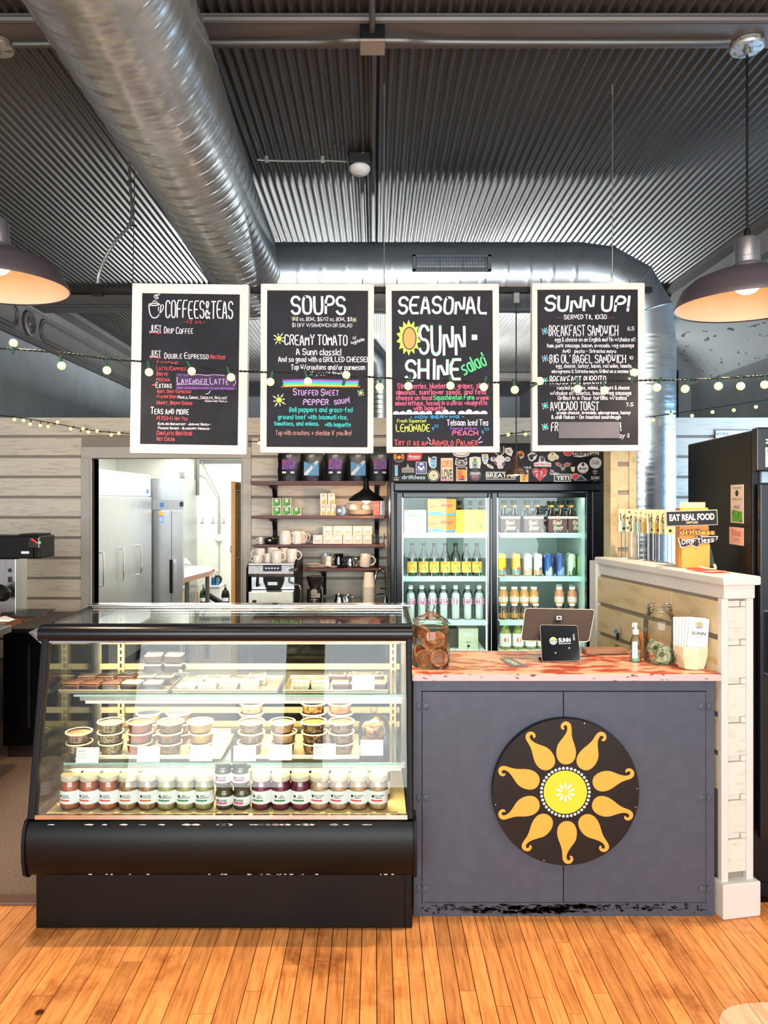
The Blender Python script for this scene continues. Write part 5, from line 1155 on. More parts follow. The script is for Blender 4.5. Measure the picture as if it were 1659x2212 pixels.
# ---- stickers on the header, coordinates of the 840..1320 x 960..1240 crop
QC = {k: mat('sticker_'+k, h, .4, var=.02) for k, h in dict(k='#0c0c0e', w='#ece9e2', r='#cf3038', b='#3a6fb0', n='#34388c', y='#e8b040', o='#e0702a', g='#6fae4c', t='#62b4d6', s='#9a958a', p='#7a4a98', c='#e9dcb0', k2='#3a3a48', q='#d98a9a', e='#a9c8cf').items()}
qk = list(QC); qm = [QC[c] for c in qk]
KY = CYF-.0255
def sticker(lab, *prims):
    mb = MB(); d = 0
    f_ = lambda a, b_: (X(840+a*.2893, CYF), Z(960+b_*.2893, CYF)); u = .2893*CYF/F
    for pr_ in prims:
        y_ = KY-.0006-d*.0003; d += 1; k_ = pr_[0]; m_ = qk.index(pr_[-1])
        if k_ == 'c': a, b_ = f_(pr_[1], pr_[2]); mb.disc(a, b_, pr_[3]*u, y_, 22, m_, pr_[4]*u)
        elif k_ == 'r': a, b_ = f_(pr_[1], pr_[4]); c_, e_ = f_(pr_[3], pr_[2]); mb.poly([(a, b_), (c_, b_), (c_, e_), (a, e_)], y_, m_)
        elif k_ == 'p': mb.poly([f_(*q_) for q_ in pr_[1]][::-1], y_, m_)
        elif k_ == 't': a, b_ = f_(pr_[2], pr_[3]); txt(mb, pr_[1], a, b_, pr_[4]*u, y=y_, width=pr_[5]*u if pr_[5] else None, m=m_, bold=pr_[6] if len(pr_) > 7 else .01)
        elif k_ == 'h': a, b_ = f_(pr_[2], pr_[4]); c_, _ = f_(pr_[3], pr_[4]); hand(mb, pr_[1], a, c_, b_, pr_[5]*u, y=y_, m=m_, wd=pr_[5]*u*.16, slant=.15)
        elif k_ == 's': stroke(mb, [f_(*q_) for q_ in pr_[1]], pr_[2]*u, y_, m_)
    if len(set(mb.mi)) >= 0: part(mb, 'sticker', qm, ck, smooth=0, label=lab)
sticker('round orange and black badge', ('c', 75, 95, 42, 42, 's'), ('c', 75, 95, 39, 39, 'k'), ('p', [(38, 80), (55, 72), (60, 110), (42, 115)], 'o'), ('p', [(90, 72), (112, 80), (108, 112), (92, 110)], 'o'), ('c', 75, 98, 12, 14, 'y'), ('s', [(50, 122), (75, 128), (100, 122)], 3, 's'))
sticker('red tool-maker sticker', ('p', [(135, 75), (150, 68), (246, 66), (244, 105), (230, 122), (132, 124)], 'r'), ('h', 'Milwaukee', 145, 230, 102, 22, 'w'), ('s', [(150, 112), (225, 106)], 3, 'w'))
sticker('pen shaped sticker', ('r', 44, 155, 66, 162, 'w'), ('r', 36, 152, 78, 158, 'k2'), ('r', 44, 165, 66, 232, 'e'), ('r', 48, 168, 62, 226, 't'), ('p', [(48, 226), (62, 226), (55, 242)], 'w'), ('r', 38, 246, 74, 252, 's'), ('c', 55, 264, 20, 6, 's'))
sticker('grey rocket badge', ('p', [(96, 212), (96, 178), (128, 172), (140, 140), (152, 172), (186, 178), (186, 212)], 's'), ('t', 'STATE', 141, 205, 14, 70, 'k2'))
sticker('driftless lettering', ('t', 'driftless', 182, 260, 30, 176, .02, 'e'))
sticker('blue camper van sticker', ('r', 200, 132, 280, 222, 'w'), ('r', 204, 136, 276, 218, 'n'), ('p', [(216, 160), (262, 160), (266, 195), (212, 195)], 'w'), ('p', [(220, 162), (258, 162), (240, 178)], 'n'), ('c', 222, 186, 6, 6, 'n'), ('c', 256, 186, 6, 6, 'n'), ('c', 240, 148, 20, 6, 'w'), ('r', 214, 205, 266, 209, 'e'))
sticker('round gold sun badge', ('c', 331, 233, 44, 44, 'w'), ('c', 331, 233, 42, 42, 'k'), ('c', 331, 233, 35, 35, 'c'), ('c', 331, 233, 22, 22, 's'), ('c', 331, 233, 19, 19, 'c'), ('c', 331, 233, 7, 7, 'k2'))
sticker('blue jug sticker', ('p', [(292, 90), (305, 105), (330, 92), (354, 95), (352, 165), (340, 180), (315, 178), (300, 160), (292, 130)], 'w'), ('p', [(310, 100), (348, 100), (346, 118), (310, 118)], 'b'), ('p', [(306, 122), (348, 122), (345, 168), (330, 174), (312, 168)], 't'), ('t', 'HARD', 328, 148, 12, 30, 'w'))
sticker('LOVE IS LOVE sticker', ('r', 384, 102, 476, 274, 'q'), ('r', 387, 105, 473, 271, 'c'), ('t', 'LOVE IS', 430, 170, 48, 76, .03, 'o'), ('t', 'LOVE', 430, 256, 68, 76, .03, 'k2'), ('r', 390, 258, 470, 270, 'q'))
sticker('white half badge under the board', ('c', 537, 70, 62, 28, 'w'), ('c', 537, 66, 56, 24, 's'), ('c', 537, 62, 48, 20, 'w'))
sticker('black cat-eared cider sticker', ('p', [(490, 150), (498, 100), (520, 118), (555, 118), (576, 98), (582, 148), (560, 160), (510, 160)], 'w'), ('p', [(496, 146), (502, 108), (520, 124), (555, 124), (572, 106), (577, 144), (558, 154), (512, 154)], 'k'), ('h', 'Cider Time', 500, 574, 145, 18, 'w'))
sticker('orange fruit box sticker', ('r', 500, 168, 580, 274, 'w'), ('r', 503, 171, 577, 271, 'y'), ('r', 508, 173, 572, 190, 'k'), ('p', [(508, 200), (540, 195), (545, 230), (520, 262), (508, 262)], 'o'), ('c', 545, 245, 16, 14, 'r'), ('r', 520, 258, 560, 268, 'n'))
sticker('avocado sticker', ('p', [(598, 100), (640, 92), (680, 98), (684, 140), (676, 182), (638, 178), (600, 182), (596, 140)], 'w'), ('c', 638, 150, 20, 24, 'g'), ('c', 638, 120, 13, 18, 'g'), ('c', 638, 152, 15, 18, 'e'), ('c', 638, 155, 8, 8, 'k'), ('t', 'a GoodCat', 638, 176, 9, 50, 'k2'))
sticker('pastel totem sticker', ('p', [(690, 75), (735, 75), (740, 110), (728, 148), (712, 152), (700, 140), (690, 110)], 'w'), ('c', 714, 88, 16, 8, 'q'), ('c', 714, 108, 16, 8, 't'), ('c', 714, 128, 12, 7, 'e'))
sticker('round DISARM HATE sticker', ('c', 641, 228, 44, 44, 'k2'), ('t', 'DISARM', 641, 228, 20, 72, .03, 'w'), ('t', 'HATE', 641, 250, 18, 46, .03, 'q'), ('s', [(612, 258), (641, 262), (668, 258)], 4, 'r'))
sticker('small oval sticker', ('p', [(725, 148), (740, 148), (768, 162), (778, 178), (768, 184), (745, 176), (728, 164)], 'w'), ('p', [(738, 154), (762, 168), (766, 176), (742, 166)], 's'))
sticker('flower and wishbone sticker', ('c', 775, 112, 22, 18, 'w'), ('c', 880, 112, 22, 18, 'w'), ('c', 826, 110, 32, 28, 'w'), ('p', [(790, 120), (860, 120), (845, 182), (810, 182)], 'w'), ('c', 778, 98, 11, 10, 'p'), ('c', 790, 142, 12, 11, 'p'), ('c', 850, 148, 13, 13, 'p'), ('t', 'VOTE', 826, 175, 16, 34, .02, 'q'), ('c', 775, 112, 12, 9, 's'), ('c', 880, 112, 12, 9, 's'))
sticker('shield sticker with orange corner', ('p', [(786, 16), (855, 16), (855, 70), (820, 92), (786, 68)], 'w'), ('p', [(790, 16), (850, 16), (850, 66), (820, 86), (790, 64)], 'k'), ('p', [(790, 16), (820, 16), (790, 45)], 'o'), ('t', 'OREGON', 820, 62, 9, 44, 's'))
sticker('white torn paper sticker', ('p', [(862, 30), (905, 24), (922, 55), (908, 92), (880, 78), (860, 60)], 'w'), ('s', [(872, 42), (900, 48)], 5, 'k'), ('s', [(875, 56), (905, 62)], 5, 'k'))
sticker('sunset forest sticker', ('c', 975, 80, 30, 30, 'y'), ('c', 975, 76, 28, 22, 'o'), ('p', [(950, 92), (962, 60), (972, 88), (982, 55), (992, 90)], 'k'), ('p', [(945, 92), (1003, 92), (990, 102), (955, 102)], 'e'))
sticker('BREATHE lettering', ('r', 718, 206, 942, 212, 'w'), ('t', 'BREATHE', 830, 248, 32, 222, .03, 'w'), ('r', 718, 257, 942, 262, 'w'))
sticker('yellow plant sticker', ('r', 973, 192, 1035, 280, 'c'), ('r', 978, 196, 1030, 276, 'y'), ('s', [(1004, 270), (1004, 225), (990, 205)], 5, 'k2'), ('s', [(1004, 240), (1020, 210)], 5, 'k2'))
sticker('ess lettering', ('t', 'ess', 1022, 182, 24, 70, .02, 'e'))
sticker('white feathered shield', ('p', [(1028, 80), (1055, 62), (1085, 65), (1100, 85), (1090, 110), (1062, 130), (1040, 118)], 'w'), ('p', [(1036, 86), (1060, 72), (1078, 82), (1070, 110), (1058, 120), (1042, 108)], 'k'), ('c', 1082, 80, 10, 9, 'k'))
sticker('peace hand sticker', ('p', [(1074, 140), (1110, 132), (1120, 90), (1150, 90), (1160, 128), (1205, 140), (1205, 168), (1078, 166)], 'w'), ('p', [(1126, 130), (1124, 84), (1132, 84), (1136, 104), (1142, 84), (1150, 88), (1152, 128)], 'k2'), ('h', 'Good Vibes Only', 1080, 1200, 158, 15, 'r'))
sticker('tan worker sticker', ('p', [(1178, 85), (1200, 62), (1228, 62), (1262, 90), (1258, 112), (1228, 116), (1222, 126), (1200, 126), (1180, 108)], 'c'), ('c', 1214, 76, 9, 9, 's'), ('t', 'WORK', 1218, 106, 12, 60, 's'))
sticker('red heart with pale lakes', ('p', [(1120, 278), (1072, 228), (1060, 200), (1072, 180), (1095, 176), (1120, 190), (1145, 176), (1168, 180), (1180, 202), (1168, 230)], 'r'), ('p', [(1068, 212), (1090, 194), (1112, 200), (1092, 208)], 'e'), ('p', [(1098, 215), (1106, 218), (1100, 250), (1092, 244)], 'e'), ('p', [(1118, 198), (1138, 204), (1136, 236), (1126, 236), (1128, 210)], 'e'), ('p', [(1140, 240), (1170, 222), (1166, 232), (1146, 246)], 'e'))
sticker('be fearless script', ('h', 'be', 1200, 1222, 205, 18, 'w'), ('h', 'fearless', 1192, 1262, 228, 22, 'w'))
sticker('red-winged owl sticker', ('p', [(1232, 140), (1255, 133), (1280, 150), (1298, 148), (1325, 133), (1355, 145), (1340, 165), (1310, 172), (1300, 196), (1280, 196), (1275, 172), (1245, 162)], 's'), ('p', [(1240, 142), (1262, 140), (1278, 156), (1262, 162)], 'r'), ('p', [(1348, 146), (1326, 142), (1304, 156), (1322, 164)], 'r'), ('c', 1290, 160, 12, 13, 'k2'))
sticker('white cup sticker', ('p', [(1348, 170), (1382, 168), (1376, 205), (1358, 205)], 'c'))
sticker('white framed YETI sticker', ('r', 1226, 222, 1352, 278, 'w'), ('r', 1231, 227, 1347, 273, 'k'), ('t', 'YETI', 1289, 264, 28, 100, .045, 'w'))
sticker('red and dark mountain sticker', ('c', 1385, 240, 34, 24, 'q'), ('c', 1388, 244, 26, 18, 'r'), ('p', [(1372, 272), (1425, 226), (1472, 270)], 'e'), ('p', [(1380, 270), (1425, 234), (1462, 268)], 'k2'))
sticker('white MUSK badge', ('c', 1440, 150, 26, 14, 'w'), ('c', 1440, 178, 42, 40, 'w'), ('c', 1440, 152, 10, 12, 'k'), ('t', 'MUSK', 1440, 190, 14, 60, .03, 'k'), ('s', [(1412, 205), (1440, 212), (1468, 205)], 3, 'k'))
sticker('round white script badge', ('c', 1533, 140, 46, 44, 's'), ('c', 1533, 140, 43, 41, 'w'), ('h', 'Dale', 1505, 1560, 150, 30, 's'))
sticker('red badge under the board', ('c', 1330, 62, 36, 28, 'q'), ('c', 1330, 62, 30, 22, 'r'))
sticker('outlined Driftless sticker', ('p', [(1370, 92), (1366, 62), (1560, 60), (1558, 82), (1480, 88), (1420, 98)], 'w'), ('t', 'DRiFTLess', 1462, 86, 26, 180, .04, 'k'))
sticker('SUNN cafe logo', ('c', 1530, 208, 18, 17, 's'), ('r', 1513, 208, 1547, 213, 'k'), ('t', 'SUNN', 1530, 262, 24, 60, .02, 'w'), ('t', 'CAFE', 1530, 276, 7, 24, 's'))
# ================================================================ wall shelves and their contents (crop 530..850 x 970..1320)
SX = lambda zx: 530+zx*.1929
SYp = lambda zy: 970+zy*.1929
IY = 5.40
def shelf_w(n, zx0, zx1, ztop, thick, label):
    x0, x1 = X(SX(zx0), 5.34), X(SX(zx1), 5.34); z_ = ztop
    t = thing('wall_shelf', label, 'shelf', ((x0+x1)/2, 5.45, z_-thick), 0, 'mahogany wall shelves behind the counter')
    part(MB().box(x0, x1, 5.33, 5.578, z_-thick, z_-.004), 'board', m_shelfw, t, smooth=0, bevel=.003)
    part(MB().box(x0-.003, x1, 5.322, 5.332, z_-thick*.55, z_), 'front_moulding', m_shelfw, t, smooth=0, bevel=.002)
    for zx in ((320, 1470) if zx0 < 300 else (875, 1430)):
        xb = X(SX(zx), 5.5); m = MB(); m.prism([(5.578, z_-thick-.2), (5.565, z_-thick-.2), (5.555, z_-thick-.09), (5.52, z_-thick-.03), (5.36, z_-thick-.012), (5.36, z_-thick-.001), (5.578, z_-thick-.001)], xb-.016, xb+.016, ax='x'); part(m, 'bracket', m_blackm, t, smooth=0, bevel=.002)
    return z_
Z1 = shelf_w(1, 65, 1560, 1.757, .030, 'topmost dark red wall shelf carrying the black coffee bags')
Z2 = shelf_w(2, 85, 1560, 1.507, .022, 'second wall shelf carrying green tea boxes and plates')
Z3 = shelf_w(3, 85, 1560, 1.299, .022, 'third wall shelf carrying jugs and white boxes')
Z4 = shelf_w(4, 670, 1560, 1.128, .022, 'short lowest wall shelf carrying saucers and milk jugs')
m_foil = mat('black_foil', '#0a0a0c', .28, bump=.6, scale=18); m_purp = mat('purple_print', '#5a2c86', .4, c2='#8a4fae', scale=60); m_blup = mat('blue_print', '#5c9fd0', .4)
for i, zx in enumerate((490, 742, 1010, 1265, 1515)):
    x_ = X(SX(zx), IY); pur = i % 2 == 0
    t = thing('coffee_bag', 'black coffee bag with %s panel, %s from the left on the top shelf' % ('purple' if pur else 'light blue', ORD[i]), 'coffee bag', (x_, IY+.03, Z1), 0, 'coffee bags on the top shelf')
    mb = MB(); W_, H_ = .082, .255; n = 8; vs = []
    for k in range(n+1):
        z_ = H_*k/n; d = .045*(1-(k/n)**2)+.004; w_ = W_*(1-.03*math.sin(k*2.1))
        vs += [(-w_, -d*.55, z_), (-w_*.6, -d, z_), (w_*.6, -d, z_), (w_, -d*.55, z_), (w_, d, z_), (-w_, d, z_)]
    fs = [(k*6+j, k*6+(j+1) % 6, (k+1)*6+(j+1) % 6, (k+1)*6+j) for k in range(n) for j in range(6)]+[tuple(range(5, -1, -1)), tuple(range(n*6, n*6+6))]
    mb.add(vs, fs); mb.build('bag', m_foil, t, smooth=50)
    g = lambda a, b: (a, -(.047*(1-(b/H_)**2)+.0065), b)
    mb = MB()
    if pur:
        mb.add([g(-.05, .085), g(.045, .085), g(.045, .16), g(-.05, .16)], [(0, 1, 2, 3)], 0)
        for _ in range(5): a = R.uniform(-.045, .04); b_ = R.uniform(.1, .15); mb.add([g(a, b_), g(a+.008, b_), g(a+.004, b_+.008)], [(0, 1, 2)], 1)
        mb.add([g(-.05, .13), g(-.035, .13), g(-.035, .152), g(-.05, .152)], [(0, 1, 2, 3)], 1); mb.add([g(-.048, .056), g(-.02, .056), g(-.02, .07), g(-.048, .07)], [(0, 1, 2, 3)], 2); mb.add([g(.012, .056), g(.04, .056), g(.04, .07), g(.012, .07)], [(0, 1, 2, 3)], 2)
    else:
        mb.add([g(-.055, .04), g(.055, .04), g(.052, .15), g(0, .125), g(-.055, .145)], [(0, 1, 2, 3, 4)], 3)
        q = [g(-.05, .045), g(-.03, .045), g(.05, .14), g(.045, .15), g(.03, .145), g(-.05, .06)]; mb.add([(a, b_-.0006, c) for a, b_, c in q], [(0, 1, 2, 3, 4, 5)], 2)
    mb.build('printed_panel', [m_purp, m_red, m_lab, m_blup], t, smooth=0)
    mb = MB(); txt(mb, 'JUST', 0, .175, .017, y=-.033, bold=.03, width=.038); txt(mb, 'COFFEE', 0, .163, .004, y=-.036); mb.build('lettering', m_lab, t, smooth=0)
m_wbox = mat('white_carton', '#dcd5ca', .5, var=.02); m_gpr = mat('tea_green', '#5cab2e', .5, c2='#2f7a25', scale=30); m_opr = mat('tea_orange', '#f0a63c', .5)
def sbox(name, label, cat, zx, z_, w_, h_, d_, mm, draw, group, yy=IY):
    t = thing(name, label, cat, (X(SX(zx), yy), yy+d_/2, z_), R.uniform(-.03, .03), group); MB().box(-w_/2, w_/2, -d_/2, d_/2, 0, h_).build('box', mm, t, smooth=0, bevel=.001)
    mb = MB(); mt = draw(mb, w_/2, h_, -d_/2-.0006); mb.build('print', mt, t, smooth=0); return t
def dg(mb, w_, h, y): mb.poly([(-w_*.8, .004), (w_*.8, .004), (w_*.8, h-.005), (-w_*.8, h-.005)], y, 0); mb.disc(0, h*.7, h*.2, y-.0004, 14, 1); mb.poly([(w_*.1, .004), (w_*.8, .004), (w_*.8, h*.22), (w_*.1, h*.12)], y-.0004, 1); return [m_gpr, m_wbox]
def do(mb, w_, h, y): mb.disc(0, h*.78, h*.12, y, 12, 2); mb.poly([(-w_*.5, .003), (w_*.8, .003), (w_*.5, h*.45), (-w_*.3, h*.3)], y, 0); return [m_opr, m_wbox, mat('peach_print', '#e5a58c', .5)]
def dw(mb, w_, h, y): mb.disc(0, h*.68, h*.2, y, 14, 0); txt(mb, 'tea', -w_*.5, h*.75, h*.1, y=y-.0004, m=1); txt(mb, 'chamomile', 0, h*.34, h*.09, y=y, m=1, bold=.02); txt(mb, 'organic herbal', 0, h*.2, h*.06, y=y, m=1); return [m_lab, mat('print_brown', '#8a6a4a', .5)]
for i, (zx, r_) in enumerate(((350, 0), (462, 0), (573, 0), (350, 1), (464, 1))):
    sbox('tea_box', 'white and green tea box, %s of the %s row on the second shelf' % (ORD[i % 3], ('lower', 'upper')[r_]), 'tea box', zx, Z2+r_*.0635, .067, .063, .12, m_wbox, dg, 'green tea boxes on the second shelf')
for i, (zx, r_) in enumerate(((868, 0), (927, 0), (986, 0), (875, 1), (962, 1))):
    sbox('tea_box', 'white and orange tea box, %s of the %s row on the second shelf' % (ORD[i % 3], ('lower', 'upper')[r_]), 'tea box', zx, Z2+r_*.0815, .036 if not r_ else .052, .081, .09, m_wbox, do, 'orange tea boxes on the second shelf')
for r_, n in ((0, 6), (1, 5)):
    for i in range(n): sbox('tea_box', 'white tea box with round mark, %s in the %s row of the third shelf' % (ORD[i], ('lower', 'upper')[r_]), 'tea box', 812+111*(i+r_), Z3+r_*.0665, .0705, .066, .10, m_wbox, dw, 'white tea boxes on the third shelf')
m_china = mat('cream_china', '#f0e4d6', .2, coat=.5, var=.02); m_bch = mat('black_china', '#0c0c0d', .15, coat=1)
def mug(name, label, x_, y_, z_, r, h, mm, side=1, prof=None, tilt=0, group=None, rz=0, inv=False, steel=False):
    t = thing(name, label, 'mug' if 'mug' in name else name.split('_')[-1], (x_, y_, z_), rz, group)
    if tilt: t.rotation_euler = (0, tilt, rz)
    p_ = prof or [(r*.92, 0), (r, .006), (r, h*.94), (r*.98, h), (r*.92, h), (r*.9, h*.92), (r*.9, .01), (0, .01)]
    if inv: p_ = [(a, h-b) for a, b in p_][::-1]
    MB().lathe(p_, 22, cap=True).build('cup', mm, t, smooth=45)
    a = [( side*(r*.96+(.36*h)*math.sin(PI*k/8)), 0, h*.5+h*.33*math.cos(PI*k/8)) for k in range(9)]
    MB().tube(a, h*.055 if not steel else .004, 8).build('handle', mm, t); return t
def bell(r, h): return [(r*.5, 0), (r*.55, .003), (r*.9, h*.25), (r, h*.5), (r*.92, h*.8), (r*.8, h), (r*.74, h), (r*.86, h*.75), (r*.9, h*.5), (0, h*.2)]
pl = lambda zx, Yc=IY: X(SX(zx), Yc)
mug('tea_cup', 'small cream cup at the far left of the third shelf', pl(172), IY, Z3, .02, .05, m_china, -1)
t = mug('sugar_pot', 'squat black glossy teapot at left on the third shelf', pl(275), IY, Z3, .045, .05, m_bch, 1, [(.03, 0), (.044, .008), (.048, .025), (.044, .044), (.03, .05), (.012, .052), (0, .053)])
for i, (zx, r_) in enumerate(((450, .044), (572, .042), (625, .026))): mug('milk_jug', 'cream china jug, %s of three on the third shelf' % ('left', 'middle', 'right')[i], pl(zx), IY-.02+i*.05, Z3, r_, .098-.004*i, m_china, 1, [(r_*.98, 0), (r_*1.02, .01), (r_, .05), (r_*.86, .088), (r_*.8, .098-.004*i), (r_*.74, .094), (0, .02)], group='cream jugs on the third shelf')
for i, zx in enumerate((1450, 1520)):
    t = thing('water_glass', 'clear tumbler, %s of two at the right end of the third shelf' % ('left', 'right')[i], 'glass', (pl(zx), IY, Z3)); MB().lathe([(.02, 0), (.022, .004), (.026, .072), (.024, .072), (.02, .006), (0, .006)], 16).build('tumbler', m_clear, t)
# second shelf right: black canister, plates, cups, red tin
t = thing('coffee_canister', 'black round canister with white dot on the second shelf', 'canister', (pl(1072), IY, Z2)); MB().tube([(0, -.03, .036), (0, .06, .036)], .036, 20).build('body', m_bch, t, smooth=50); MB().disc(-.01, .036, .013, -.0306, 14).build('white_mark', m_paper, t, smooth=0)
for k in range(5):
    t = thing('dinner_plate', 'cream plate, %s from the bottom of the stack under the pendant' % ORD[k], 'plate', (pl(1285), IY+.08, Z2+.007*k), 0, 'plates on the second shelf'); MB().lathe([(.05, 0), (.06, .001), (.098, .010), (.1, .012), (.096, .012), (.058, .004), (0, .004)], 32).build('plate', m_china, t)
for i, zx in enumerate((1205, 1350)): mug('coffee_mug', 'upturned cream cup on the plate stack, %s one' % ('left', 'right')[i], pl(zx), IY+.06, Z2+.0415, .032, .045, m_china, 1 if i else -1, bell(.036, .045), inv=True)
sbox('cocoa_tin', 'red tall tin beside the plates on the second shelf', 'tin', 1468, Z2, .048, .115, .05, mat('tin_red', '#d2452f', .4), lambda mb, w_, h, y: (txt(mb, 'COCOA', 0, h*.6, .009, y=y, m=0), [m_lab])[1], 'tins on the second shelf')
sbox('cocoa_tin', 'black tall tin at the right end of the second shelf', 'tin', 1535, Z2, .036, .11, .05, m_bch, lambda mb, w_, h, y: (mb.disc(0, h*.6, .006, y), [m_red])[1], 'tins on the second shelf')
# lowest shelf
for i, (zx, n, r_) in enumerate(((760, 5, .055), (860, 3, .05), (985, 2, .04))):
    for k in range(n):
        t = thing('saucer', 'cream saucer, %s from the bottom of the %s pile on the lowest shelf' % (ORD[k], ORD[i]), 'saucer', (pl(zx), IY-.02, Z4+.0055*k), 0, 'saucers on the lowest shelf'); MB().lathe([(r_*.5, 0), (r_*.6, .001), (r_, .008), (r_*.97, .009), (r_*.5, .003), (0, .003)], 26).build('saucer_dish', m_china, t)
mug('glass_mug', 'grey glass mug behind the small stacked cups on the lowest shelf', pl(888), IY+.09, Z4, .03, .095, mat('smoky_glass', '#c9c4c0', .15, coat=1), 1)
for k in (0, 1): mug('espresso_mug', 'small cream espresso mug, %s of the stacked pair' % ('lower', 'upper')[k], pl(930), IY, Z4+.009+.036*k, .024, .036, m_china, 1)
mug('milk_pitcher', 'black milk pitcher on the lowest shelf', pl(1045), IY, Z4, .04, .098, m_bch, -1, [(.04, 0), (.042, .01), (.042, .04), (.032, .075), (.036, .098), (.03, .096), (0, .02)])
mug('milk_pitcher', 'steel milk pitcher on the lowest shelf', pl(1175), IY, Z4, .036, .078, m_chrome, 1, [(.035, 0), (.037, .008), (.036, .035), (.027, .06), (.031, .078), (.026, .074), (0, .02)])
mug('latte_mug', 'tall cream mug leaning at the right of the lowest shelf', pl(1335), IY, Z4+.005, .040, .098, m_china, 1, tilt=.1)
# ================================================================ back counter, espresso machine, grinder, sundries
bc = thing('back_counter', 'steel topped back counter under the wall shelves', 'counter', (-.45, 5.25, 0))
m_bcw = mat('dark_cabinet', '#2c2724', .5)
part(MB().box(-.925, .075, 4.98, 5.57, 0, .86), 'cabinet', m_bcw, bc, smooth=0); part(MB().box(-.927, .08, 4.95, 5.572, .861, .89), 'worktop', m_steel, bc, smooth=0, bevel=.004)
for x_ in (-.92, -.59, -.26): part(MB().box(x_+.005, x_+.32, 4.962, 4.979, .08, .83), 'door', m_bcw, bc, smooth=0, bevel=.002)
EY = 5.02; ez = .891; e0, e1 = X(538, EY), X(641, EY)
em = thing('espresso_machine', 'steel espresso machine with black sides and white mugs on top', 'espresso machine', ((e0+e1)/2, EY+.2, ez))
Zt = Z(1216, EY)
part(MB().box(e0+.005, e1-.02, EY+.02, EY+.42, ez+.012, Zt-.012), 'body', m_blackm, em, smooth=0, bevel=.006)
part(MB().box(e0-.002, e1-.012, EY-.03, EY+.44, Zt-.014, Zt), 'cup_tray', m_steel, em, smooth=0, bevel=.004)
mb = MB(); mb.prism([(EY-.03, Z(1245, EY)), (EY-.045, Z(1238, EY)), (EY-.035, Zt-.015), (EY+.02, Zt-.015), (EY+.02, Z(1245, EY))], e0, e1-.014, ax='x'); part(mb, 'control_panel', mat('bronze_steel', '#8d8583', .3, metal=.9), em, smooth=0, bevel=.003)
part(MB().box(X(543, EY), X(641, EY)-.01, EY+.0, EY+.02, Z(1273, EY), Z(1246, EY)), 'front_plate', m_steel, em, smooth=0, bevel=.002)
part(MB().box(X(543, EY), X(641, EY)-.01, EY-.12, EY+.018, ez, Z(1274, EY)), 'drip_tray', mat('pale_steel', '#d9dcd8', .25, metal=.8), em, smooth=0, bevel=.004)
Y2 = EY-.046
part(MB().box(X(568, Y2), X(608, Y2), Y2-.001, Y2+.02, Z(1234, Y2), Z(1222, Y2)), 'display', mat('display_navy', '#15182c', .2), em, smooth=0)
mb = MB()
for k in range(5): mb.disc(X(575+6.3*k, Y2), Z(1227.5, Y2), .0045, Y2-.0022, 10)
part(mb, 'display_lights', mat('display_lights', '#dfe6ff', .4, emit=2.5, emc='#c8d2ff'), em, smooth=0)
part(MB().tube([(X(551, Y2), Y2-.012, Z(1231, Y2)), (X(551, Y2), Y2+.02, Z(1231, Y2))], .027, 20), 'steam_knob', m_chrome, em, smooth=40)
mb = MB(); mb.tube([(X(624, Y2), Y2-.02, Z(1230, Y2)), (X(624, Y2), Y2+.02, Z(1230, Y2))], .02, 18).tube([(X(626, Y2), Y2-.03, Z(1230, Y2)), (X(643, Y2), Y2-.05, Z(1229, Y2))], [.008, .012], 10); part(mb, 'steam_lever', m_chrome, em, smooth=40)
mb = MB(); c_ = X(591, EY)
mb.prism([(c_-.07, Z(1240, EY)), (c_+.075, Z(1240, EY)), (c_+.07, Z(1256, EY)), (c_+.05, Z(1272, EY)), (c_-.045, Z(1272, EY)), (c_-.065, Z(1256, EY))], EY-.03, EY+.0); part(mb, 'brew_group', m_blackm, em, smooth=0, bevel=.003)
part(MB().box(c_-.035, c_+.03, EY-.034, EY-.03, Z(1263, EY), Z(1256, EY)), 'portafilter_badge', m_steel, em, smooth=0)
mb = MB(); mb.tube([(X(557, EY), EY-.02, Z(1245, EY)), (X(556, EY), EY-.02, Z(1260, EY)), (X(558, EY), EY-.02, Z(1266, EY))], [.006, .008, .014], 10); part(mb, 'hot_water_spout', m_blackm, em)
mb = MB(); mb.tube(smooth_pts([Vector((X(626, EY), EY-.02, Z(1240, EY))), Vector((X(625, EY), EY-.03, Z(1255, EY))), Vector((X(636, EY), EY-.05, Z(1260, EY))), Vector((X(650, EY), EY-.05, Z(1266, EY))), Vector((X(651, EY), EY-.05, Z(1306, EY)))]), .005, 8); part(mb, 'steam_wand', m_chrome, em)
mb = MB(); txt(mb, 'RANCILIO', X(551, Y2), Z(1221, Y2), .006, y=Y2-.001, m=0); txt(mb, '8', X(556, EY), Z(1299, EY), .012, y=EY-.122, m=1); mb.box(X(551.5, EY), X(560, EY), EY-.1212, EY-.12, Z(1303, EY), Z(1291, EY), 2); part(mb, 'badges', [m_lab, m_ink, m_ink], em, smooth=0)
part(MB().prism([(EY-.05, ez), (EY-.05, Z(1225, EY)), (EY+.02, Zt), (EY+.43, Zt), (EY+.43, ez)], e0-.012, e0-.002, ax='x').prism([(EY-.05, ez), (EY-.05, Z(1225, EY)), (EY+.02, Zt+.02), (EY+.43, Zt+.02), (EY+.43, ez)], e1-.012, e1, ax='x'), 'side_panel', m_black, em, smooth=0, bevel=.003)
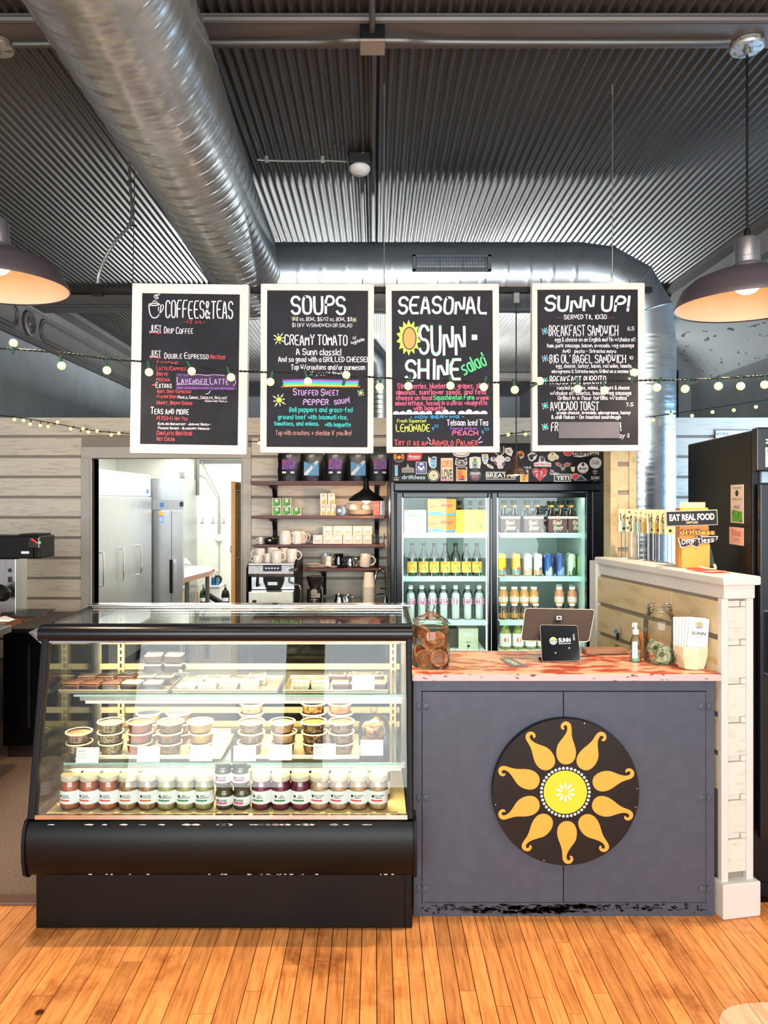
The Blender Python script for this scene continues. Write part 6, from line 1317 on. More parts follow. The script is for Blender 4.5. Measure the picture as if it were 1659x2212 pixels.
for i, (zx, zy, r_, h_, dy_) in enumerate(((165, 1270, .035, .085, .22), (310, 1270, .038, .09, .24), (140, 1270, .034, .05, .03), (255, 1270, .025, .06, .07), (350, 1270, .034, .083, .02), (520, 1270, .036, .09, .08), (440, 1270, .03, .09, .16))):
    mug('coffee_mug', 'upturned white mug on the espresso machine, %s of the cluster' % ('rear left', 'rear middle', 'front left', 'small one', 'front middle with visible handle', 'right', 'rear right')[i], X(SX(zx), EY+dy_), EY+dy_, Zt+.0005+(.0 if i > 1 else .0), r_, h_, m_china, -1 if i in (0, 2, 3) else 1, inv=True, group='white mugs on the espresso machine')
GY = 5.15; g0, g1 = X(SX(690), GY), X(SX(870), GY)
cg = thing('coffee_grinder', 'black coffee grinder between espresso machine and steel pitchers', 'coffee grinder', ((g0+g1)/2, GY, .891)); gm = (g0+g1)/2
part(MB().box(g0+.005, g1-.005, GY-.06, GY+.1, .891, Z(1270, GY)), 'body', m_bch, cg, smooth=0, bevel=.012)
part(MB().lathe([(.035, 0), (.055, .05), (.058, .08), (.058, .082), (0, .082)], 20, c=(gm, GY, Z(1270, GY))), 'hopper', mat('smoked_hopper', '#2a2625', .1, coat=1), cg)
mb = MB()
for k in range(3): mb.box(gm-.022, gm+.04, GY-.0615, GY-.06, Z(1266-k*0, GY)-.05-.01*k, Z(1266, GY)-.045-.01*k)
txt(mb, 'RANCILIO', gm, Z(1294, GY), .007, y=GY-.0615, bold=.02); part(mb, 'lettering', m_lab, cg, smooth=0)
part(MB().tube([(gm, GY-.07, Z(1277, GY)), (gm, GY-.045, Z(1277, GY))], .024, 16).box(gm-.006, gm+.006, GY-.07, GY-.06, .9, Z(1290, GY)), 'dosing_ring', m_chrome, cg)
for i, (zx, r_, h_) in enumerate(((1055, .036, .075), (1145, .027, .07))): mug('milk_pitcher', 'steel milk pitcher on the back counter, %s of two' % ('left', 'right')[i], X(SX(zx), 5.12), 5.12+.03*i, .891, r_, h_, m_chrome, 1, [(r_, 0), (r_*1.05, .008), (r_, .035), (r_*.82, .058), (r_*.9, h_), (r_*.8, h_-.004), (0, .02)])
cx_ = X(SX(1385), 5.12); m_cup = mat('paper_cup', '#f6ead9', .5, var=.02)
for k in range(13):
    t = thing('paper_cup', 'cream paper cup, %s from the bottom of the nested stack by the tap' % ORD[k], 'paper cup', (cx_, 5.12, .891+k*.0105), 0, 'nested paper cups by the tap')
    h_ = .10; p_ = [(.043, 0), (.0445, .004), (.043, .008), (.033, h_), (0, h_)]
    if k == 12: t['label'] = 'topmost upturned cream paper cup on the nested stack'; h_ = .10
    MB().lathe(p_, 22).build('cup', m_cup, t, smooth=40)
fc = thing('tap', 'chrome gooseneck tap at the right end of the back counter', 'tap', (X(834, 5.2), 5.2, .891))
gx = X(829, 5.2); part(MB().tube(smooth_pts([Vector((gx+.01, 5.2, .891)), Vector((gx+.01, 5.2, 1.09)), Vector((gx-.012, 5.19, 1.135)), Vector((gx-.04, 5.18, 1.13)), Vector((gx-.058, 5.17, 1.09)), Vector((gx-.055, 5.17, 1.05))]), .0065, 10).lathe([(.02, 0), (.014, .03), (.01, .05)], 14, c=(gx+.01, 5.2, .891)), 'spout', m_chrome, fc)
part(MB().tube([(gx+.012, 5.17, 1.0), (gx-.03, 5.13, 1.01)], [.006, .004], 8).tube([(gx+.005, 5.17, .97), (gx-.05, 5.12, .965)], .005, 8), 'lever', m_chrome, fc)
# ================================================================ kitchen seen through the doorway
struct(MB().box(-2.2, -.9, 9.0, 9.1, 0, 2.2).build('wall_kitchen_back', m_kitchen, smooth=0)); struct(MB().box(-3.1, -2.2, 8.75, 8.85, 0, 2.2).box(-2.25, -2.19, 8.85, 9.0, 0, 2.2).build('wall_kitchen_alcove', m_kitchen, smooth=0))
struct(MB().box(-3.09, -3.06, 5.7, 9.0, 0, 2.2).build('wall_kitchen_left', m_white, smooth=0)); struct(MB().box(-.93, -.9, 5.7, 9.0, 0, 2.2).build('wall_kitchen_right', m_kitchen, smooth=0)); struct(MB().box(-3.09, -.9, 5.7, 9.1, 2.2, 2.22).build('ceiling_kitchen', m_white, smooth=0))
struct(MB().box(-1.35, -.93, 8.98, 9.0, 1.75, 2.2).box(-2.15, -.93, 8.99, 9.0, 2.06, 2.11).build('trim_3', mat('grey_trim', '#7d8184', .5), smooth=0))
m_bright = mat('bright_steel', '#e2e6e8', .3, metal=.6)
fa_ = thing('reach_in_fridge', 'long stainless reach-in refrigerator along the kitchen wall, nearest the doorway', 'refrigerator', (-2.7, 7.05, 0)); fxx = -2.372
part(MB().box(-3.04, fxx-.03, 6.3, 7.83, .1, 1.885), 'cabinet', m_bright, fa_, smooth=0, bevel=.004); part(MB().box(-3.0, fxx-.05, 6.34, 7.8, 0, .1), 'plinth', m_blackm, fa_, smooth=0)
part(MB().box(fxx-.03, fxx, 6.3, 7.83, 1.66, 1.885), 'top_panel', m_bright, fa_, smooth=0, bevel=.003)
m_steel2 = mat('door_steel', '#b4b7b9', .32, metal=.75, scale=5, stretch=(1, 20, 1))
for a, b_ in ((6.305, 6.80), (6.81, 7.31), (7.32, 7.825)):
    d = part(MB().box(fxx-.028, fxx+.012, a, b_, .12, 1.65), 'door', m_steel2, fa_, smooth=0, bevel=.004)
    yy = a+.05; MB().tube([(fxx+.012, yy, 1.17), (fxx+.045, yy, 1.17), (fxx+.045, yy, .88), (fxx+.012, yy, .88)], .008, 8).build('handle', m_chrome, d)
part(MB().box(fxx, fxx+.004, 7.68, 7.76, 1.69, 1.73), 'maker_label', mat('label_blue', '#3f6ea8', .5), fa_, smooth=0)
fb = thing('reach_in_fridge', 'narrow stainless refrigerator beyond the long one, with blue label', 'refrigerator', (-2.24, 8.3, 0)); b0, b1 = X(321, 8.0), X(397, 8.0)
part(MB().box(b0, b1, 8.0, 8.6, .02, 1.85), 'cabinet', m_steel, fb, smooth=0, bevel=.004); part(MB().box(b0+.05, b1, 7.985, 7.999, 1.62, 1.84), 'upper_panel', m_steel2, fb, smooth=0); part(MB().box(b0+.05, b1, 7.975, 7.999, 1.515, 1.62), 'control_strip', mat('strip_grey', '#8e9297', .4), fb, smooth=0)
xm_ = X(372, 8.0)
for a, b_, hx, mh in ((b0+.065, xm_-.002, X(367, 7.95), m_blackm), (xm_+.002, b1, X(374, 7.95), m_chrome)):
    d = part(MB().box(a, b_, 7.97, 7.998, .06, 1.505), 'door', m_steel2, fb, smooth=0, bevel=.003); MB().box(hx, hx+.022, 7.93, 7.97, .62, .98) .build('handle', mh, d, smooth=0, bevel=.004).location = -Vector(fb.location)-d.location
    d.children[0].location = (0, 0, 0)
mb = MB(); mb.box(X(346, 7.97), X(354, 7.97), 7.972, 7.975, 1.545, 1.59, 0).box(X(343, 7.97), X(353, 7.97), 7.967, 7.97, 1.45, 1.49, 1).box(X(343, 7.97), X(353, 7.97), 7.967, 7.97, 1.38, 1.448, 2).box(X(388, 7.97), X(396, 7.97), 7.972, 7.975, 1.55, 1.6, 3)
for k in range(3): mb.box(X(344, 7.97), X(352, 7.97), 7.9665, 7.967, 1.39+.018*k, 1.398+.018*k, 4)
part(mb, 'door_labels', [mat('label_blue', '#3f6ea8'), m_opr, mat('label_cyan', '#2f7fd0', .5), m_ink, m_paper], fb, smooth=0)
KYc = 8.985
cd = thing('wall_conduit', 'grey electrical conduit with octagonal box on the kitchen wall', 'conduit', (X(474, KYc), KYc, 1.1)); kp = lambda a, b_, y_=KYc: P(a, b_, y_)
part(MB().tube([kp(435, 996), kp(474, 1070), kp(475.5, 1080), kp(475.5, 1156)], .010, 8).tube([kp(412, 1027), kp(436, 1027), kp(446, 1033), kp(470, 1074), kp(472, 1082), kp(472, 1156)], .010, 8).tube([kp(474, 1168), kp(474, 1238)], .006, 6), 'pipe', mat('conduit_light', '#a9b3ae', .4, metal=.4), cd)
part(MB().tube([kp(474, 1162, KYc-.05), kp(474, 1162, KYc+.01)], .042, 8), 'octagonal_box', mat('box_pale', '#dfe6e0', .5), cd, smooth=30); part(MB().box(X(401, KYc), X(411, KYc), 8.72, 8.75, Z(1033, KYc), Z(1021, KYc)), 'switch_box', m_wire, cd, smooth=0, bevel=.003)
dp = thing('pipe_riser', 'pair of dark pipes dropping in the kitchen corner', 'pipe', (X(424, 8.6), 8.6, 1.7)); part(MB().tube([P(422, 975, 8.6), P(422, 1070, 8.6)], .012, 8).tube([P(427, 975, 8.6), P(427, 1070, 8.6)], .02, 10), 'pipes', m_conduit, dp)
for i, a in enumerate((438, 461, 484)):
    t = thing('coat_hook', 'wire coat hook, %s of three on the kitchen wall' % ('left', 'middle', 'right')[i], 'hook', P(a, 1128, KYc), 0, 'coat hooks on the kitchen wall'); MB().tube([(0, 0, .05), (.005, -.03, 0), (.0, -.05, -.01)], .004, 5).tube([(-.02, -.04, .005), (-.012, -.03, -.014), (.012, -.03, -.014), (.02, -.04, .005)], .004, 5).build('hook_wire', m_conduit, t)
kt = thing('kitchen_table', 'high round-cornered table with wooden edge in the kitchen', 'table', P(430, 1240, 7.5)-Vector((0, 0, .9)))
out = [P(398, 1250, 6.75), P(430, 1241, 7.1), P(452, 1235, 7.35), P(461, 1230, 7.6), P(460, 1224, 7.8), P(444, 1218, 7.93), P(398, 1218, 7.93)]; tzk = .91
mb = MB(); mb.prism([(p_.x, p_.y) for p_ in out], tzk, tzk+.004, ax='z'); part(mb, 'top', m_white, kt, smooth=0); mb = MB(); mb.prism([(p_.x, p_.y) for p_ in out], tzk-.045, tzk-.001, ax='z'); part(mb, 'wooden_edge', mat('pale_edge_wood', '#a8826a', .5), kt, smooth=0)
for a, b_ in ((448, 7.6), (404, 7.2)): part(MB().cyl((X(a, b_), b_, 0), (X(a, b_), b_, tzk-.046), .022, 12), 'leg', m_conduit, kt)
mo = thing('till_screen', 'small white framed screen tilted on the kitchen table', 'screen', P(404, 1222, 7.7)); part(MB().hexa([P(398, 1219, 7.7), P(413, 1219, 7.7), P(413, 1219, 7.8), P(398, 1219, 7.8)], [P(398, 1206, 7.78), P(403, 1206, 7.78), P(403, 1206, 7.85), P(398, 1206, 7.85)]), 'screen', m_white, mo, smooth=0); mb = MB(); mb.quad(P(399, 1217, 7.699), P(410, 1217, 7.699), P(403, 1208, 7.765), P(399, 1208, 7.765)); part(mb, 'glass', mat('screen_grey', '#9ba7a2', .2), mo, smooth=0)
wb_ = thing('notice_board', 'white notice board with papers and pens on the kitchen wall', 'notice board', P(410, 1140, 8.74)); part(MB().box(X(400, 8.72), X(420, 8.72), 8.70, 8.74, Z(1192, 8.72), Z(1096, 8.72)), 'board', m_white, wb_, smooth=0, bevel=.003)
mb = MB(); mb.box(X(417, 8.7), X(419, 8.7), 8.69, 8.70, Z(1110, 8.7), Z(1100, 8.7), 0).box(X(410, 8.7), X(412, 8.7), 8.69, 8.70, Z(1135, 8.7), Z(1124, 8.7), 0).box(X(411, 8.7), X(413, 8.7), 8.69, 8.70, Z(1162, 8.7), Z(1146, 8.7), 0).box(X(398, 8.7), X(413, 8.7), 8.67, 8.70, Z(1141, 8.7), Z(1138, 8.7), 1).box(X(412, 8.7), X(415, 8.7), 8.69, 8.70, Z(1107, 8.7), Z(1102, 8.7), 2); part(mb, 'pinned_items', [m_ink, m_opr, m_red], wb_, smooth=0)
st = thing('kitchen_stool', 'white bucket seat stool with wooden legs under the kitchen table', 'stool', (X(412, 7.7), 7.7, 0)); sz_ = Z(1266, 7.7)
part(MB().lathe([(.08, 0), (.085, .01), (.085, .05), (.075, .06), (0, .06)], 20, c=(X(412, 7.7), 7.7, sz_-.06)), 'seat', m_white, st)
for a, b_ in ((-.06, -.05), (.06, -.05), (-.06, .05), (.06, .05)): part(MB().cyl((X(412, 7.7)+a, 7.7+b_, sz_-.05), (X(412, 7.7)+a*1.4, 7.7+b_*1.4, 0), .012, 8), 'leg', mat('pale_wood', '#e8d8b8', .5), st)
wc = thing('white_cabinet', 'small white cabinet with spray bottles in the kitchen', 'cabinet', (X(464, 8.6), 8.7, 0)); zc = Z(1266, 8.6); part(MB().box(X(453, 8.6), X(475, 8.6), 8.6, 8.9, 0, zc-.01), 'body', m_white, wc, smooth=0, bevel=.004); part(MB().box(X(452, 8.6), X(476, 8.6), 8.58, 8.91, zc-.009, zc), 'top', m_white, wc, smooth=0)
for i, (a, c1, c2_) in enumerate(((462, '#2a7be0', 'red'), (470, '#5ab0e6', 'white'))):
    t = thing('spray_bottle', 'clear spray bottle of blue liquid with %s trigger on the cabinet' % c2_, 'spray bottle', (X(a, 8.7), 8.68, zc)); MB().lathe([(.022, 0), (.024, .01), (.022, .09), (0, .09)], 12).build('liquid', mat('blue_liquid%d' % i, c1, .1, coat=1), t); MB().lathe([(.024, -.0), (.026, .01), (.024, .11), (.01, .15), (.01, .165)], 12, cap=False).build('bottle', m_clear, t); MB().box(-.03, .015, -.01, .01, .165, .19).box(-.03, -.024, -.008, .008, .14, .17).build('trigger', m_red if i == 0 else m_white, t, smooth=0, bevel=.003)
hs = thing('coiled_hose', 'black coiled hose hanging above the white cabinet', 'hose', Vector((X(472, 8.78), 8.78, zc))); part(MB().tube([Vector((X(472, 8.78), 8.76, zc+.057))+Vector((.04*math.cos(k*.5), -.002*k, .045*math.sin(k*.5))) for k in range(34)], .011, 8), 'hose', m_rubber, hs)
for i, (a, mm, n_) in enumerate(((487, m_blackm, 'black gas cylinder with white label at right in the kitchen'), (440, mat('cylinder_green', '#1c3a26', .4), 'dark green gas cylinder under the kitchen table'))):
    Yc = 8.3; t = thing('gas_cylinder', n_, 'gas cylinder', (X(a, Yc), Yc, 0)); h_ = Z(1273, Yc); MB().lathe([(.045, 0), (.045, h_-.06), (.035, h_-.02), (.015, h_), (.012, h_+.02)], 18).build('tank', mm, t); MB().cyl((0, 0, h_+.02), (0, 0, h_+.06), .012, 8).cyl((-.02, 0, h_+.05), (.02, 0, h_+.05), .008, 8).build('valve', m_chrome, t)
    curved(t, 'label', m_lab, .0455, h_-.13, h_-.09, -1, 1)
bt = thing('folded_stand', 'black folded equipment stand leaning in the kitchen', 'stand', P(465, 1310, 8.0)); part(MB().tube([P(442, 1280, 8.1), P(492, 1312, 7.9)], .03, 8).tube([P(440, 1275, 8.05), P(450, 1300, 8.0), P(444, 1312, 8.0)], .012, 6), 'tubes', m_blackm, bt)
ld = struct(MB().box(X(500, 5.76), X(509, 5.76), 5.74, 6.1, .02, Z(1040, 5.76)).build('door_2', mat('honey_pine', '#e8ae62', .4, var=.08, scale=6, stretch=(6, 6, 1)), smooth=0, bevel=.002))
lx0, ly0, lx1, ly1 = X(510, 5.9), 5.90, X(523, 5.73), 5.73; L_ = math.hypot(lx1-lx0, ly1-ly0); LT = Matrix.Translation((lx0, ly0, 0)) @ Matrix.Rotation(math.atan2(ly1-ly0, lx1-lx0), 4, 'Z'); m_lv = mat('grey_louvre_paint', '#a8a196', .5)
mb = MB(); mb.T = LT; zt_ = Z(1042, 5.76); mb.box(0, .015, 0, .025, .02, zt_).box(L_-.015, L_, 0, .025, .02, zt_).box(0, L_, 0, .025, zt_-.06, zt_).box(0, L_, 0, .025, Z(1205, 5.8), Z(1195, 5.8)).box(0, L_, 0, .025, .02, .3); mb.build('louvre_frame', m_lv, ld, smooth=0)
z_ = .98
for k in range(46):
    z_ = .78+k*.0205
    if Z(1207, 5.8) < z_ < Z(1193, 5.8) or z_ > zt_-.07: continue
    mb = MB(); mb.T = LT @ Matrix.Translation((0, .012, z_)) @ Matrix.Rotation(.7, 4, 'X'); mb.box(.015, L_-.015, -.012, .012, -.0015, .0015); mb.build('slat', m_lv, ld, smooth=0)
MB().tube([P(499, 1180, 5.73), P(497, 1187, 5.70), P(499, 1194, 5.73)], .003, 6).build('pull_handle', m_chrome, ld)
# ================================================================ left aisle
pt = thing('prep_table', 'stainless prep table corner at the far left edge', 'table', (-2.4, 3.6, 0))
part(MB().box(-3.05, -1.912, 3.2, 3.9, .925, .962), 'top', m_steel, pt, smooth=0, bevel=.004); part(MB().box(-3.04, -1.97, 3.25, 3.88, .12, .924), 'cabinet', m_bright, pt, smooth=0, bevel=.004)
for a, b_ in ((-1.99, 3.28), (-1.99, 3.84), (-3.0, 3.28), (-3.0, 3.84)): part(MB().cyl((a, b_, 0), (a, b_, .12), .02, 10), 'leg', m_chrome, pt)
wsb = thing('wooden_counter', 'thick oiled wooden slab counter at left under the coffee brewer', 'counter', (-2.5, 4.25, 0)); part(MB().box(-3.08, -2.0, 3.96, 4.52, .92, .957), 'slab', m_wood, wsb, smooth=0, bevel=.004); part(MB().box(-3.05, -2.3, 4.0, 4.5, 0, .919), 'support', m_blackm, wsb, smooth=0)
LY = 4.22; br = thing('coffee_brewer', 'black and steel coffee brewer with small green light, cut off at left', 'coffee brewer', (-2.2, 4.3, .957))
part(MB().box(-2.5, X(86, LY), LY, LY+.2, Z(1207, LY), Z(1158, LY)), 'brew_head', m_blackm, br, smooth=0, bevel=.008); part(MB().box(X(38, LY), X(80, LY), LY+.02, LY+.18, Z(1158, LY)+.0005, Z(1154, LY)), 'lid', m_blackm, br, smooth=0)
part(MB().box(-2.5, X(27, LY), LY+.04, LY+.18, .957, Z(1208, LY)), 'column', m_steel, br, smooth=0, bevel=.004)
part(MB().box(X(64, LY), X(88, LY), LY-.02, LY-.0005, Z(1184, LY), Z(1160, LY)), 'tap_block', m_bch, br, smooth=0, bevel=.004); part(MB().box(X(67, LY), X(74, LY), LY-.02, LY, Z(1204, LY), Z(1185, LY)), 'spout', m_blackm, br, smooth=0, bevel=.003)
part(MB().tube([P(68, 1164, LY-.03), P(81, 1173, LY-.035)], .006, 8), 'red_lever', m_red, br); part(MB().sph(P(86, 1172, LY-.024), .005), 'green_light', mat('green_led', '#2aff7a', .3, emit=6, emc='#2aff7a'), br)
lamp('brewer_green_light', 'POINT', P(92, 1172, LY-.03), .12, (.1, 1, .35), .01)
mb = MB(); mb.box(X(46, LY), X(63, LY), LY-.001, LY, Z(1196, LY), Z(1191, LY), 0); mb.disc(X(14, LY), Z(1232, LY+.04), .012, LY+.038, 12, 1); mb.box(X(10, LY), X(19, LY), LY+.037, LY+.04, Z(1258, LY+.04), Z(1246, LY+.04), 1); part(mb, 'switches', [m_lab, m_ink], br, smooth=0)
part(MB().lathe([(.03, 0), (.05, .02), (.055, .05), (.04, .07), (.012, .09), (0, .095)], 16, c=(X(0, LY-.05), LY-.04, 1.05)), 'black_knob', m_blackm, br)
ty = thing('serving_tray', 'black flat tray on the wooden counter at left', 'tray', (X(60, 4.3), 4.3, .957)); part(MB().box(X(28, 4.25), X(88, 4.25), 4.16, 4.45, .958, .966).box(X(30, 4.25), X(34, 4.25), 4.2, 4.22, .966, .985).box(X(2, 4.25)+.0, X(28, 4.25), 4.25, 4.4, .958, .975), 'tray_board', m_rubber, ty, smooth=0, bevel=.003)
sp = thing('plastic_scoop', 'white plastic scoop with handle on the wooden counter', 'scoop', (X(25, 4.1), 4.06, .96)); part(MB().hexa([(-2.06, 4.02, .958), (-1.985+.0, 4.02, .958), (-1.99, 4.1, .958), (-2.06, 4.12, .958)], [(-2.06, 4.02, .975), (-2.0, 4.02, .968), (-2.0, 4.09, .968), (-2.06, 4.12, .978)]), 'scoop_bowl', m_white, sp, smooth=0, bevel=.004); part(MB().box(-2.2, -2.055, 4.04, 4.09, .959, .972), 'scoop_handle', m_white, sp, smooth=0, bevel=.004)
bk = thing('undercounter_cabinet', 'black undercounter cabinet standing left of the display case', 'cabinet', (X(40, 4.63), 4.9, 0)); part(MB().box(X(6, 4.63), X(130, 4.63), 4.63, 5.3, .08, .79), 'body', m_black, bk, smooth=0, bevel=.006); part(MB().box(X(2, 4.63), X(132, 4.63), 4.60, 5.32, .791, .82), 'top', mat('dark_brown_top', '#2a211d', .4), bk, smooth=0, bevel=.004); part(MB().box(X(10, 4.63), X(126, 4.63), 4.67, 5.28, 0, .08), 'plinth', mat('brown_plinth', '#33221c', .6), bk, smooth=0); part(MB().box(X(62, 4.63), X(66, 4.63), 4.612, 4.63, .2, .72), 'door_pull', m_rubber, bk, smooth=0, bevel=.003)
pc = thing('framed_card', 'tilted white card with black outline on the black cabinet', 'card', P(72, 1372, 4.55)); mb = MB(); q = [P(61, 1366, 4.58), P(90, 1392, 4.58), P(104, 1366, 4.58), P(84, 1356, 4.58)]; mb.hexa([q[0], q[1], q[2], q[3]], [v_+Vector((0, .004, 0)) for v_ in q]); part(mb, 'card', m_paper, pc, smooth=0)
mb = MB(); c_ = sum(q, Vector())/4; mb.tube([c_+(v_-c_)*.72+Vector((0, -.002, 0)) for v_ in q], .002, 4, closed=True); part(mb, 'outline', m_ink, pc)
# ================================================================ counter-top objects
CT = .9485
reg = thing('point_of_sale', 'tablet till with rose-brown back on its stand, facing the staff side', 'till', (X(1206, 3.12), 3.14, CT))
def rslab(pts, thick, n=4, r=.012):
    """rounded plate between 4 world corners (bl, br, tr, tl), thickness away from the camera"""
    o = []; k = 4
    for i in range(4):
        p_ = Vector(pts[i]); a = (Vector(pts[i-1])-p_).normalized(); b_ = (Vector(pts[(i+1) % 4])-p_).normalized()
        for j in range(n+1):
            t_ = j/n; q0 = p_+a*r; q2 = p_+b_*r; o.append((1-t_)**2*q0+2*t_*(1-t_)*p_+t_*t_*q2)
    nn = (Vector(pts[1])-Vector(pts[0])).cross(Vector(pts[3])-Vector(pts[0])).normalized()*-1
    m = MB(); N_ = len(o); m.add([tuple(v_) for v_ in o]+[tuple(v_+nn*thick) for v_ in o], [tuple(range(N_)), tuple(range(2*N_-1, N_-1, -1))]+[(i, i+N_, (i+1) % N_+N_, (i+1) % N_) for i in range(N_)]); return m, o, nn
YP = 3.16
m, o, nn = rslab([P(1127, 1382, YP-.05), P(1272, 1384, YP-.05), P(1285, 1317, YP+.02), P(1136, 1314, YP+.02)], .012, r=.012); part(m, 'tablet_back', mat('rose_brown_metal', '#382b2a', .4, metal=.3, var=.04), reg, smooth=30, bevel=.002)
m, o, nn = rslab([P(1126.5, 1383, YP-.052), P(1272.5, 1385, YP-.052), P(1285.5, 1316, YP+.022), P(1135.5, 1313, YP+.022)], .002, r=.013); 
mb = MB(); mb.tube([v_+nn*.006 for v_ in o], .0022, 6, closed=True); part(mb, 'bezel_edge', mat('cream_bezel', '#e8d6c8', .4), reg)
c_ = P(1207, 1334, YP-.012); m, o, nn = rslab([c_+Vector((-.0185, -.003, -.013)), c_+Vector((.0185, -.003, -.013)), c_+Vector((.0185, .003-.001, .013)), c_+Vector((-.0185, .003-.001, .013))], .001, r=.005); o_ = part(m, 'square_mark', m_ink, reg, smooth=0); o_.location.y -= .004
m, o, nn = rslab([c_+Vector((-.0105, -.0075, -.008)), c_+Vector((.0105, -.0075, -.008)), c_+Vector((.0105, -.0048, .008)), c_+Vector((-.0105, -.0048, .008))], .0005, r=.003); part(m, 'square_mark', m_lab, reg, smooth=0)
m, o, nn = rslab([c_+Vector((-.006, -.009, -.0045)), c_+Vector((.006, -.009, -.0045)), c_+Vector((.006, -.0078, .0045)), c_+Vector((-.006, -.0078, .0045))], .0005, r=.001); part(m, 'square_mark', m_ink, reg, smooth=0)
part(MB().hexa([P(1175, 1424, 3.10), P(1250, 1424, 3.10), P(1250, 1424, 3.18), P(1175, 1424, 3.18)], [P(1185, 1365, 3.13), P(1240, 1365, 3.13), P(1240, 1365, 3.15), P(1185, 1365, 3.15)]), 'stand', m_bch, reg, smooth=0, bevel=.004)
cs_ = thing('customer_screen', 'small black customer display with SUNN CAFE logo leaning on the till', 'screen', P(1211, 1430, 3.07)); cs_.location.z = CT
fr = [P(1171, 1429, 3.065), P(1254, 1427, 3.065), P(1247, 1351, 3.105), P(1167, 1350, 3.105)]
m, o, nn = rslab(fr, .010, r=.010, n=6); part(m, 'display', mat('display_black', '#050506', .12, coat=.6), cs_, smooth=30)
part(MB().tube([v_+nn*.002 for v_ in o], .0012, 6, closed=True), 'cream_rim', mat('cream_bezel', '#e8d6c8'), cs_)
part(MB().hexa([P(1163, 1424, 3.09), P(1172, 1430, 3.08), P(1250, 1430, 3.14), P(1170, 1424, 3.16)], [P(1163, 1420, 3.09), P(1172, 1426, 3.08), P(1245, 1420, 3.14), P(1170, 1420, 3.16)]), 'foot', m_blackm, cs_, smooth=0)
U = (fr[1]-fr[0]).normalized(); V = (fr[3]-fr[0]).normalized(); O_ = fr[0]*.5+fr[1]*.5; nv = U.cross(V).normalized(); nv = nv if nv.y < 0 else -nv
def onplane(mb, off=.0012):
    mb.v = [tuple(O_+U*x+V*z+nv*(off-y)) for x, y, z in mb.v]; return mb
mb = MB(); txt(mb, 'SUNN', .018, .077, .0165, width=.050, bold=.025); mb = onplane(mb); part(mb, 'logo_lettering', mat('logo_pale', '#d9eef0', .5, emit=.5), cs_, smooth=0)
mb = MB(); txt(mb, 'GOOD FOR YOU', .018, .069, .0042, width=.050, bold=.02); txt(mb, 'CAFE', .055, .096, .0055, width=.026, bold=.02, rot=-PI/2); part(onplane(mb), 'logo_lettering', m_lab, cs_, smooth=0)
mb = MB(); mb.disc(-.029, .083, .0155, 0, 24, 0); mb.disc(-.029, .083, .0135, -.0002, 24, 1); mb.poly([(-.029+.0115*math.cos(PI*k/12), .084+.0115*math.sin(PI*k/12)) for k in range(13)], -.0004, 2)
for k in range(3): stroke(mb, [(-.039, .080-.0035*k), (-.034, .0815-.0035*k), (-.029, .079-.0035*k), (-.024, .0815-.0035*k), (-.019, .080-.0035*k)], .0017, -.0004, 0)
part(onplane(mb), 'logo_sun', [mat('logo_pale', '#d9eef0'), mat('logo_navy', '#22445a', .5), mat('logo_yellow', '#f2cf3a', .5, emit=.5)], cs_, smooth=0)
mb = MB(); mb.disc(-.022, .034, .004, 0, 12).disc(.036, .052, .004, 0, 12); part(onplane(mb), 'stud', m_chrome, cs_, smooth=0)
fc_ = thing('counter_card', 'dark grey printed card lying flat on the counter', 'card', P(1105, 1438, 3.05)); fc_.location.z = CT; q = [(X(1078, 3.14), 3.14), (X(1100, 3.13)+.01, 3.14), (X(1140, 2.985), 2.985), (X(1103, 2.985), 2.985)]
part(MB().prism([(a, b_) for a, b_ in q][::-1], CT, CT+.0015, ax='z'), 'card', mat('card_grey', '#6f7478', .5), fc_, smooth=0)
mb = MB(); txt(mb, 'SUNN', 0, 0, .032, width=.10, bold=.02); a0 = Vector(((q[0][0]+q[1][0])/2, 3.12, 0)); dirv = Vector(((q[2][0]+q[3][0])/2-a0.x, -.12, 0)).normalized(); pv = Vector((dirv.y, -dirv.x, 0))
mb.v = [tuple(Vector(((q[0][0]+q[2][0]+q[1][0]+q[3][0])/4, 3.06, CT+.002))+dirv*x-pv*(z-.016)*.8) for x, y, z in mb.v]; part(mb, 'lettering', m_lab, fc_, smooth=0)
hz = thing('sanitiser_bottle', 'clear pump bottle of hand sanitiser beside the tip jar', 'pump bottle', (X(1373, 3.08), 3.08, CT))
MB().lathe([(.019, 0), (.021, .004), (.021, .085), (.017, .1), (.009, .112), (.009, .118)], 18, sx=1.05, sy=.8).build('bottle', m_clear, hz, smooth=50); MB().lathe([(.018, .003), (.019, .036), (0, .036)], 16, sx=1.05, sy=.8).build('gel', mat('green_gel', '#8fc9a8', .08, coat=1), hz)
MB().lathe([(.0125, .114), (.0125, .132), (.006, .134), (.0055, .15), (.0, .15)], 14).box(-.013, .006, -.005, .005, .15, .16).box(-.015, -.009, -.003, .003, .143, .155).build('pump', m_white, hz, smooth=0)
mb = MB(); mb.add([(-.020, -.0182, .018), (.002, -.0182, .018), (.002, -.0182, .085), (-.020, -.0182, .085)], [(0, 1, 2, 3)], 0); txt(mb, 'HAND SANITISER', -.009, .028, .004, y=-.0187, m=1, rot=PI/2, align='l'); mb.build('label', [m_paper, m_ink], hz, smooth=0)
tj = thing('tip_jar', 'large clear screw-neck glass jar holding dollar bills', 'jar', (X(1425, 3.06), 3.06, CT)); r = .064
MB().lathe([(r*.8, 0), (r*.97, .008), (r, .03), (r, .165), (r*.96, .185), (r*.8, .205), (r*.74, .212), (r*.74, .22), (r*.79, .222), (r*.79, .226), (r*.74, .228), (r*.74, .238), (r*.77, .240)], 30, cap=False).lathe([(0, .005), (r*.9, .005)], 24, cap=False).build('jar_body', mat('m', '#fff') if False else m_clear, tj, smooth=50)
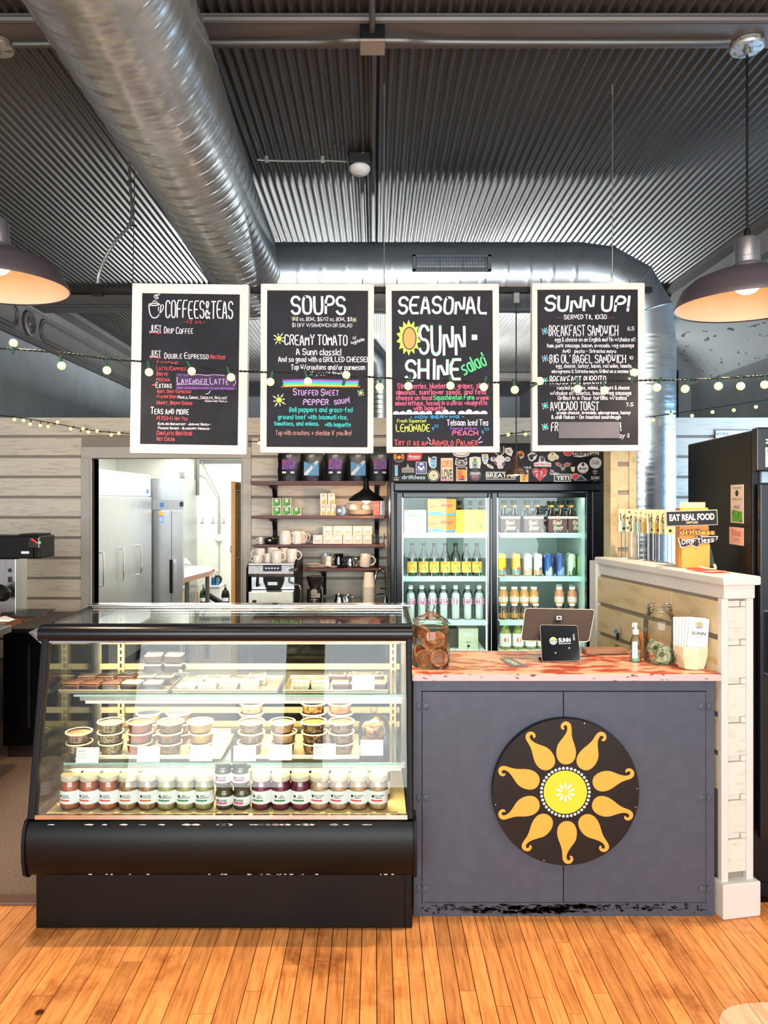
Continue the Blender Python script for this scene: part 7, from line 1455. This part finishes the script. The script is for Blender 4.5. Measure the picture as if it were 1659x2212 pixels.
for k_ in (.215, .226, .238): MB().tube([(r*.76*math.cos(a*PI/14), r*.76*math.sin(a*PI/14), k_) for a in range(28)], .0022, 6, closed=True).build('thread_ring', m_clear, tj)
m_bill = mat('bill_green', '#c9cba0', .6, c2='#7f8a63', scale=70, lo=.45, hi=.6)
for i, (dx_, dy_, dz_, ry, rz_) in enumerate(((-.015, -.035, .01, .25, .2), (.025, -.025, .008, -.3, -.5), (0, .015, .006, .1, .9), (-.02, .02, .03, .5, -.8), (.02, .0, .02, -.5, 1.6))):
    t = thing('dollar_bill', ('pale green dollar bill curled at the front of the tip jar', 'folded dollar bill at the right in the tip jar', 'dollar bill lying in the middle of the tip jar', 'dollar bill leaning at the left rear of the tip jar', 'dollar bill crumpled at the right rear of the tip jar')[i], 'banknote', tuple(Vector(tj.location)+Vector((dx_, dy_, dz_))), 0, 'dollar bills in the tip jar'); t.rotation_euler = (.1, ry, rz_)
    mb = MB(); n = 8
    for k in range(n+1):
        a = -1.0+2.0*k/n; mb.v += [(.04*math.sin(a), .02*math.cos(a*1.3)-.02, 0), (.04*math.sin(a), .02*math.cos(a*1.3)-.02+.004, .062+.006*math.sin(a*3))]
    mb.f = [(2*k, 2*k+2, 2*k+3, 2*k+1) for k in range(n)]; mb.mi = [0]*n; mb.build('note', m_bill, t)
    mb = MB(); mb.disc(0, .032, .013, -.0012, 14, 0); txt(mb, '1', -.026, .012, .008, y=.003, m=0); txt(mb, 'ONE', .0, .05, .006, y=-.0008, m=0); mb.build('note_print', mat('bill_ink', '#5d6a48', .6), t, smooth=0)
cn = thing('votive_glass', 'small orange votive glass behind the tip jar', 'candle holder', (X(1393, 3.16), 3.16, CT)); MB().lathe([(.018, 0), (.02, .004), (.026, .10), (.024, .10), (.018, .006), (0, .006)], 18).build('glass', mat('amber_glass', '#d98a4a', .15, coat=1), cn)
PJ = Vector((X(1492, 2.97), 2.965, CT)); pn = thing('card_holder_pot', 'cream faceted pot on the counter holding menu leaflets', 'pot', PJ); MB().lathe([(.044, 0), (.048, .002), (.062, .055), (.0635, .09), (.058, .09), (.055, .06), (.042, .008), (0, .008)], 7, a0=.25).build('pot', mat('cream_pot', '#e9dfba', .35, var=.02), pn, smooth=15, bevel=.002)
lf = thing('menu_leaflets', 'pack of white SUNN CAFE leaflets standing in the cream pot', 'leaflets', PJ+Vector((0, 0, .045)))
for k in range(6):
    mb = MB(); dx_ = .012-.0065*k; mb.T = Matrix.Translation((dx_-.0, -.022+.010*k, .008)) @ Matrix.Rotation(.07-.015*k, 4, 'Y'); mb.box(-.040, .040, -.001, .001, .01, .148-.001*k+.003*(k % 2)); mb.build('leaflet', m_paper, lf, smooth=0)
mb = MB(); mb.T = Matrix.Translation((.012, -.022, .008)) @ Matrix.Rotation(.07, 4, 'Y'); txt(mb, 'SUNN', .002, .083, .012, y=-.0016, width=.056, bold=.015); txt(mb, 'CAFE', .002, .072, .005, y=-.0016, width=.024, m=2)
mb.disc(.002, .121, .0155, -.0014, 28, 0); mb.disc(.002, .121, .0142, -.0018, 28, 1); mb.poly([(.002+.0118*math.cos(PI*k/12), .1215+.0118*math.sin(PI*k/12)) for k in range(13)], -.0022, 3)
for k in range(2): stroke(mb, [(-.008, .117-.005*k), (-.003, .1185-.005*k), (.002, .115-.005*k), (.007, .1185-.005*k), (.012, .117-.005*k)], .0026, -.0022, 0)
for k in range(9): mb.disc(-.030+.0075*k, .055+.002*((k*7) % 3), .0013, -.0016, 8, 4)
mb.build('leaflet_print', [m_ink, m_paper, mat('grey_ink', '#8a8a8a', .6), m_opr, m_blup], lf, smooth=0)
tr_ = thing('wood_strip', 'thin wooden board lying at the back of the counter', 'board', (X(1320, 3.25), 3.25, CT)); part(MB().box(X(1262, 3.25), X(1366, 3.25)-.03, 3.22, 3.29, CT, CT+.02), 'board', mat('aged_board', '#9a7258', .5, scale=12, stretch=(1, 6, 6)), tr_, smooth=0, bevel=.002)
ca = thing('power_cable', 'thin black cable running from the till across the counter', 'cable', (X(1290, 3.2), 3.18, CT)); part(MB().tube(smooth_pts([Vector((X(1250, 3.16), 3.16, CT+.003)), Vector((X(1290, 3.18), 3.19, CT+.003)), Vector((X(1340, 3.2), 3.205, CT+.003)), Vector((X(1362, 3.2), 3.21, CT+.003))]), .0018, 6), 'cable', m_blackm, ca)
def inner(px, off=.008):   # point on the inner face of the half wall seen at column px
    a = (px-CX)/F; # solve x = 1.352 - (Y-2.885)*tan(pang)  with x = a*Y
    t_ = math.tan(pang); Y_ = (1.352+2.885*t_)/(a+t_); return Y_
Yo = inner(1341); op = thing('bottle_opener', 'metal bottle opener fixed to the half wall above the counter', 'bottle opener', P(1341, 1365, Yo)+Vector((-.014, 0, 0)), pang-PI/2)
MB().prism([(-.022, 0), (.005, .018), (.012, .035), (.018, .018), (.03, .002), (.012, -.008), (-.008, -.006)], -.016, -.0).build('opener_head', m_chrome, op, smooth=0, bevel=.002); MB().prism([(0, -.008), (.012, -.008), (.012, -.03), (.006, -.04), (0, -.03)], -.010, 0).build('mount', m_ink, op, smooth=0, bevel=.001)
Yo = inner(1340); co = thing('wall_badge', 'small round bronze badge on the half wall below the bottle opener', 'badge', P(1340, 1400, Yo)+Vector((-.014, 0, 0)), pang-PI/2); MB().tube([(0, -.006, 0), (0, .0, 0)], .017, 18).build('disc', mat('bronze', '#7a7458', .4, metal=.6), co, smooth=40)
# ================================================================ on the half wall: number stands, display, leaflets
WT = 1.3235; m_tag = mat('birch_tag', '#e6d2a8', .5, var=.05); m_tagg = mat('pale_green_dip', '#bcd0c0', .5); m_tago = mat('ochre_dip', '#d9ae5e', .5)
proto = None
for i, (a, txt_, dip) in enumerate(((1346, '14', m_tagg), (1361, 'drop', m_tag), (1375, '7', m_tagg), (1386, '3', m_tagg), (1396, '1', m_tago), (1407, '16', m_tagg), (1420, '4', m_tago), (1434, '6', m_tag), (1446, '8', m_tag))):
    Yc = 3.77-.037*i; x_ = X(a, Yc)
    t = thing('table_number_stand', {'14': 'leftmost wire table stand, green-dipped card numbered 14', 'drop': 'wire table stand holding the card patterned with drops', '1': 'wire table stand with ochre-dipped card showing a single 1', '16': 'wire table stand with green-dipped card numbered 16 in the middle'}.get(txt_, 'wire table stand with pale card numbered %s, %s from the left' % (txt_, ORD[i])), 'table number', (x_, Yc, WT), R.uniform(-.25, .1), 'table number stands on the half wall')
    MB().tube([(-.009, 0, .15), (-.009, 0, .004), (-.016, -.022, .002), (.016, -.022, .002), (.009, 0, .004), (.009, 0, .15)], .0019, 6).build('wire_stand', m_chrome, t)
    h0 = .135; MB().box(-.0235, .0235, -.003, .0, h0, h0+.115).build('card', m_tag, t, smooth=0, bevel=.001)
    MB().poly([(-.0235, h0), (.0235, h0), (.0235, h0+.04), (-.0235, h0+.058)], -.0036).build('dipped_colour', dip, t, smooth=0)
    mb = MB()
    if txt_ == 'drop':
        for u, v in ((-.014, .02), (.006, .012), (-.004, .045), (.014, .04), (-.015, .07), (.004, .075), (.017, .068), (-.006, .1), (.012, .102)): mb.poly([(u, h0+v+.009), (u-.005, h0+v), (u-.002, h0+v-.005), (u+.003, h0+v-.004), (u+.005, h0+v+.001)], -.0044)
    else: hand(mb, txt_, -.017 if len(txt_) > 1 else -.009, .017 if len(txt_) > 1 else .006, h0+.055, .042, y=-.0044, wd=.0035); mb.disc(.003, h0+.017, .007, -.0044, 10)
    mb.build('card_print', m_ink, t, smooth=0)
DY_ = 3.24; dd = thing('sticker_display', 'orange cardboard display on the half wall with EAT REAL FOOD sign', 'display stand', (X(1500, DY_), DY_, WT)); m_org = mat('orange_card', '#eaa04a', .5, var=.05)
x0, x1 = X(1468, DY_), X(1532, DY_); zt_ = Z(1097, DY_)
part(MB().prism([(x0, WT), (x1, WT), (x1, Z(1160, DY_)), (x1-.004, zt_), (x0+.002, zt_), (x0, Z(1160, DY_))], DY_, DY_+.05), 'box', m_org, dd, smooth=0, bevel=.002)
part(MB().box(x0+.003, x1-.003, DY_-.014, DY_-.0005, WT, WT+.105), 'lower_pocket', m_org, dd, smooth=0, bevel=.002); part(MB().box(x0+.004, x1-.012, DY_+.01, DY_+.014, zt_, Z(1085, DY_)), 'header_card', mat('peach_card', '#efb898', .5), dd, smooth=0, bevel=.001)
part(MB().prism([(x1-.01, WT), (X(1558, DY_), WT), (x1+.005, Z(1130, DY_)), (x1-.01, Z(1130, DY_))], DY_+.055, DY_+.065), 'easel_back', mat('dark_green_card', '#3f524c', .6), dd, smooth=0)
mb = MB(); mb.T = Matrix.Translation((X(1488, DY_), DY_-.03, Z(1119, DY_))) @ Matrix.Rotation(-.03, 4, 'Y')
s1 = MB(); s1.T = mb.T; s1.box(-.112, .112, 0, .004, -.033, .034); part(s1, 'sign_border', mat('silver_edge', '#b9b4ae', .4), dd, smooth=0, bevel=.001)
s2 = MB(); s2.T = mb.T; s2.box(-.1085, .1085, -.001, 0, -.0295, .0305); part(s2, 'sign_panel', m_ink if False else mat('sign_black', '#120f10', .4), dd, smooth=0)
txt(mb, 'EAT REAL FOOD', 0, -.008, .026, y=-.0018, width=.195, bold=.035); txt(mb, 'DRIFTLESS', 0, -.023, .009, y=-.0018, width=.05, bold=.02, m=1); part(mb, 'sign_lettering', [m_lab, mat('tan_ink', '#e8c49a', .5)], dd, smooth=0)
mb = MB(); txt(mb, 'driftless', X(1500, DY_)+.003, Z(1154, DY_), .021, y=DY_-.018, width=.162, bold=.10); part(mb, 'purple_outline', mat('purple_edge', '#6a3a5a', .5), dd, smooth=0)
mb = MB(); txt(mb, 'driftless', X(1500, DY_)+.003, Z(1154, DY_), .021, y=DY_-.0195, width=.152, bold=.025); part(mb, 'driftless_lettering', m_opr, dd, smooth=0)
q = [(1463, 1162), (1478, 1168), (1500, 1163), (1506, 1154), (1512, 1160), (1545, 1159), (1543, 1166), (1525, 1172), (1508, 1174), (1502, 1181), (1490, 1175), (1474, 1181), (1468, 1180)]
sh_ = [(X(a, DY_), Z(b_, DY_)) for a, b_ in q]; cxs = sum(p_[0] for p_ in sh_)/len(sh_); czs = sum(p_[1] for p_ in sh_)/len(sh_)
part(MB().prism([(cxs+(a-cxs)*1.05, czs+(b_-czs)*1.15) for a, b_ in sh_][::-1], DY_-.017, DY_-.0145), 'white_sticker', m_lab, dd, smooth=0); part(MB().prism(sh_[::-1], DY_-.0178, DY_-.0171), 'dark_sticker', mat('sticker_brown', '#2a1c1c', .5), dd, smooth=0)
mb = MB(); hand(mb, 'DRiFTless', X(1470, DY_), X(1538, DY_), Z(1175, DY_), .019, y=DY_-.0185, wd=.0036, rot=.08); part(mb, 'sticker_lettering', m_lab, dd, smooth=0)
rl = thing('red_leaflets', 'small pile of red and pink leaflets on the half wall cap', 'leaflets', (X(1560, 3.08), 3.08, WT))
for k, (a0, b0_, c0_, mm) in enumerate(((-.06, .0, .1, m_red), (-.05, .01, .3, mat('pink_card', '#e8b0a0', .5)), (-.055, -.005, -.1, m_red))):
    m = MB(); m.T = Matrix.Translation((1.385, 3.06+.04*k, WT+.0015*k)) @ Matrix.Rotation(c0_+pang, 4, 'Z'); m.box(-.045, .045, -.06, .06, 0, .0012); part(m, 'leaflet', mm, rl, smooth=0)
mb = MB(); mb.tube(smooth_pts([Vector((X(1510, 3.15), 3.15, WT+.012)), Vector((X(1528, 3.15), 3.13, WT+.004)), Vector((X(1545, 3.12), 3.12, WT+.006)), Vector((X(1548, 3.12), 3.14, WT+.022))]), [.006]*16, 5); part(mb, 'curled_slip', mat('pink_card', '#e8b0a0'), rl)
# ================================================================ black upright cooler at right
ra = math.atan2(1.605-1.535, .81); RT = Matrix.Translation((1.535, 3.0, 0)) @ Matrix.Rotation(-ra, 4, 'Z'); bf = thing('upright_cooler', 'tall black upright glass-door cooler at right behind the half wall', 'drinks cooler', (1.535, 3.0, 0), -ra)
W_ = .72; MB().box(0, W_, .02, .80, .06, 1.905).build('cabinet', m_black, bf, smooth=0, bevel=.006); MB().box(-.002, W_, -.03, .019, 1.735, 1.912).build('header', m_bluegrey, bf, smooth=0, bevel=.006); MB().box(.03, W_, -.0, .019, 1.69, 1.734).build('lamp_strip', mat('pale_blue_strip', '#a9c6da', .4), bf, smooth=0)
MB().box(.02, W_-.02, .03, .7, 0, .06).build('plinth', m_blackm, bf, smooth=0)
d = MB().box(.012, .055, -.03, .0, .26, 1.685).box(W_-.05, W_, -.03, .0, .26, 1.685).box(.055, W_-.05, -.03, 0, 1.63, 1.685).box(.055, W_-.05, -.03, 0, .26, .32).build('door', m_bluegrey, bf, smooth=0, bevel=.005); MB().box(.055, W_-.05, -.02, -.015, .32, 1.63).build('door_glass', glass('cooler_glass'), d, smooth=0); MB().tube([(.048, -.03, 1.17), (.048, -.07, 1.17), (.048, -.07, .92), (.048, -.03, .92)], .008, 10).build('handle', m_chrome, d)
MB().box(.055, W_-.05, .005, .0195, .32, 1.63).build('lit_interior', mat('pale_interior', '#cfd6de', .5), bf, smooth=0)
mb = MB(); mb.box(.032, .11, -.0325, -.03, 1.752, 1.83, 0); txt(mb, 'PILSNER', .038, 1.808, .016, y=-.033, m=1, align='l'); txt(mb, 'BREWERY', .038, 1.792, .010, y=-.033, m=1, align='l'); mb.disc(.05, 1.772, .008, -.033, 14, 2, ); mb.disc(.055, 1.772, .006, -.0335, 14, 3)
mb.build('beer_sticker', [m_paper, m_ink, m_gpr, m_opr], bf, smooth=0, label='white beer sticker')
mb = MB(); mb.disc(.058, 1.872, .016, -.0315, 16, 0, .014); mb.disc(.052, 1.874, .003, -.032, 8, 1).disc(.062, 1.874, .003, -.032, 8, 1); stroke(mb, [(.035, 1.848), (.085, 1.862)], .006, -.0313, 0); stroke(mb, [(.035, 1.862), (.085, 1.846)], .006, -.0313, 0); mb.build('skull_sticker', [m_lab, m_ink], bf, smooth=0, label='white skull sticker')
for k in range(6):
    t = thing('drink_can', 'orange and blue can on the %s shelf of the upright cooler' % ORD[k], 'can', tuple(RT @ Vector((.075, -.004, 1.35-.0*k))), -ra, 'cans in the upright cooler') if k < 1 else None
    if t: MB().lathe([(.001, 0), (.03, 0), (.031, .12), (.026, .13), (0, .13)], 16, sy=.25).build('can_body', m_mango, t); MB().lathe([(.0315, .10), (.0315, .118)], 16, cap=False, sy=.26).build('blue_band', m_ltblue, t)
def sidepaper(name, label, px0, px1, py0, py1, mm, draw):
    # left face of the cooler: solve Y for a column
    tn = math.tan(ra); f_ = lambda px: (1.535-3.0*tn)/((px-CX)/F-tn) if abs((px-CX)/F-tn) > 1e-6 else 3.2
    y0, y1 = f_(px1), f_(px0); ym = (y0+y1)/2; zt2, zb2 = Z(py0, ym), Z(py1, ym)
    t = thing(name, label, 'paper', (1.535+(ym-3.0)*tn-.0035, ym, zb2), -PI/2-ra, 'papers taped to the upright cooler'); w2 = max(abs(y1-y0)/2, .02); h_ = zt2-zb2
    MB().box(-w2, w2, -.0, .0015, 0, h_).build('sheet', mm, t, smooth=0); mb = MB(); mt = draw(mb, w2, h_, -.0006); mb.build('print', mt, t, smooth=0)
def dp1(mb, w_, h, y): mb.disc(0, h*.78, w_*.25, y, 16, 0, h*.08); mb.poly([(-w_*.8, h*.05), (w_*.8, h*.03), (w_*.8, h*.3), (-w_*.8, h*.35)], y, 1); txt(mb, 'SPECIAL', 0, h*.9, h*.04, y=y, m=0, width=w_*1.4); txt(mb, 'OPEN LATE', 0, h*.6, h*.05, y=y, m=0, width=w_*1.4); txt(mb, 'ALE', 0, h*.38, h*.09, y=y-.0004, m=0, width=w_*.9); return [m_ink, m_gpr]
def dp2(mb, w_, h, y): hand(mb, 'Stop', -w_*.6, w_*.6, h*.55, h*.3, y=y, m=0, wd=h*.05); hand(mb, 'in', -w_*.2, w_*.3, h*.2, h*.2, y=y, m=1, wd=h*.03); return [m_red, m_ink]
sidepaper('poster', 'tall narrow printed poster on the side of the upright cooler', 1580, 1608, 1047, 1130, mat('buff_paper', '#d9cfc0', .6), dp1)
sidepaper('note', 'pink note with red scribble under the tall poster', 1577, 1608, 1139, 1177, mat('pink_note', '#eec0ac', .6), dp2)
wn = thing('wall_notice', 'white framed notice on the blue-lit shiplap above the upright cooler', 'notice', P(1570, 945, 5.57)); part(MB().box(X(1544, 5.57), X(1625, 5.57), 5.565, 5.578, Z(965, 5.57), Z(928, 5.57)), 'frame', m_conduit, wn, smooth=0); part(MB().box(X(1546, 5.565), X(1623, 5.565), 5.562, 5.565, Z(963, 5.57), Z(930, 5.57)), 'paper', m_paper, wn, smooth=0)
mb = MB(); txt(mb, 'NOTICE', X(1560, 5.56), Z(940, 5.56), .02, y=5.561); part(mb, 'print', m_ink, wn, smooth=0)
# ================================================================ stool at the lower right corner
sx_, sy_, szz = .73, 1.115, .75; sl = thing('wooden_stool', 'pale wooden stool seat at the lower right corner', 'stool', (sx_, sy_, 0)); m_sw = mat('maple_seat', '#d9b490', .4, scale=6, stretch=(8, 1, 8), c2='#c79a72', bump=.1)
for k in range(4):
    a, b_ = -.17+.085*k, -.17+.085*(k+1); pts = []
    def hw(u): u = abs(u)/.17; return .17*(1-u**4)**.25 if u < 1 else 0.02
    n = 6; up = [(a+(b_-a)*j/n, max(hw(a+(b_-a)*j/n), .03)) for j in range(n+1)]; pts = up+[(p_[0], -p_[1]) for p_ in up[::-1]]
    mb = MB(); mb.prism([(p_[0], p_[1]) for p_ in pts][::-1], szz-.03, szz, ax='z'); mb.build('seat_plank', m_sw, sl, smooth=0, bevel=.002)
for a, b_ in ((-1, -1), (1, -1), (-1, 1), (1, 1)): MB().cyl((a*.1, b_*.1, szz-.03), (a*.17, b_*.17, 0), .016, 12).build('leg', m_sw, sl)
for a in (-1, 1): MB().cyl((a*.138, -.138, .35), (a*.138, .138, .35), .010, 10).cyl((-.148, a*.148, .25), (.148, a*.148, .25), .010, 10).build('stretcher', m_sw, sl)
